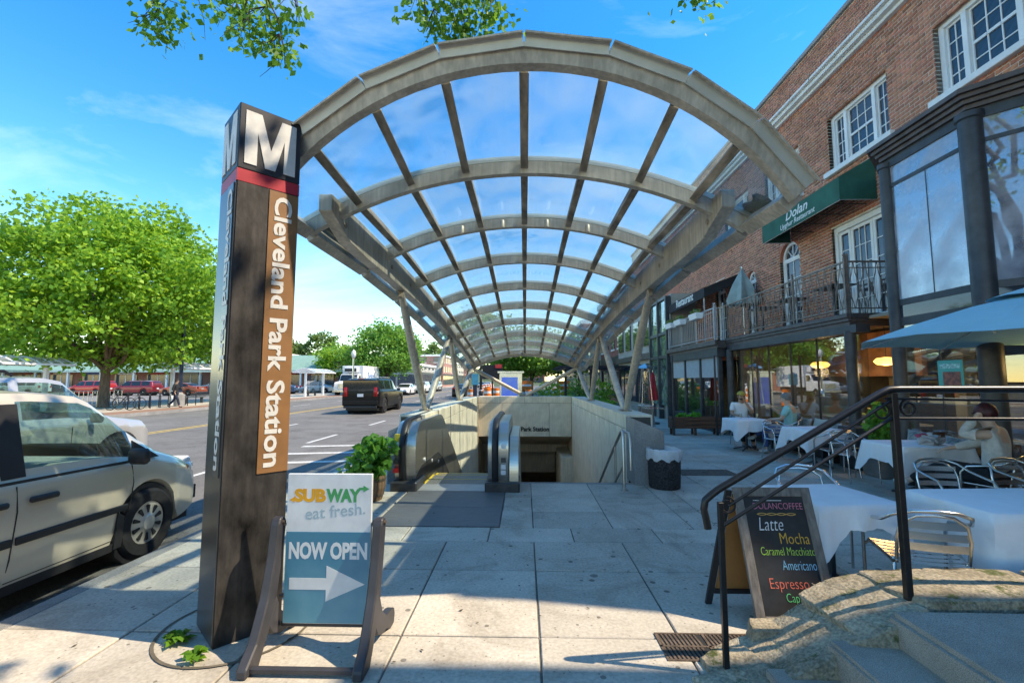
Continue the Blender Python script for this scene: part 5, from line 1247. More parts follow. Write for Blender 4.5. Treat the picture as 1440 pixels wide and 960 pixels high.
person('seated woman with dark red hair and pale grey knit touching her head', (5.55, 5.68, 0), (-.5, .86), M_skin2, M_knit, M_blk, M_shoew, dict(er=(-.29, .16, 1.0), wr=(-.125, .07, 1.2), el=(.22, .2, .86), wl=(.1, .38, .8), kl=(.08, .46, .58), al=(.0, .82, .32), tl=(.0, .95, .3)), hair=M_hr, longsleeve=True, shirtname='jumper', hairlen=.35)

# ---- cushions on the window bench
def cushion(name, x, y, s, rz, tilt, m, label, z=.42):
    b = MB(); q = Matrix.Rotation(rz, 3, 'Z') @ Matrix.Rotation(tilt, 3, 'Y')
    def fn(sg): return lambda u, v: Vector((x, y, z + s * .5)) + q @ Vector((sg * .075 * (math.sin(math.pi * u) * math.sin(math.pi * v)) ** .55, (u - .5) * s * (1 - .1 * math.sin(math.pi * v)), (v - .5) * s * (1 - .1 * math.sin(math.pi * u))))
    b.grid(fn(1), 10, 10); b.grid(fn(-1), 10, 10)
    tag(b.build(name, m, None, smooth=80), label, 'cushion', 'cushions along the restaurant window')
M_flor = mat('floral_cushion', (.5, .42, .38), .9, var=.6, scale=9, c2=(.02, .09, .09)); M_tealc = mat('teal_cushion', (.05, .2, .19), .9, var=.1); M_sage = mat('sage_cushion', (.42, .43, .37), .9, var=.08)
cushion('cushion', 6.24, 11.0, .44, 0, .25, M_tealc, 'plain teal cushion right of the grey haired man')
cushion('cushion', 6.24, 10.45, .42, 0, .25, M_flor, 'dark floral cushion between the teal and sage cushions')
cushion('cushion', 6.24, 9.95, .44, 0, .25, M_sage, 'plain sage cushion on the window bench')
cushion('cushion', 6.24, 9.5, .40, 0, .25, M_flor, 'floral cushion beside the black plinth')
MB().bx(6.02, 6.24, 6.5, 7.7, .34, .42).build('bay_bench', M_dark, bw, bevel=.006)
for y_ in (6.6, 7.5): MB().bx(6.06, 6.2, y_, y_ + .05, 0, .34).build('bench_leg', M_dark, bw)
cushion('cushion', 6.14, 7.4, .46, 0, .22, M_flor, 'large floral cushion behind the table with the woman')
cushion('cushion', 6.14, 6.75, .44, 0, .22, M_flor, 'floral cushion right behind the woman near the bay corner')
sc = empty('bundled_scarf', (5.78, 6.75, .74), 'pale bundled scarf lying on the table by the woman', 'scarf')
rock('wrap', (5.78, 6.75, .80), (.3, .22, .13), (0, 0, .4), 5, mat('scarf_grey', (.46, .42, .4), .95, var=.15), sc, .05, 7, True)
rock('pink_trim', (5.72, 6.82, .865), (.13, .1, .06), (0, 0, .2), 9, mat('scarf_pink', (.5, .08, .14), .95, var=.3, scale=20), sc, .02, 5, True)
for k, (x, y, s) in enumerate(((5.2, 11.25, 'drinking glass nearest the man in the yellow cap'), (5.5, 11.05, 'drinking glass nearest the grey haired man'))):
    tag(MB().lathe([(.03, .741), (.035, .86), (.031, .86), (.027, .75), (0, .75)], (x, y, 0), 14).build('drinking_glass', glass('tumbler', (.9, .95, .95), .1), None, smooth=50), s, 'glass')
# ---- leafy pot by the plinth
pt = empty('potted_shrub', (6.25, 8.4, 0), 'leafy green shrub in a concrete pot by the black plinth', 'plant')
MB().prism([(-.2, 0), (.2, 0), (.26, .4), (-.26, .4)], lambda a, c: (6.2 + a, 8.2 - .2 - c * .1, c), lambda a, c: (6.2 + a, 8.2 + .2 + c * .1, c)).build('pot', M_granite, pt, bevel=.01)
foliage('foliage', [leaf_cloud((6.2, 8.2, .8), (.22, .22, .5), 520, .11, 21)], M_leafp, pt)
# ---- timber planter with glass wind screen
wp = empty('timber_planter', (5.2, 14.3, 0), 'long timber planter box with black posts and green plants', 'planter')
M_tim = mat('stained_timber', (.19, .075, .04), .7, var=.3, scale=4, stretch=(.5, 6, 6), bump=.2)
for z in (.2, .32, .44):
    for y in (14.1, 14.46): MB().bx(4.46, 5.92, y, y + .035, z, z + .112).build('plank', M_tim, wp, bevel=.004)
for x in (4.46, 5.885):
    for z in (.2, .32, .44): MB().bx(x, x + .035, 14.136, 14.459, z, z + .112).build('plank', M_tim, wp, bevel=.004)
for x in (4.5, 5.15, 5.82):
    for y in (14.14, 14.4): MB().bx(x, x + .06, y, y + .06, 0, .2).build('leg', M_tim, wp)
MB().bx(4.5, 5.88, 14.14, 14.455, .3, .5).build('soil', M_earth, wp)
foliage('plants', [leaf_cloud((4.85, 14.3, .58), (.18, .12, .1), 150, .08, 51), leaf_cloud((5.25, 14.3, .6), (.16, .12, .12), 150, .08, 52)], leafmat('bright_leaf', (.12, .5, .04), (.06, .3, .03)), wp)
for x in (4.52, 5.8): MB().bar((x, 14.09, .02), (x, 14.09, 2.42), .045, .045).build('post', M_dark, wp)
# ---- parasols
um = empty('blue_parasol', (5.52, 4.98, 0), 'open pale blue parasol over the tables at the right edge', 'parasol')
M_blue = mat('pale_blue_canvas', (.27, .58, .64), .85, var=.05, scale=2, bump=.05)
b = MB(); n = 8; R_ = 1.66; cx, cy = 5.52, 4.98
ring = lambda r, z, sag: [(cx + r * math.cos(2 * math.pi * (k / 2 + 3.72) / n) * (1 if k % 2 == 0 else .93), cy + r * math.sin(2 * math.pi * (k / 2 + 3.72) / n) * (1 if k % 2 == 0 else .93), z + (0 if k % 2 == 0 else sag)) for k in range(2 * n)]
RR = [ring(.12, 2.58, 0), ring(.6, 2.46, .0), ring(1.15, 2.28, .012), ring(R_, 2.09, .03)]
b.add([p for r in RR for p in r], [(r * 16 + k, r * 16 + (k + 1) % 16, r * 16 + 16 + (k + 1) % 16, r * 16 + 16 + k) for r in range(3) for k in range(16)])
cn = b.build('canopy', M_blue, um)
b = MB(); r0, r1 = ring(.03, 2.68, 0), ring(.42, 2.55, .01)
b.add(r0 + r1, [(k, (k + 1) % 16, 16 + (k + 1) % 16, 16 + k) for k in range(16)]).build('vent_cap', M_blue, um)
MB().tube([(cx, cy, .1), (cx, cy, 2.68)], .02, 10).build('pole', M_alu, um); MB().lathe([(.26, 0), (.26, .06), (.05, .1), (.03, .3)], (cx, cy, 0), 20).build('base', M_dark, um)
for k in range(0, 16, 2): MB().tube([RR[0][k], (RR[3][k][0], RR[3][k][1], RR[3][k][2] - .015)], .008, 5).build('rib', M_alu, um)
def folded(name, x, y, z, h, r, m, label, pole=1.1):
    f = empty(name, (x, y, z), label, 'parasol'); b = MB(); n = 24; rows = []
    for q, (rr_, t) in enumerate(((.012, 1.), (.07, .9), (.6 * r, .55), (r, .12), (r * .92, .0))):
        for k in range(n):
            fo = 1 + .22 * math.cos(k * 2 * math.pi / n * 6) * (1 if q > 1 else .3); a = 2 * math.pi * k / n
            rows.append((x + rr_ * fo * math.cos(a), y + rr_ * fo * math.sin(a), z + pole + (h - pole) * t))
    b.add(rows, [(q * n + k, q * n + (k + 1) % n, q * n + n + (k + 1) % n, q * n + n + k) for q in range(4) for k in range(n)]).build('folded_canvas', m, f, smooth=60)
    MB().tube([(x, y, z), (x, y, z + h + .05)], .02, 8).build('pole', M_alu, f); MB().lathe([(.22, 0), (.22, .05), (.03, .09)], (x, y, z), 16).build('base', M_dark, f)
    return f
folded('folded_parasol', 6.7, 14.0, 2.95, 2.15, .42, mat('faded_teal_canvas', (.27, .37, .36), .85, var=.12, scale=3), 'faded grey teal parasol folded on the balcony', 1.0)
folded('folded_parasol', 4.95, 17.8, 0, 2.0, .16, mat('red_canvas', (.5, .02, .03), .8), 'narrow red folded parasol by the far shopfront', .9)
ht = empty('patio_heater', (4.45, 17.0, 0), 'tall tapering pyramid patio heater of pale metal', 'heater')
for sx_ in (-1, 1):
    for sy_ in (-1, 1): MB().bar((4.45 + .24 * sx_, 17 + .24 * sy_, .0), (4.45 + .1 * sx_, 17 + .1 * sy_, 2.1), .025, .025).build('corner_post', M_alu, ht)
MB().bx(4.22, 4.68, 16.77, 17.23, .06, .75).build('base_cabinet', M_alu, ht, bevel=.01); MB().lathe([(.06, .75), (.06, 2.0)], (4.45, 17, 0), 14).build('flame_tube', glass('heater_tube', (.9, .85, .8), .1), ht)
MB().lathe([(.3, 2.1), (.26, 2.16), (.05, 2.26), (0, 2.28)], (4.45, 17, 0), 4).build('cap', M_alu, ht)
for k, (x, y, lab) in enumerate(((3.6, 16.2, 'small square metal cafe table by the right stairwell wall'), (4.3, 15.6, 'small square metal cafe table in front of the patio heater'))):
    t = empty('metal_table', (x, y, 0), lab, 'table', 'bare metal tables past the bin')
    MB().bx(x - .33, x + .33, y - .33, y + .33, .72, .74).build('top', M_alu, t); MB().tube([(x, y, .02), (x, y, .72)], .025, 8).build('pedestal', M_alu, t); MB().lathe([(.24, 0), (.2, .02), (.03, .03)], (x, y, 0), 12).build('base', M_alu, t)
for k, (y, lab) in enumerate(((10.0, 'dark cafe table behind the balcony railing near the french doors'), (11.6, 'dark cafe table behind the balcony railing below the arched window'), (13.0, 'dark cafe table behind the balcony railing by the folded parasol'))):
    t = empty('balcony_table', (6.75, y, 2.95), lab, 'table', 'dark tables on the balcony')
    MB().bx(6.5, 7.0, y - .35, y + .35, 3.66, 3.69).build('top', M_dark, t); MB().tube([(6.75, y, 2.95), (6.75, y, 3.66)], .03, 8).build('pedestal', M_dark, t); MB().lathe([(.22, 2.95), (.03, 2.99)], (6.75, y, 0), 10).build('base', M_dark, t)
# ------------------------------------------------------------------ vehicles
M_tyre = mat('tyre_rubber', (.018, .018, .02), .85, var=.2, scale=20, bump=.2)
M_cgl = glass('car_glass', (.66, .84, .78), .13, .01)
M_cgld = mat('car_glass_dark', (.015, .02, .022), .04, spec=.8, var=.2)
M_trimb = mat('black_trim', (.022, .022, .024), .55, var=.1)
M_hub = mat('wheel_silver', (.55, .53, .48), .4, .5, var=.08)
M_seat = mat('car_upholstery', (.36, .37, .35), .9, var=.1)
M_tail = mat('tail_lamp_red', (.4, .01, .012), .2, var=.1); M_head = mat('headlamp', (.7, .72, .72), .12, var=.1, spec=.8); M_amber = mat('amber_lens', (.7, .25, .04), .2)
M_plate2 = mat('number_plate', (.6, .62, .64), .5)
def paint(n, c, met=.3): return mat('paint_' + n, c, .28, met, var=.04, scale=1.5, coat=.6 if max(c) > .1 else .06, spec=.5 if max(c) > .1 else .15)
def itp(P, y):
    if y <= P[0][0]: return P[0][1]
    for (a, b), (c, d) in zip(P, P[1:]):
        if y <= c: return b + (d - b) * (y - a) / (c - a)
    return P[-1][1]
CAB = [(.965, 0), (.945, .07), (.93, .12), (.80, .86), (.755, .95), (.5, .99), (0, 1)]
HOOD = [(.965, 0), (.95, .22), (.93, .4), (.88, .66), (.78, .84), (.45, .97), (0, 1)]
def car_mesh(sp, pm, root, detail=True):
    """lofted body; the bottom edge of the flanks follows the wheel arches; glass comes off the same loft as parts"""
    L_, hw = sp['L'], sp['W'] / 2; y0, y1 = -L_ / 2, L_ / 2; wy = sp['wheels']; wr = sp['wr']; ar = wr + .055; z0 = sp.get('sill', .22)
    st = set(np.linspace(y0, y1, 46 if detail else 26).round(4)); st |= {round(q, 4) for c in wy for q in np.linspace(c - ar, c + ar, 15 if detail else 9)}
    st |= {round(q[0], 4) for q in sp['top']} | {round(q, 4) for w in sp['glass'] for q in w}
    st = sorted(q for q in st if y0 <= q <= y1); n = len(st)
    rows = []
    for y in st:
        T, B = itp(sp['top'], y), itp(sp['belt'], y); h = T - B; w = hw * itp(sp['plan'], y)
        zb = z0 + itp(sp.get('under', [(y0, .12), (y0 + .5, 0), (y1 - .5, 0), (y1, .1)]), y)
        for c in wy:
            if abs(y - c) < ar: zb = max(zb, wr + math.sqrt(max(0, ar * ar - (y - c) ** 2)))
        zb = min(zb, B - .12); H = B - zb; k = min(1, max(0, (h - .1) / .3))
        sec = [(w * .93, zb), (w * .99, zb + .03), (w * 1.0, zb + .3 * H), (w * 1.0, zb + .6 * H), (w * .995, B - .08), (w * .982, B - .015)]
        sec += [(w * (a[0] * k + b[0] * (1 - k)), B + h * (a[1] * k + b[1] * (1 - k))) for a, b in zip(CAB, HOOD)]
        rows.append([(x, y, z) for x, z in sec])
    m = len(rows[0]); body = MB(); parts = {}
    V = [p for r in rows for p in r] + [(-p[0], p[1], p[2]) for r in rows for p in r]; off = n * m
    F_ = []
    yc, yrf, yrr, yb = sp['cowl'], sp['roof_f'], sp['roof_r'], sp['rear']
    for i in range(n - 1):
        ym = (st[i] + st[i + 1]) / 2
        for k in range(m - 1):
            tgt = 'b'
            if k == 8:
                for gi, (g0, g1) in enumerate(sp['glass']):
                    if g0 < ym < g1: tgt = 'side%d' % gi
            if k >= 10 and yrf + .03 < ym < yc - .04: tgt = 'wind'
            if k >= 10 and yb + .06 < ym < yrr - .05: tgt = 'rear'
            for s in (0, 1):
                q = [i * m + k, (i + 1) * m + k, (i + 1) * m + k + 1, i * m + k + 1]; q = [a + s * off for a in q]
                if s: q = q[::-1]
                (F_ if tgt == 'b' else parts.setdefault((tgt, s if tgt.startswith('side') else 0), [])).append(q)
    for e in (0, n - 1):
        F_.append([e * m + k for k in range(m)] + [off + e * m + k for k in range(m - 1, -1, -1)])
    def sub(fs):
        ids = sorted({a for f in fs for a in f}); mp_ = {a: i for i, a in enumerate(ids)}; b = MB(); b.v = [V[a] for a in ids]; b.f = [tuple(mp_[a] for a in f) for f in fs]
        return b
    bo = sub(F_)
    bm = bmesh.new(); me = bpy.data.meshes.new('body'); me.from_pydata(bo.v, [], bo.f); bm.from_mesh(me); bmesh.ops.remove_doubles(bm, verts=bm.verts, dist=.002); bmesh.ops.recalc_face_normals(bm, faces=bm.faces); bm.to_mesh(me); bm.free()
    me.shade_smooth(); me.set_sharp_from_angle(angle=R(42)); me.materials.append(pm); bobj = link_mesh('body', me, root)
    for (t, s), fs in parts.items():
        gm = sp.get('gm', M_cgld)
        sub(fs).build({'wind': 'windscreen', 'rear': 'rear_window'}.get(t, 'side_window'), gm, root, smooth=60)
    return bobj
def wheel(root, x, y, r, w, fine=True, hub=None):
    t = MB().lathe([(r * .62, -w / 2), (r * .9, -w / 2), (r * .985, -w * .36), (r, 0), (r * .985, w * .36), (r * .9, w / 2), (r * .62, w / 2), (r * .6, 0), (r * .62, -w / 2)], (x, y, r), 32 if fine else 18, 'X').build('wheel', M_tyre, root, smooth=40)
    sg = 1 if x > 0 else -1; xo = x + sg * w * .4
    MB().lathe([(r * .63, -.01), (r * .6, .005), (r * .52, .0), (r * .25, .012), (r * .2, .03), (0, .034)] if sg > 0 else [(r * .63, .01), (r * .6, -.005), (r * .52, -.0), (r * .25, -.012), (r * .2, -.03), (0, -.034)], (xo, y, r), 28 if fine else 12, 'X').build('rim', hub or M_hub, t, smooth=40)
    if fine:
        for k in range(10):
            a = 2 * math.pi * (k + .5) / 10; c = Vector((xo + sg * .004, y + r * .40 * math.cos(a), r + r * .40 * math.sin(a))); e = Vector((0, math.cos(a), math.sin(a))); f = Vector((0, -math.sin(a), math.cos(a)))
            MB().prism([(-.11, -.028), (.1, -.06), (.12, 0), (.1, .06), (-.11, .028)], lambda p_, q_: c + e * p_ * r + f * q_ * r - Vector((sg * .006, 0, 0)), lambda p_, q_: c + e * p_ * r + f * q_ * r + Vector((sg * .01, 0, 0))).build('rim_slot', M_trimb, t)
def liners(root, sp):
    for c in sp['wheels']:
        MB().lathe([(.05, -sp['W'] / 2 + .06), (sp['wr'] + .05, -sp['W'] / 2 + .06), (sp['wr'] + .05, sp['W'] / 2 - .06), (.05, sp['W'] / 2 - .06)], (0, c, sp['wr'] + .0), 20, 'X').build('wheel_well', M_trimb, root)
    MB().bx(-sp['W'] * .42, sp['W'] * .42, -sp['L'] / 2 + .3, sp['L'] / 2 - .3, .2, .34).build('underbody', M_trimb, root)
def seam(root, x, pts, w=.007):
    """door shut line laid on the flank"""
    for a, b in zip(pts, pts[1:]): MB().bar(a, b, .006, w, up=(1, 0, 0)).build('door_seam', M_trimb, root)
def vehicle(name, label, cat, sp, pm, loc, rz, fine=False, group=None, extras=None, hub=None):
    root = empty(name)
    car_mesh(sp, pm, root, fine)
    hw = sp['W'] / 2
    for y in sp['wheels']:
        for s in (-1, 1): wheel(root, s * (hw - .12), y, sp['wr'], .22, fine, hub)
    liners(root, sp); L2 = sp['L'] / 2; hz = sp.get('lamp_z', .72)
    for s in (-1, 1):
        pf, pr = itp(sp['plan'], L2), itp(sp['plan'], -L2)
        MB().box((s * hw * pf * .72, L2 - .02, hz - .04), (.34, .1, .15)).build('headlight', M_head, root, bevel=.03, smooth=60)
        MB().box((s * hw * pr * .84, -L2 + .02, sp.get('tail_z', .95)), (.2, .09, sp.get('tail_h', .22))).build('tail_light', M_tail, root, bevel=.02, smooth=60)
        mb = MB().box((s * (hw + .1), sp['mirror'], itp(sp['belt'], sp['mirror']) + .06), (.2, .09, .15)).build('door_mirror', M_trimb if fine else pm, root, bevel=.03, smooth=60)
    MB().box((0, -L2 - .005, sp.get('plate_z', .8)), (.32, .02, .16)).build('number_plate', M_plate2, root)
    MB().box((0, L2 - .01, .42), (sp['W'] * .7, .06, .16)).build('grille', M_trimb, root)
    MB().box((0, -L2 + .03, .4), (sp['W'] * .86, .1, .14)).build('rear_bumper_trim', M_trimb, root, bevel=.02)
    if extras: extras(root)
    root.location = loc; root.rotation_euler = (0, 0, rz)
    return tag(root, label, cat, group)
VAN = dict(L=5.1, W=1.96, wheels=(1.52, -1.48), wr=.345, sill=.24, mirror=1.22, lamp_z=.82,
    top=[(-2.55, .95), (-2.5, 1.25), (-2.3, 1.62), (-1.9, 1.73), (-.6, 1.75), (.45, 1.73), (.85, 1.69), (.98, 1.63), (1.68, 1.10), (1.8, 1.05), (2.2, .90), (2.42, .76), (2.55, .58)],
    belt=[(-2.55, .9), (-2.4, 1.06), (-1, 1.04), (.9, 1.01), (1.6, .99), (2.1, .84), (2.4, .68), (2.55, .54)],
    plan=[(-2.55, .84), (-2.35, .95), (-1.8, 1), (1.3, 1), (1.9, .97), (2.3, .87), (2.48, .74), (2.55, .62)],
    glass=[(-2.2, -1.2), (-1.1, .16), (.33, 1.36)], cowl=1.70, roof_f=.92, roof_r=-2.25, rear=-2.5, gm=M_cgl)
def van_x(root):
    hw = .98; s = 1; x = hw + .001
    seam(root, x, [(x - .012, 1.27, .97), (x, 1.29, .8), (x, 1.27, .62), (x, 1.2, .42), (x - .01, 1.1, .3)])
    seam(root, x, [(x - .012, .24, .99), (x, .25, .8), (x, .22, .45), (x - .02, .2, .28)])
    seam(root, x, [(x - .01, 1.1, .3), (x - .01, .2, .29)]); seam(root, x, [(x - .02, -1.16, 1.02), (x, -1.16, .4)])
    for yy in (.43, .06): MB().box((x + .018, yy, .87), (.04, .22, .045)).build('door_handle', M_trimb, root, bevel=.012, smooth=60)
    MB().box((x + .006, .74, .58), (.022, .98, .06)).build('side_moulding', M_trimb, root, bevel=.006)
    MB().box((x + .006, -.4, .58), (.022, 1.24, .06)).build('side_moulding', M_trimb, root, bevel=.006)
    MB().bx(x - .1, x - .005, -1.1, 1.15, .2, .27).build('sill_trim', M_trimb, root)
    MB().box((.862, .245, 1.33), (.02, .17, .58), rot=Matrix.Rotation(R(-13), 3, 'Y')).build('door_pillar', M_trimb, root); MB().bar((.955, -1.1, 1.035), (.948, 1.36, 1.0), .016, .028).build('belt_moulding', M_trimb, root); MB().prism([(1.3, 1.0), (1.62, 1.0), (1.32, 1.2)], lambda a, c: (.94 - (c - 1) * .22, a, c), lambda a, c: (.955 - (c - 1) * .22, a, c)).build('mirror_sail', M_trimb, root)
    MB().prism([(1.18, .22), (1.2, .5), (1.13, .55), (1.1, .22)], lambda a, c: (x - .16, a, c), lambda a, c: (x + .012, a, c)).build('mud_flap', M_trimb, root)
    MB().box((.775, 2.29, .77), (.08, .26, .1), rz=.5).build('headlight', M_head, root, bevel=.03, smooth=60); MB().box((.85, 2.16, .79), (.05, .08, .07), rz=.4).build('turn_signal', M_amber, root, bevel=.02, smooth=60)
    MB().bx(-.85, .85, 1.0, 1.5, .85, 1.02).build('dashboard', M_seat, root, bevel=.05)
    for sx_ in (-.42, .42):
        MB().bx(sx_ - .25, sx_ + .25, .1, .6, .5, .72).build('seat_base', M_seat, root, bevel=.05); MB().box((sx_, .0, 1.02), (.48, .14, .66), rot=Matrix.Rotation(R(-12), 3, 'X')).build('seat_back', M_seat, root, bevel=.05)
        MB().box((sx_, -.06, 1.43), (.26, .1, .17)).build('headrest', M_seat, root, bevel=.04)
    P = [(-.42 + .18 * math.cos(a), .92 + .05 * math.sin(a), 1.08 + .17 * math.sin(a)) for a in [2 * math.pi * k / 20 for k in range(20)]]
    MB().tube(P, .015, 6, closed=True).build('steering_wheel', M_trimb, root)
    MB().bx(-.9, .9, -2.3, 1.4, .34, .4).build('cabin_floor', M_trimb, root)
    MB().bar((0, .82, 1.52), (.14, .82, 1.5), .03, .05).build('rear_view_mirror', M_trimb, root)
M_champ = paint('champagne', (.6, .53, .42), .2)
vehicle('minivan', 'champagne silver minivan parked at the kerb in the left foreground', 'minivan', VAN, M_champ, (-4.86, 3.22, -.15), 0, True, None, van_x)
SUVS = dict(L=5.0, W=1.95, wheels=(1.66, -1.42), wr=.43, sill=.34, mirror=1.1, lamp_z=.95, tail_z=1.15,
    top=[(-2.5, 1.2), (-2.42, 1.6), (-2.2, 1.84), (-1.5, 1.88), (.55, 1.87), (.8, 1.82), (1.45, 1.28), (1.6, 1.22), (2.2, 1.12), (2.42, 1.0), (2.5, .75)],
    belt=[(-2.5, 1.1), (-2.3, 1.2), (1.3, 1.15), (1.6, 1.13), (2.2, 1.03), (2.42, .9), (2.5, .7)],
    plan=[(-2.5, .9), (-2.3, .97), (-1.8, 1), (1.8, 1), (2.2, .95), (2.4, .86), (2.5, .74)], glass=[(-2.1, -1.15), (-1.0, .05), (.17, 1.25)], cowl=1.47, roof_f=.8, roof_r=-2.2, rear=-2.45, gm=M_cgl)
def rack(root):
    for s in (-1, 1): MB().tube([(s * .66, -1.6, 1.88), (s * .66, -1.5, 1.93), (s * .66, .1, 1.93), (s * .66, .2, 1.87)], .022, 6).build('roof_rail', M_trimb, root)
    x = .976
    seam(root, x, [(x, .82, 1.1), (x, .8, .45)]); seam(root, x, [(x, -.14, 1.12), (x, -.16, .45)])
    for yy in (-.02, -1.0): MB().box((x + .015, yy, .98), (.03, .2, .05)).build('door_handle', M_trimb, root)
vehicle('silver_suv', 'silver sport utility vehicle with roof rails beyond the minivan', 'car', SUVS, paint('silver', (.46, .46, .46), .3), (-7.85, 6.0, -.15), 0, True, None, rack)
BIG = dict(L=5.6, W=2.06, wheels=(1.75, -1.6), wr=.42, sill=.36, mirror=.85, lamp_z=1.0, tail_z=1.2, tail_h=.5, plate_z=1.02,
    top=[(-2.8, 1.2), (-2.76, 1.55), (-2.6, 1.88), (-2.2, 1.93), (.3, 1.92), (.55, 1.86), (1.2, 1.32), (1.4, 1.28), (2.5, 1.2), (2.75, 1.05), (2.8, .8)],
    belt=[(-2.8, 1.1), (-2.6, 1.26), (1.0, 1.22), (1.4, 1.2), (2.5, 1.12), (2.75, .95), (2.8, .75)],
    plan=[(-2.8, .93), (-2.65, .98), (-2.2, 1), (2.3, 1), (2.65, .95), (2.8, .88)], glass=[(-2.5, -1.55), (-1.45, -.3), (-.15, 1.0)], cowl=1.22, roof_f=.56, roof_r=-2.58, rear=-2.79)
def big_x(root):
    MB().box((0, -2.79, .62), (1.9, .1, .22)).build('rear_bumper', paint('black2', (.012, .012, .013), .1), root, bevel=.03)
    MB().box((0, -2.72, 1.9), (.3, .08, .03)).build('brake_light', M_tail, root)
    MB().bx(-.95, .95, -2.815, -2.78, 1.24, 1.8).build('tailgate_glass', M_cgld, root, bevel=.01)
    for s in (-1, 1): MB().tube([(s * .7, -2.2, 1.93), (s * .7, -2.1, 1.98), (s * .7, .1, 1.98), (s * .7, .25, 1.92)], .02, 6).build('roof_rail', M_alu, root)
vehicle('black_suv', 'large black sport utility vehicle driving away on the avenue', 'car', BIG, paint('black', (.006, .006, .007), .0), (-8.85, 27.0, -.15), R(1.5), True, None, big_x, mat('wheel_dark', (.06, .06, .06), .4, .6))
SED = dict(L=4.7, W=1.82, wheels=(1.4, -1.35), wr=.325, sill=.24, mirror=.55, lamp_z=.7,
    top=[(-2.35, .75), (-2.25, 1.02), (-1.6, 1.1), (-.95, 1.38), (-.4, 1.45), (.2, 1.43), (.45, 1.36), (1.25, .98), (1.4, .95), (2.1, .84), (2.3, .68), (2.35, .55)],
    belt=[(-2.35, .7), (-2.2, .96), (-1.2, .97), (.6, .93), (1.3, .9), (2.1, .78), (2.3, .62), (2.35, .5)],
    plan=[(-2.35, .84), (-2.1, .94), (-1.6, 1), (1.6, 1), (2.1, .92), (2.35, .72)], glass=[(-1.25, -.35), (-.25, .8)], cowl=1.28, roof_f=.45, roof_r=-.9, rear=-1.6)
CUV = dict(SUVS, L=4.5, W=1.84, wheels=(1.4, -1.3), wr=.35, top=[(y * .9, z * .9) for y, z in SUVS['top']], belt=[(y * .9, z * .9) for y, z in SUVS['belt']], plan=[(y * .9, z) for y, z in SUVS['plan']], glass=[(a * .9, b * .9) for a, b in SUVS['glass']], cowl=1.32, roof_f=.72, roof_r=-1.98, rear=-2.2, sill=.3, gm=M_cgld, tail_z=1.0, lamp_z=.85)
WH, RD, SV, BK, BLU, GY = paint('white', (.66, .67, .68), .0), paint('red', (.45, .02, .02), .2), paint('silver2', (.42, .44, .46), .5), paint('black3', (.015, .016, .018), .1), paint('blue', (.05, .11, .2), .4), paint('grey', (.16, .17, .18), .4)
vehicle('sedan', 'small black car driving on the avenue behind the left canopy strut', 'car', SED, BK, (-7.2, 52, -.15), R(2), False)
vehicle('sedan', 'white sedan parked across the avenue just right of the black vehicle', 'car', SED, WH, (-15.2, 58, -.15), R(182))
vehicle('crossover', 'white crossover behind the white sedan across the avenue', 'car', CUV, WH, (-15.0, 66, -.15), R(181))
vehicle('crossover', 'silver crossover further up the far lane of the avenue', 'car', CUV, SV, (-15.4, 78, -.15), R(180))
vehicle('sedan', 'tiny white sedan far up the avenue beside the orange barrels', 'car', SED, WH, (-8.5, 105, -.15), R(0))
vehicle('sedan', 'tiny grey sedan far up the avenue in the far lane', 'car', SED, GY, (-11.4, 120, -.15), R(180))
lot = [(-56.5, 50, CUV, WH, 96, 'white crossover in the parking lot left of the big tree trunk'), (-49, 50.5, CUV, RD, 88, 'red crossover in the parking lot directly behind the tree trunk'), (-44.2, 51, CUV, paint('maroon', (.22, .02, .03), .3), 94, 'second red crossover parked right of the tree trunk'),
       (-38.5, 50.5, SED, paint('orange_red', (.5, .09, .03), .1), 86, 'orange red sedan between the red crossovers and the shelter'), (-35.5, 53, SUVS, SV, 92, 'silver sport utility vehicle behind the bicycle racks'), (-30.2, 52, CUV, WH, 90, 'white crossover behind the walking pedestrian'),
       (-31.5, 58, SED, BLU, 95, 'dark blue sedan right of the lamp post in the parking lot'), (-28.3, 62, SED, SV, 90, 'pale silver sedan at the right end of the parking lot'), (-62.5, 51, SED, WH, 92, 'white sedan at the left edge of the parking lot')]
for k, (x, y, sp_, pm, a, lab) in enumerate(lot): vehicle('parked_car', lab, 'car', dict(sp_, gm=M_cgld), pm, (x, y, -.04), R(a), False, 'cars in the parking lot')
# box truck
tk = empty('box_truck', (0, 0, 0)); M_tw = mat('truck_white', (.7, .71, .71), .4, var=.05, scale=1.5)
MB().bx(-1.25, 1.25, -4.2, 1.1, 1.05, 3.55).build('cargo_box', M_tw, tk, bevel=.03)
b = MB(); b.prism([(1.2, .6), (1.2, 2.55), (1.9, 2.55), (2.35, 1.75), (3.55, 1.6), (3.65, 1.4), (3.65, .62)], lambda a, c: (-1.08, a, c), lambda a, c: (1.08, a, c)); b.build('cab', M_tw, tk, bevel=.06, smooth=30)
MB().bx(-.8, .8, 1.05, 1.75, 2.75, 3.4).build('refrigeration_unit', M_tw, tk, bevel=.08); MB().bx(-.7, .7, 1.74, 1.77, 2.85, 3.2).build('unit_grille', M_trimb, tk)
MB().prism([(1.96, 2.47), (2.38, 1.8), (2.40, 1.81), (1.98, 2.48)], lambda a, c: (-.95, a, c), lambda a, c: (.95, a, c)).build('windscreen', M_cgld, tk)
for s in (-1, 1):
    MB().bx(s * 1.078, s * 1.088, 1.35, 1.95, 1.72, 2.4).build('side_window', M_cgld, tk); MB().box((s * 1.3, 2.2, 2.1), (.16, .08, .4)).build('door_mirror', M_trimb, tk)
    MB().box((s * .82, 3.62, 1.12), (.3, .1, .22)).build('headlight', M_head, tk, bevel=.03)
    for y in (2.85, -2.9): wheel(tk, s * .98, y, .48, .28, True, M_hub)
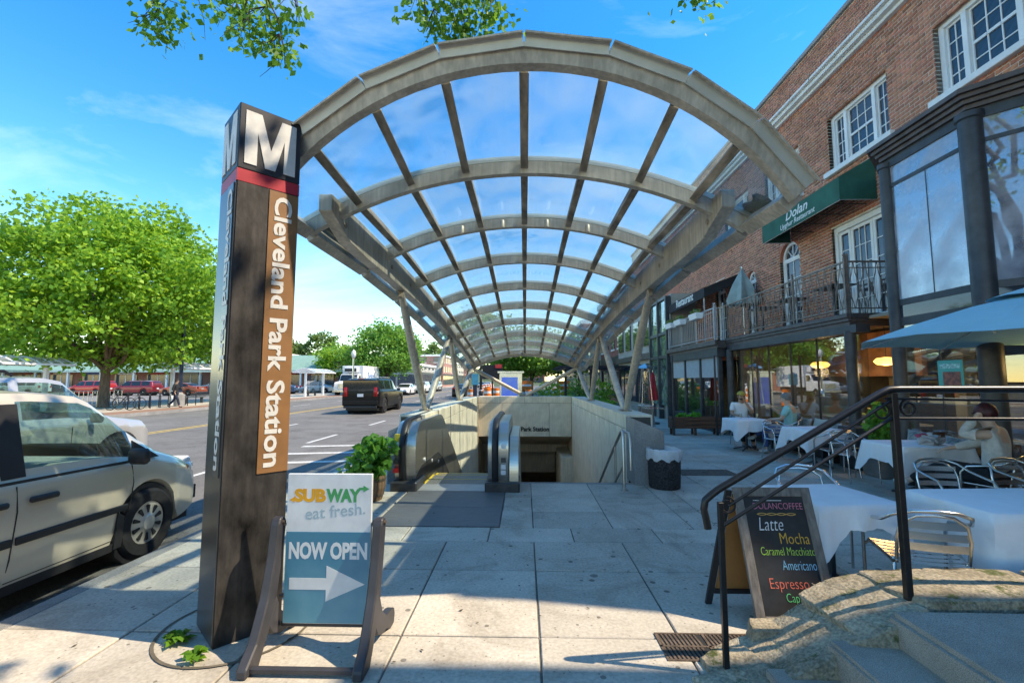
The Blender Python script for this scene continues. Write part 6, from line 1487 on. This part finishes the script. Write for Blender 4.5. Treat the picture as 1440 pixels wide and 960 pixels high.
MB().bx(-.55, .55, 3.63, 3.68, .9, 1.45).build('grille', mat('chrome', (.6, .6, .6), .2, .9), tk); MB().bx(-1.15, 1.15, 3.6, 3.82, .5, .78).build('bumper', mat('chrome', (.6, .6, .6), .2, .9), tk, bevel=.03)
MB().bx(-.9, .9, -4, 3.4, .55, 1.0).build('chassis', M_trimb, tk)
text('box_lettering', 'Sysco', mat('logo_blue', (.03, .17, .42), .5), 1.1, (1.256, -1.6, 2.0), (0, 1, 0), (0, 0, 1), tk, .01, .02, align='CENTER')
text('box_lettering', 'Sysco', MATS['logo_blue'], 1.1, (-1.256, -1.6, 2.0), (0, -1, 0), (0, 0, 1), tk, .01, .02, align='CENTER')
tk.location = (-20.3, 54.5, -.15); tk.rotation_euler = (0, 0, R(180 - 2)); tag(tk, 'white refrigerated box truck facing the viewer across the avenue', 'truck')
# ------------------------------------------------------------------ trees
M_bark = mat('bark', (.13, .1, .075), .95, var=.3, scale=5, stretch=(3, 3, .5), bump=.6)
M_bark2 = mat('smooth_bark', (.2, .13, .085), .9, var=.25, scale=5, stretch=(3, 3, .5), bump=.4)
LF1 = leafmat('maple_leaf', (.29, .5, .05), (.08, .24, .03)); LF2 = leafmat('street_tree_leaf', (.2, .42, .07), (.07, .2, .035)); LF3 = leafmat('far_wood_leaf', (.17, .27, .07), (.07, .14, .04)); LF4 = leafmat('overhead_leaf', (.16, .36, .04), (.05, .17, .02))
def limb(b, p0, p1, r0, r1, g, n=7, wob=.08, lift=.0):
    p0, p1 = np.array(p0, float), np.array(p1, float); L_ = np.linalg.norm(p1 - p0); P = []
    for k in range(n + 1):
        t = k / n; q = p0 + (p1 - p0) * t + g.normal(size=3) * L_ * wob * math.sin(math.pi * t) * .5; q[2] += lift * L_ * math.sin(math.pi * t); P.append(tuple(q))
    b.tube(P, [r0 + (r1 - r0) * k / n for k in range(n + 1)], 7); return P
def tree(name, label, base, trunk_h, tr, cc, cr, nclump, per, leaf, seed, lm, bark=None, group=None, clump=.16, nl=7, flat=.55, cat='tree'):
    g = np.random.default_rng(seed); t = empty(name, base, label, cat, group); b = MB(); base = np.array(base, float); cc = np.array(cc, float); cr = np.array(cr, float)
    top = np.array([base[0] + (cc[0] - base[0]) * .15, base[1] + (cc[1] - base[1]) * .15, base[2] + trunk_h])
    b.tube([tuple(base - (0, 0, .1)), tuple(base + (0, 0, .12)), tuple(base * .6 + top * .4), tuple(top)], [tr * 1.5, tr * 1.15, tr, tr * .85], 12)
    tr_o = b.build('trunk', bark or M_bark, t, smooth=60)
    d = g.normal(size=(nclump, 3)); d[:, 2] = np.where(d[:, 2] < 0, d[:, 2] * .75, d[:, 2]); d /= np.linalg.norm(d, axis=1)[:, None]
    C_ = cc + d * (g.uniform(.25, 1, nclump) ** .4)[:, None] * cr * (1 + g.normal(size=(nclump, 1)) * .1 + .1 * np.sin(d[:, :1] * 5 + seed) * np.cos(d[:, 2:] * 6))
    C_[:, 2] = np.maximum(C_[:, 2], top[2] + g.uniform(.1, 1.3, nclump))
    bb_ = MB(); idx = g.choice(nclump, min(nl, nclump), replace=False)
    for i in idx:
        P = limb(bb_, top - (0, 0, tr * 1.5), C_[i], tr * .5, tr * .08, g, lift=.06)
        for k in range(3):
            j = int(np.argmin(np.linalg.norm(C_ - np.array(P[4]) - g.normal(size=3) * cr * .35, axis=1))); limb(bb_, P[3 + k], C_[j], tr * .2, tr * .04, g)
    bb_.build('limbs', bark or M_bark, t, smooth=60)
    ps = []
    sz = cr.mean() * clump
    for c in C_:
        s = sz * g.uniform(.6, 1.4); ps.append(c + g.normal(size=(int(per * g.uniform(.6, 1.4)), 3)) * np.array([s, s, s * flat]))
    V, F_ = leaves_at(np.concatenate(ps), leaf, g, .25)
    fastmesh('crown', V, F_, lm, t)
    return t
tree('maple_tree', 'large bright green maple with spreading limbs on the far pavement at left', (-26.0, 27.6, 0), 2.6, .27, (-26.3, 27.8, 7.3), (7.0, 6.2, 5.5), 520, 120, .27, 4, LF1, M_bark2, nl=18, clump=.085)
tree('street_tree', 'young street tree right of the banner lamp post', (-24.6, 36.5, 0), 2.5, .16, (-24.3, 36.5, 5.3), (3.6, 3.2, 3.0), 110, 70, .28, 5, LF1, M_bark2)
tree('street_tree', 'round dense green tree above the black vehicle', (-18.9, 62, 0), 2.4, .2, (-19, 62, 5.6), (4.6, 4.4, 3.9), 190, 80, .36, 6, LF2)
tree('street_tree', 'leafy tree at the end of the canopy beside the blue kiosk', (.6, 46, 0), 2.4, .2, (1.4, 46, 4.0), (5.2, 4.2, 3.0), 190, 80, .34, 7, LF2)
tree('street_tree', 'slim tree trunk behind the blue kiosk with high leaves', (-4.2, 33, 0), 2.8, .13, (-3.5, 34, 5.2), (2.6, 2.2, 1.6), 60, 60, .28, 8, LF2)
tree('street_tree', 'tree left of the silver lamp post far across the avenue', (-27, 66, 0), 2, .2, (-27, 66, 4.2), (3.4, 3, 2.6), 90, 70, .34, 9, LF1)
rg2 = random.Random(21)
WOOD = ['tall', 'broad', 'round', 'loose']
for k in range(9):
    x = -104 + k * 9.5 + rg2.uniform(-2, 2); y = 150 + rg2.uniform(-8, 14); h = rg2.uniform(12, 17) * (.75 if k > 7 else 1)
    tree('woodland_tree', ['leftmost tree', 'second tree from the left', 'third tree from the left', 'fourth tree from the left', 'middle tree', 'fourth tree from the right', 'third tree from the right', 'second tree from the right', 'rightmost tree'][k] + ' of the hazy woodland row on the far hill', (x, y, 2), h * .4, .4, (x, y, h * .72), (6.2, 5, h * .36), 60, 60, .8, 60 + k, LF3, group='woodland trees on the far hill', nl=4)
# overhanging street tree: trunk behind the camera, boughs reaching over the top of the view
g = np.random.default_rng(12)
ot = empty('overhanging_tree', (-2.75, -4.2, 0), 'overhanging street tree whose leafy boughs dip into the top of the picture', 'tree')
b = MB(); b.tube([(-2.75, -4.2, -.1), (-2.7, -4.1, 1.5), (-2.5, -3.8, 4.6)], [.36, .28, .24], 12); b.build('trunk', M_bark, ot, smooth=60)
b = MB(); ends = [(-3.3, 5.6, 6.75), (-2.7, 5.0, 6.3), (-.75, 5.7, 6.85), (-.3, 5.9, 7.0), (1.6, 4.2, 8.0), (2.6, 2.4, 8.6), (.5, .5, 9.6), (-4.5, 2.5, 8.2), (1.6, 6.1, 7.5), (3.2, 4.6, 8.2)]
for e in ends: limb(b, (-2.5, -3.8, 4.5), e, .13, .012, g, 10, .06, .12)
b.build('boughs', M_bark, ot, smooth=60)
def pxpt(u, v, y):
    a = (u - 720) / 640; c = (480 - v) / 640; m = camo.rotation_euler.to_matrix(); d = m @ Vector((a, c, -1)); return np.array(camo.location + d * (y / d.y))
ps = []; tw = MB()
for (u, v, y, n, s) in ((232, 20, 5.4, 46, .16), (222, 48, 5.4, 24, .1), (340, 8, 5.4, 60, .2), (378, 40, 5.2, 60, .2), (398, 78, 5.2, 26, .1), (350, 50, 5.3, 16, .12), (415, 20, 5.3, 14, .1), (590, 4, 5.8, 40, .16), (640, 14, 5.8, 80, .2), (690, 18, 5.8, 60, .18), (650, 42, 5.8, 40, .13), (612, 40, 5.8, 24, .1), (982, -6, 6.1, 24, .12), (300, -30, 5.3, 80, .3), (640, -30, 5.8, 80, .35), (985, -40, 6.1, 30, .3)):
    c_ = pxpt(u, v, y); limb(tw, c_ + np.array([g.normal() * .2, -.6, 1.1]), c_ + np.array([0, .05, -s * .9]), .018, .003, g, 6, .12)
    for q_ in range(5): limb(tw, c_ + np.array([0, -.1, .2]), c_ + g.normal(size=3) * s * 1.2, .007, .002, g, 4, .15)
    ps.append(c_ + g.normal(size=(int(n * 3.0), 3)) * s * np.array([1, .8, .9]))
V, F_ = leaves_at(np.concatenate(ps), .095, g, .5); fastmesh('bough_leaves', V, F_, LF4, ot); tw.build('twigs', M_bark, ot)['kind'] = 'stuff'
C_ = np.array([(-1.2 + g.normal() * 2.6, 1.0 + g.normal() * 2.2, 9.0 + g.normal() * 1.0) for _ in range(80)])
C_ = C_[[i for i in range(len(C_)) if C_[i][2] > 7.2 + max(0, (C_[i][1] - 2.0)) * 1.05]]
V, F_ = leaves_at(np.concatenate([c + g.normal(size=(46, 3)) * .38 for c in C_]), .2, g, .3); fastmesh('crown', V, F_, LF4, ot)

# ------------------------------------------------------------------ far side: strip of shops, shelter, racks, people, lamps
M_groof = mat('green_metal_roof', (.2, .34, .27), .6, var=.1, scale=1, stretch=(6, 1, 1)); M_fb = mat('far_brick', (.32, .13, .09), .9, var=.2, scale=4); M_fgl = mat('far_glass', (.06, .08, .1), .08, spec=.8, var=.3)
sm = empty('strip_shops', (-62, 66, 0), 'long low brick shop row with a pale green pitched roof', 'building')
MB().bx(-96, -27, 66, 78, -.1, 3.3).build('wall', M_fb, sm)
MB().prism([(64.2, 3.0), (66, 3.5), (70.5, 5.6), (70.5, 3.3), (66, 3.1)], lambda a, c: (-97, a, c), lambda a, c: (-26, a, c)).build('roof', M_groof, sm)
MB().bx(-97, -26, 64.1, 64.3, 2.85, 3.15).build('eaves_fascia', mat('pale_green_fascia', (.42, .55, .48), .6), sm)
for k in range(14):
    x = -95 + k * 4.9
    w = MB().bx(x, x + 3.4, 65.9, 66.05, .5, 2.5).build('shop_window', M_fgl, sm); MB().bx(x + 1.65, x + 1.75, 65.86, 65.9, .5, 2.5).build('mullion', M_white, w)
    MB().bx(x + .5, x + 2.8, 65.8, 65.9, 2.55, 2.85).build('sign_band', mat('sign_band_%s' % ('red', 'cream', 'blue', 'white')[k % 4], ((.4, .06, .05), (.5, .45, .35), (.08, .13, .3), (.6, .6, .6))[k % 4], .6), sm)
    MB().bx(x - .9, x - .65, 64.4, 64.65, -.05, 2.9).build('porch_post', M_white, sm)
def shelter(x, y, L_, label):
    s = empty('bus_shelter', (x, y, 0), label, 'bus shelter')
    for q in (-L_ / 2 + .15, L_ / 2 - .15):
        MB().bx(x - .09, x + .09, y + q - .09, y + q + .09, 0, 2.5).build('post', M_white, s)
    b = MB(); b.grid(lambda u, v: (x - 1.2 + 2.4 * u, y - L_ / 2 - .3 + (L_ + .6) * v, 2.5 + .42 * math.sin(math.pi * u)), 12, 6); b.build('barrel_roof', glass('shelter_roof', (.75, .85, .95), .25, .1, (.55, .62, .7), .5), s, smooth=60)
    for k in range(7): yy = y - L_ / 2 - .3 + (L_ + .6) * k / 6; MB().tube([(x - 1.2 + 2.4 * u / 8, yy, 2.5 + .42 * math.sin(math.pi * u / 8)) for u in range(9)], .03, 5).build('roof_rib', M_white, s)
    for xx in (x - 1.2, x + 1.2): MB().bar((xx, y - L_ / 2 - .3, 2.5), (xx, y + L_ / 2 + .3, 2.5), .06, .1).build('roof_edge', M_white, s)
    MB().bx(x - .05, x - .04, y - L_ / 2 + .3, y + L_ / 2 - .3, .4, 2.2).build('rear_glass', M_sglass, s)
    MB().bx(x - .5, x - .1, y - 1, y + 1, .42, .48).build('bench', M_dark, s)
    for q in (-.8, .8): MB().bx(x - .4, x - .2, y + q - .03, y + q + .03, 0, .42).build('bench_leg', M_dark, s)
    return s
shelter(-24.0, 33.0, 5.4, 'white bus shelter with curved translucent roof behind the pedestrian')
shelter(-22.8, 49.0, 4.5, 'distant bus shelter with a curved roof left of the truck')
shelter(-26.3, 23.0, 3.0, 'bus shelter whose white post stands left of the maple trunk')
M_blkm = mat('black_steel', (.02, .022, .03), .4, .4, var=.15)
RACKS = ['leftmost', 'second from left', 'third from left', 'middle', 'third from right', 'second from right', 'rightmost']
for k in range(7):
    x, y = -22.6 - .35 * k * .0, 25.9 + k * .75
    r_ = MB().tube([(x - .35, y, 0), (x - .35, y, .65)] + [(x - .35 * math.cos(a), y, .65 + .3 * math.sin(a)) for a in [math.pi * q / 8 for q in range(1, 8)]] + [(x + .35, y, .65), (x + .35, y, 0)], .03, 6).build('bicycle_rack', M_blkm, None, smooth=60)
    tag(r_, RACKS[k] + ' of the black hoop bicycle racks across the avenue', 'bicycle rack', 'hoop bicycle racks')
def bicycle(x, y, rz, label):
    b_ = empty('bicycle', (x, y, 0), label, 'bicycle', 'parked bicycles'); q = Matrix.Rotation(rz, 3, 'Z'); T = lambda p: tuple(q @ Vector(p) + Vector((x, y, 0)))
    for wx in (-.52, .52): MB().tube([T((wx + .33 * math.cos(a), 0, .35 + .33 * math.sin(a))) for a in [2 * math.pi * k / 20 for k in range(20)]], .022, 5, closed=True).build('wheel', M_tyre, b_)
    for nm, P in (('frame', [(-.52, 0, .35), (-.15, 0, .82), (.38, 0, .8), (-.05, 0, .32), (-.52, 0, .35)]), ('fork', [(.52, 0, .35), (.4, 0, .8), (.36, 0, .98)]), ('seat_post', [(-.05, 0, .32), (-.15, 0, .82), (-.18, 0, .92)]), ('handlebar', [(.42, .25, .98), (.36, 0, 1.0), (.42, -.25, .98)])): MB().tube([T(p) for p in P], .018, 5).build(nm, M_blkm, b_)
    MB().box(T((-.18, 0, .94)), (.24, .12, .05), rz=rz).build('saddle', M_trimb, b_)
bicycle(-22.6, 25.0, .1, 'dark bicycle parked between the maple trunk and the racks'); bicycle(-22.5, 25.5, .2, 'second dark bicycle beside the leftmost hoop rack')
WALK = dict(SEAT, pel=(0, 0, .92), sp=(0, .01, 1.12), ch=(0, .02, 1.33), nk=(0, .04, 1.49), hb=(0, .07, 1.545), hd=(0, .085, 1.62), tp=(0, .07, 1.69), ns=(0, .175, 1.595), hl=(.09, 0, .88), kl=(.1, .2, .5), al=(.1, .3, .09), tl=(.1, .43, .05), hr=(-.09, 0, .88), kr=(-.1, -.06, .47), ar=(-.1, -.36, .14), tr=(-.1, -.28, .05), sl=(.18, .02, 1.4), el=(.23, -.06, 1.13), wl=(.22, .06, .92), sr=(-.18, .02, 1.4), er=(-.22, .12, 1.15), wr=(-.12, .3, 1.2))
person('pedestrian in dark clothes walking past the bus shelter across the avenue', (-21.6, 27.7, 0), (.95, .3), M_skin1, M_blk, mat('navy_trousers', (.02, .028, .05), .9), M_shoe, base=WALK, hair=M_bd, longsleeve=True, shirtname='jacket')
def lamp_post(x, y, h, label, m, globe=False, banner=False):
    l = empty('lamp_post', (x, y, 0), label, 'lamp post')
    MB().lathe([(.3, 0), (.3, .75), (.2, .8), (.12, .9)] if banner else [(.2, 0), (.2, .6), (.1, .75)], (x, y, 0), 12).build('base', M_granite if banner else m, l, smooth=40)
    MB().lathe([(.12, .8), (.075, h)], (x, y, 0), 12).build('post', m, l, smooth=60)
    if globe:
        MB().lathe([(.1, h), (.2, h + .1), (.26, h + .4), (.2, h + .7), (.06, h + .82), (0, h + .95)], (x, y, 0), 14).build('globe', mat('frosted_globe', (.75, .76, .74), .4), l, smooth=60); MB().lathe([(.14, h - .1), (.2, h + .02), (.1, h + .08)], (x, y, 0), 12).build('collar', m, l)
    if banner:
        MB().bx(x - .75, x - .1, y - .012, y + .012, 2.7, 3.95).build('banner', mat('banner_print', (.03, .09, .3), .7, var=.5, scale=1.2, c2=(.35, .2, .05)), l)
        for z in (2.68, 3.97): MB().bar((x, y, z), (x - .8, y, z), .03, .03).build('banner_arm', m, l)
    return l
M_navy = mat('navy_post_paint', (.02, .03, .06), .4, .3)
lamp_post(-22.3, 29.0, 8.2, 'dark blue lamp post with a banner right of the maple', M_navy, False, True)
lamp_post(-19.0, 50.0, 4.2, 'silver lamp post with a frosted globe beside the truck', M_alu, True)
lamp_post(-4.05, 42, 5, 'thin dark post with a globe beyond the left wall', M_blkm, True)
sg_ = empty('information_board', (-21.3, 31.5, 0), 'low grey information board right of the banner lamp post', 'sign')
MB().bx(-21.7, -20.9, 31.45, 31.55, .3, 1.35).build('board', mat('board_grey', (.3, .22, .2), .7, var=.3, scale=3), sg_)
for x in (-21.65, -20.95): MB().bx(x - .04, x + .04, 31.46, 31.54, 0, .3).build('leg', M_alu, sg_)
ps_ = empty('parking_sign', (-20.4, 31.2, 0), 'thin pole carrying a small white parking sign across the avenue', 'sign')
MB().tube([(-20.4, 31.2, 0), (-20.4, 31.2, 3.0)], .03, 6).build('pole', M_alu, ps_); MB().bx(-20.6, -20.2, 31.16, 31.18, 2.3, 2.95).build('plate', M_white, ps_)
fn2 = empty('railing_fence', (-27.3, 24, 0), 'grey metal railing along the parking lot behind the maple', 'fence')
for k in range(52): MB().bar((-27.3, 15 + k * .3, 0), (-27.3, 15 + k * .3, 1.0), .03, .03).build('picket', M_alu, fn2)
for z in (.12, 1.0): MB().bar((-27.3, 15, z), (-27.3, 30.4, z), .05, .05).build('rail', M_alu, fn2)

# ------------------------------------------------------------------ buildings up the avenue
def block(name, x0, x1, y0, y1, h, m, label, floors, side, wm=None, cols=5, shop=True, cornice=True, wcol=None):
    """side: +1 street face at x1 looking right, -1 street face at x0; also windows on the face towards the viewer"""
    t = empty(name, ((x0 + x1) / 2, (y0 + y1) / 2, 0), label, 'building')
    MB().bx(x0, x1, y0, y1, -.1, h).build('wall', m, t)
    if cornice: MB().bx(x0 - .25, x1 + .25, y0 - .25, y1 + .25, h - .35, h + .1).build('cornice', wcol or M_wtrim, t)
    fh = (h - (3.6 if shop else .4)) / max(1, floors); xs = x1 if side > 0 else x0
    z_ = 3.6 if shop else .5
    if shop:
        MB().bx(xs - .1, xs + .1, y0 + .3, y1 - .3, 3.0, 3.5).build('shop_fascia', M_dark, t)
        n = max(2, int((y1 - y0) / 3.5))
        for k in range(n): a = y0 + .4 + (y1 - y0 - .8) * k / n; MB().bx(xs - .06, xs + .06, a + .15, a + (y1 - y0 - .8) / n - .15, .5, 2.95).build('shop_window', wm or M_fgl, t)
        n = max(1, int((x1 - x0) / 4))
        for k in range(n): a = x0 + .5 + (x1 - x0 - 1) * k / n; MB().bx(a + .2, a + (x1 - x0 - 1) / n - .2, y0 - .06, y0 + .06, .5, 2.95).build('shop_window', wm or M_fgl, t)
    for f_ in range(floors):
        za, zb = z_ + f_ * fh + .5, z_ + f_ * fh + fh - .6
        for k in range(cols):
            a = y0 + (y1 - y0) * (k + .28) / cols; w = (y1 - y0) * .44 / cols
            wd = MB().bx(xs - .05, xs + .05, a, a + w, za, zb).build('window', wm or M_fgl, t); MB().bx(xs - .09, xs + .09, a - .1, a + w + .1, za - .14, za - .02).build('sill', wcol or M_wtrim, wd)
            a = x0 + (x1 - x0) * (k + .28) / cols; w = (x1 - x0) * .44 / cols
            wd = MB().bx(a, a + w, y0 - .05, y0 + .05, za, zb).build('window', wm or M_fgl, t); MB().bx(a - .1, a + w + .1, y0 - .09, y0 + .09, za - .14, za - .02).build('sill', wcol or M_wtrim, wd)
    return t
M_st = mat('pale_stone', (.42, .39, .34), .85, var=.1, scale=1); M_rb = mat('red_brick_far', (.3, .11, .08), .9, var=.15, scale=2); M_pk = mat('pink_brick_far', (.4, .2, .16), .9, var=.15, scale=2); M_cr = mat('cream_render', (.5, .46, .38), .85, var=.08)
block('glass_corner_shop', -40, -22.5, 96, 122, 5.2, M_st, 'low pale corner shop with wide glass across the avenue', 1, 1, cols=6)
block('brick_shop', -40, -22.2, 123, 142, 8.6, M_pk, 'pink brick shop block left of the canopy strut', 2, 1)
block('cream_shop', -40, -22.2, 143, 165, 7.4, M_cr, 'cream two storey shop far up the avenue at left', 2, 1)
block('red_shop', -40, -22.2, 166, 195, 9.5, M_rb, 'red brick block at the far left end of the avenue', 2, 1)
block('hill_house', -92, -70, 128, 140, 9.5, M_rb, 'red brick house with white windows on the hill at left', 2, 1, shop=False, cols=6)
block('terrace_shop', 7.0, 22, 30.2, 42, 8.4, M_rb, 'red brick terrace beyond the glazed shop wing', 2, -1)
block('terrace_shop', 7.0, 22, 42.2, 56, 7.2, M_cr, 'cream terrace further along the right pavement', 1, -1)
block('terrace_shop', 7.2, 22, 56.2, 80, 9.0, M_pk, 'pink brick terrace far along the right pavement', 2, -1)
block('end_block', -3, 9, 205, 225, 12, M_rb, 'brick block closing the far end of the avenue', 3, -1)
block('end_block', -20, -8, 230, 250, 9, M_st, 'pale block closing the avenue at left of centre', 2, 1)
cc_ = empty('chimney_house', (-83, 127, 0), 'narrow brick chimney rising over the hill house', 'chimney')
MB().bx(-84.2, -82.6, 129, 130.4, 0, 13).build('stack', M_rb, cc_); MB().bx(-84.4, -82.4, 128.8, 130.6, 12.6, 13).build('cap', M_st, cc_)
hill = MB(); hill.grid(lambda u, v: (-240 + 300 * u, 140 + 260 * v, -.3 + 14 * math.sin(math.pi * min(1, u * 1.15)) ** 1.2 * min(1, v * 2.2) if u < .87 else -.3), 30, 14); tag(hill.build('hill', mat('hill_green', (.07, .1, .04), .95, var=.3, scale=.2), None, smooth=80), kind='structure')

# ------------------------------------------------------------------ middle distance behind the stairwell
ki = empty('blue_kiosk', (-.9, 27, 0), 'freestanding kiosk with a bright blue screen behind the stairwell', 'kiosk')
MB().bx(-1.5, -.15, 26.95, 27.2, 0, 2.1).build('casing', M_alu, ki, bevel=.02); MB().bx(-1.38, -.42, 26.93, 26.96, .3, 1.85).build('screen', mat('blue_screen', (.02, .06, .42), .25, var=.5, scale=2.5, emit=.35, c2=(.04, .12, .3)), ki); MB().bx(-1.6, -.05, 26.9, 27.25, 2.1, 2.2).build('cap', M_alu, ki)
bs_ = empty('blue_pole_sign', (-3.0, 27.5, 0), 'blue pole sign left of the kiosk', 'sign')
MB().bx(-3.12, -2.88, 27.42, 27.58, 0, 1.4).build('pole', M_navy, bs_); MB().bx(-3.2, -2.8, 27.4, 27.6, 1.4, 2.05).build('panel', mat('sky_blue_panel', (.03, .3, .42), .5), bs_)
bk = empty('black_banner_board', (-2.7, 31, 0), 'black board with a red strip behind the left strut', 'sign')
MB().bx(-2.9, -1.5, 30.95, 31.05, 1.75, 2.7).build('board', M_blackc, bk); MB().bx(-2.0, -1.55, 30.93, 30.955, 2.5, 2.75).build('red_strip', M_red, bk); MB().bx(-2.25, -2.15, 30.96, 31.04, 0, 1.75).build('post', M_blkm, bk)
M_org = mat('barrel_orange', (.75, .17, .02), .5, var=.08); M_rw = mat('barrel_white', (.72, .72, .7), .5)
PX = [(-3.4, 29), (-2.6, 32), (-3.0, 36), (-2.1, 33.5), (-3.3, 41), (-.2, 30.5), (.25, 31.5), (-.1, 35), (2.2, 33), (2.9, 35), (-6.2, 64), (-6.4, 70), (-6.6, 77), (-6.8, 85), (-7.0, 93), (-7.2, 102)]
PLB = ['first barrel on the pavement left of the kiosk', 'barrel between the blue pole sign and the kiosk', 'barrel behind the black board', 'barrel left of the blue screen', 'far barrel in line with the left strut foot', 'barrel just right of the kiosk', 'barrel under the rear brace joint', 'barrel behind the rear brace joint', 'barrel left of the pergola posts', 'barrel among the pergola posts', 'nearest barrel of the row in the road', 'second barrel of the row in the road', 'third barrel of the row in the road', 'fourth barrel of the row in the road', 'fifth barrel of the row in the road', 'farthest barrel of the row in the road']
for k, ((x, y), lab) in enumerate(zip(PX, PLB)):
    z = -.15 if x < -3.6 else 0
    t = empty('traffic_barrel', (x, y, z), 'orange striped ' + lab, 'traffic barrel', 'orange traffic barrels')
    MB().lathe([(.32, 0), (.32, .08), (.3, .1)], (x, y, z), 12).build('base', M_trimb, t)
    for q, (z0, z1) in enumerate(((.1, .38), (.38, .55), (.55, .75), (.75, .92), (.92, 1.1))): MB().lathe([(.3 - .07 * z0, z0), (.3 - .07 * z1, z1)], (x, y, z), 14).build('band', M_rw if q % 2 else M_org, t, smooth=60)
for k, (x, y, lab) in enumerate(((.1, 29.2, 'orange road work sign board under the rear brace'), (2.6, 30.5, 'orange road work sign board left of the pergola'))):
    t = empty('work_sign', (x, y, 0), lab, 'sign'); MB().box((x, y, 1.35), (.8, .03, .55)).build('panel', M_org, t)
    for s in (-.3, .3): MB().bar((x + s, y, 0), (x + s, y, 1.1), .04, .04).build('leg', M_alu, t)
    MB().box((x, y - .02, 1.35), (.6, .01, .12)).build('white_stripe', M_rw, t)
pg = empty('pergola', (4.2, 31, 0), 'dark pergola over outdoor seating beyond the right wall', 'pergola')
for x in (2.4, 3.9, 5.6):
    for y in (27, 33): MB().bx(x - .07, x + .07, y - .07, y + .07, 0, 2.3).build('post', M_blkm, pg)
for k in range(9): MB().bx(2.0, 6.0, 26.6 + k * .8, 26.7 + k * .8, 2.4, 2.52).build('rafter', M_blkm, pg)
for x in (2.4, 3.9, 5.6): MB().bx(x - .06, x + .06, 26.4, 33.5, 2.3, 2.4).build('beam', M_blkm, pg)
for k, (x, y, z, r_, lab) in enumerate(((2.3, 24, .5, .5, 'low clipped hedge behind the right stairwell wall'), (3.6, 24.5, .5, .5, 'low hedge right of the clipped hedge'), (4.6, 27.5, 1.0, .6, 'bamboo like shrub inside the pergola'), (3.2, 28.2, 1.0, .55, 'tall leafy shrub at the pergola front'), (1.7, 30, .9, .8, 'yellow green shrub between the kiosk and the pergola'))):
    t = empty('garden_shrub', (x, y, 0), lab, 'shrub', 'shrubs beyond the stairwell')
    foliage('foliage', [leaf_cloud((x, y, z * .95), (r_ * 1.3, r_, z * .9), 420, .2, 80 + k)], LF1 if k in (4, 2) else LF2, t); MB().tube([(x, y, 0), (x, y, z)], .03, 5).build('stem', M_bark, t)
tp_ = empty('corridor_planter', (3.6, 20.5, 0), 'timber planter with low plants beside the right stairwell wall', 'planter')
MB().bx(2.9, 4.3, 20.3, 20.7, .05, .55).build('box', M_tim, tp_); foliage('plants', [leaf_cloud((3.6, 20.5, .65), (.65, .18, .16), 260, .1, 91)], LF1, tp_)

# fallen leaf scraps and grit on the paving
g = np.random.default_rng(77); n = 260
p = np.stack([g.uniform(-3.3, 3.5, n), g.uniform(1.8, 9, n), np.full(n, .006)], 1); p = p[(np.abs(p[:, 0]) > 2.3) | (p[:, 1] < 6.9)]
a = g.uniform(0, 6.28, len(p)); u = np.stack([np.cos(a), np.sin(a), np.full(len(p), .15)], 1); w = np.stack([-np.sin(a), np.cos(a), np.zeros(len(p))], 1); s_ = g.uniform(.006, .022, len(p))[:, None]
V = np.stack([p, p + u * s_ + w * s_ * .4, p + u * s_ * 2, p + u * s_ - w * s_ * .4], 1).reshape(-1, 3)
tag(fastmesh('fallen_leaf_scraps', V, np.arange(len(V)).reshape(-1, 4), mat('dry_leaf', (.09, .065, .035), .9, var=.4, scale=30)), 'scattered dry leaf scraps and grit on the pavement', 'leaf litter', kind='stuff')
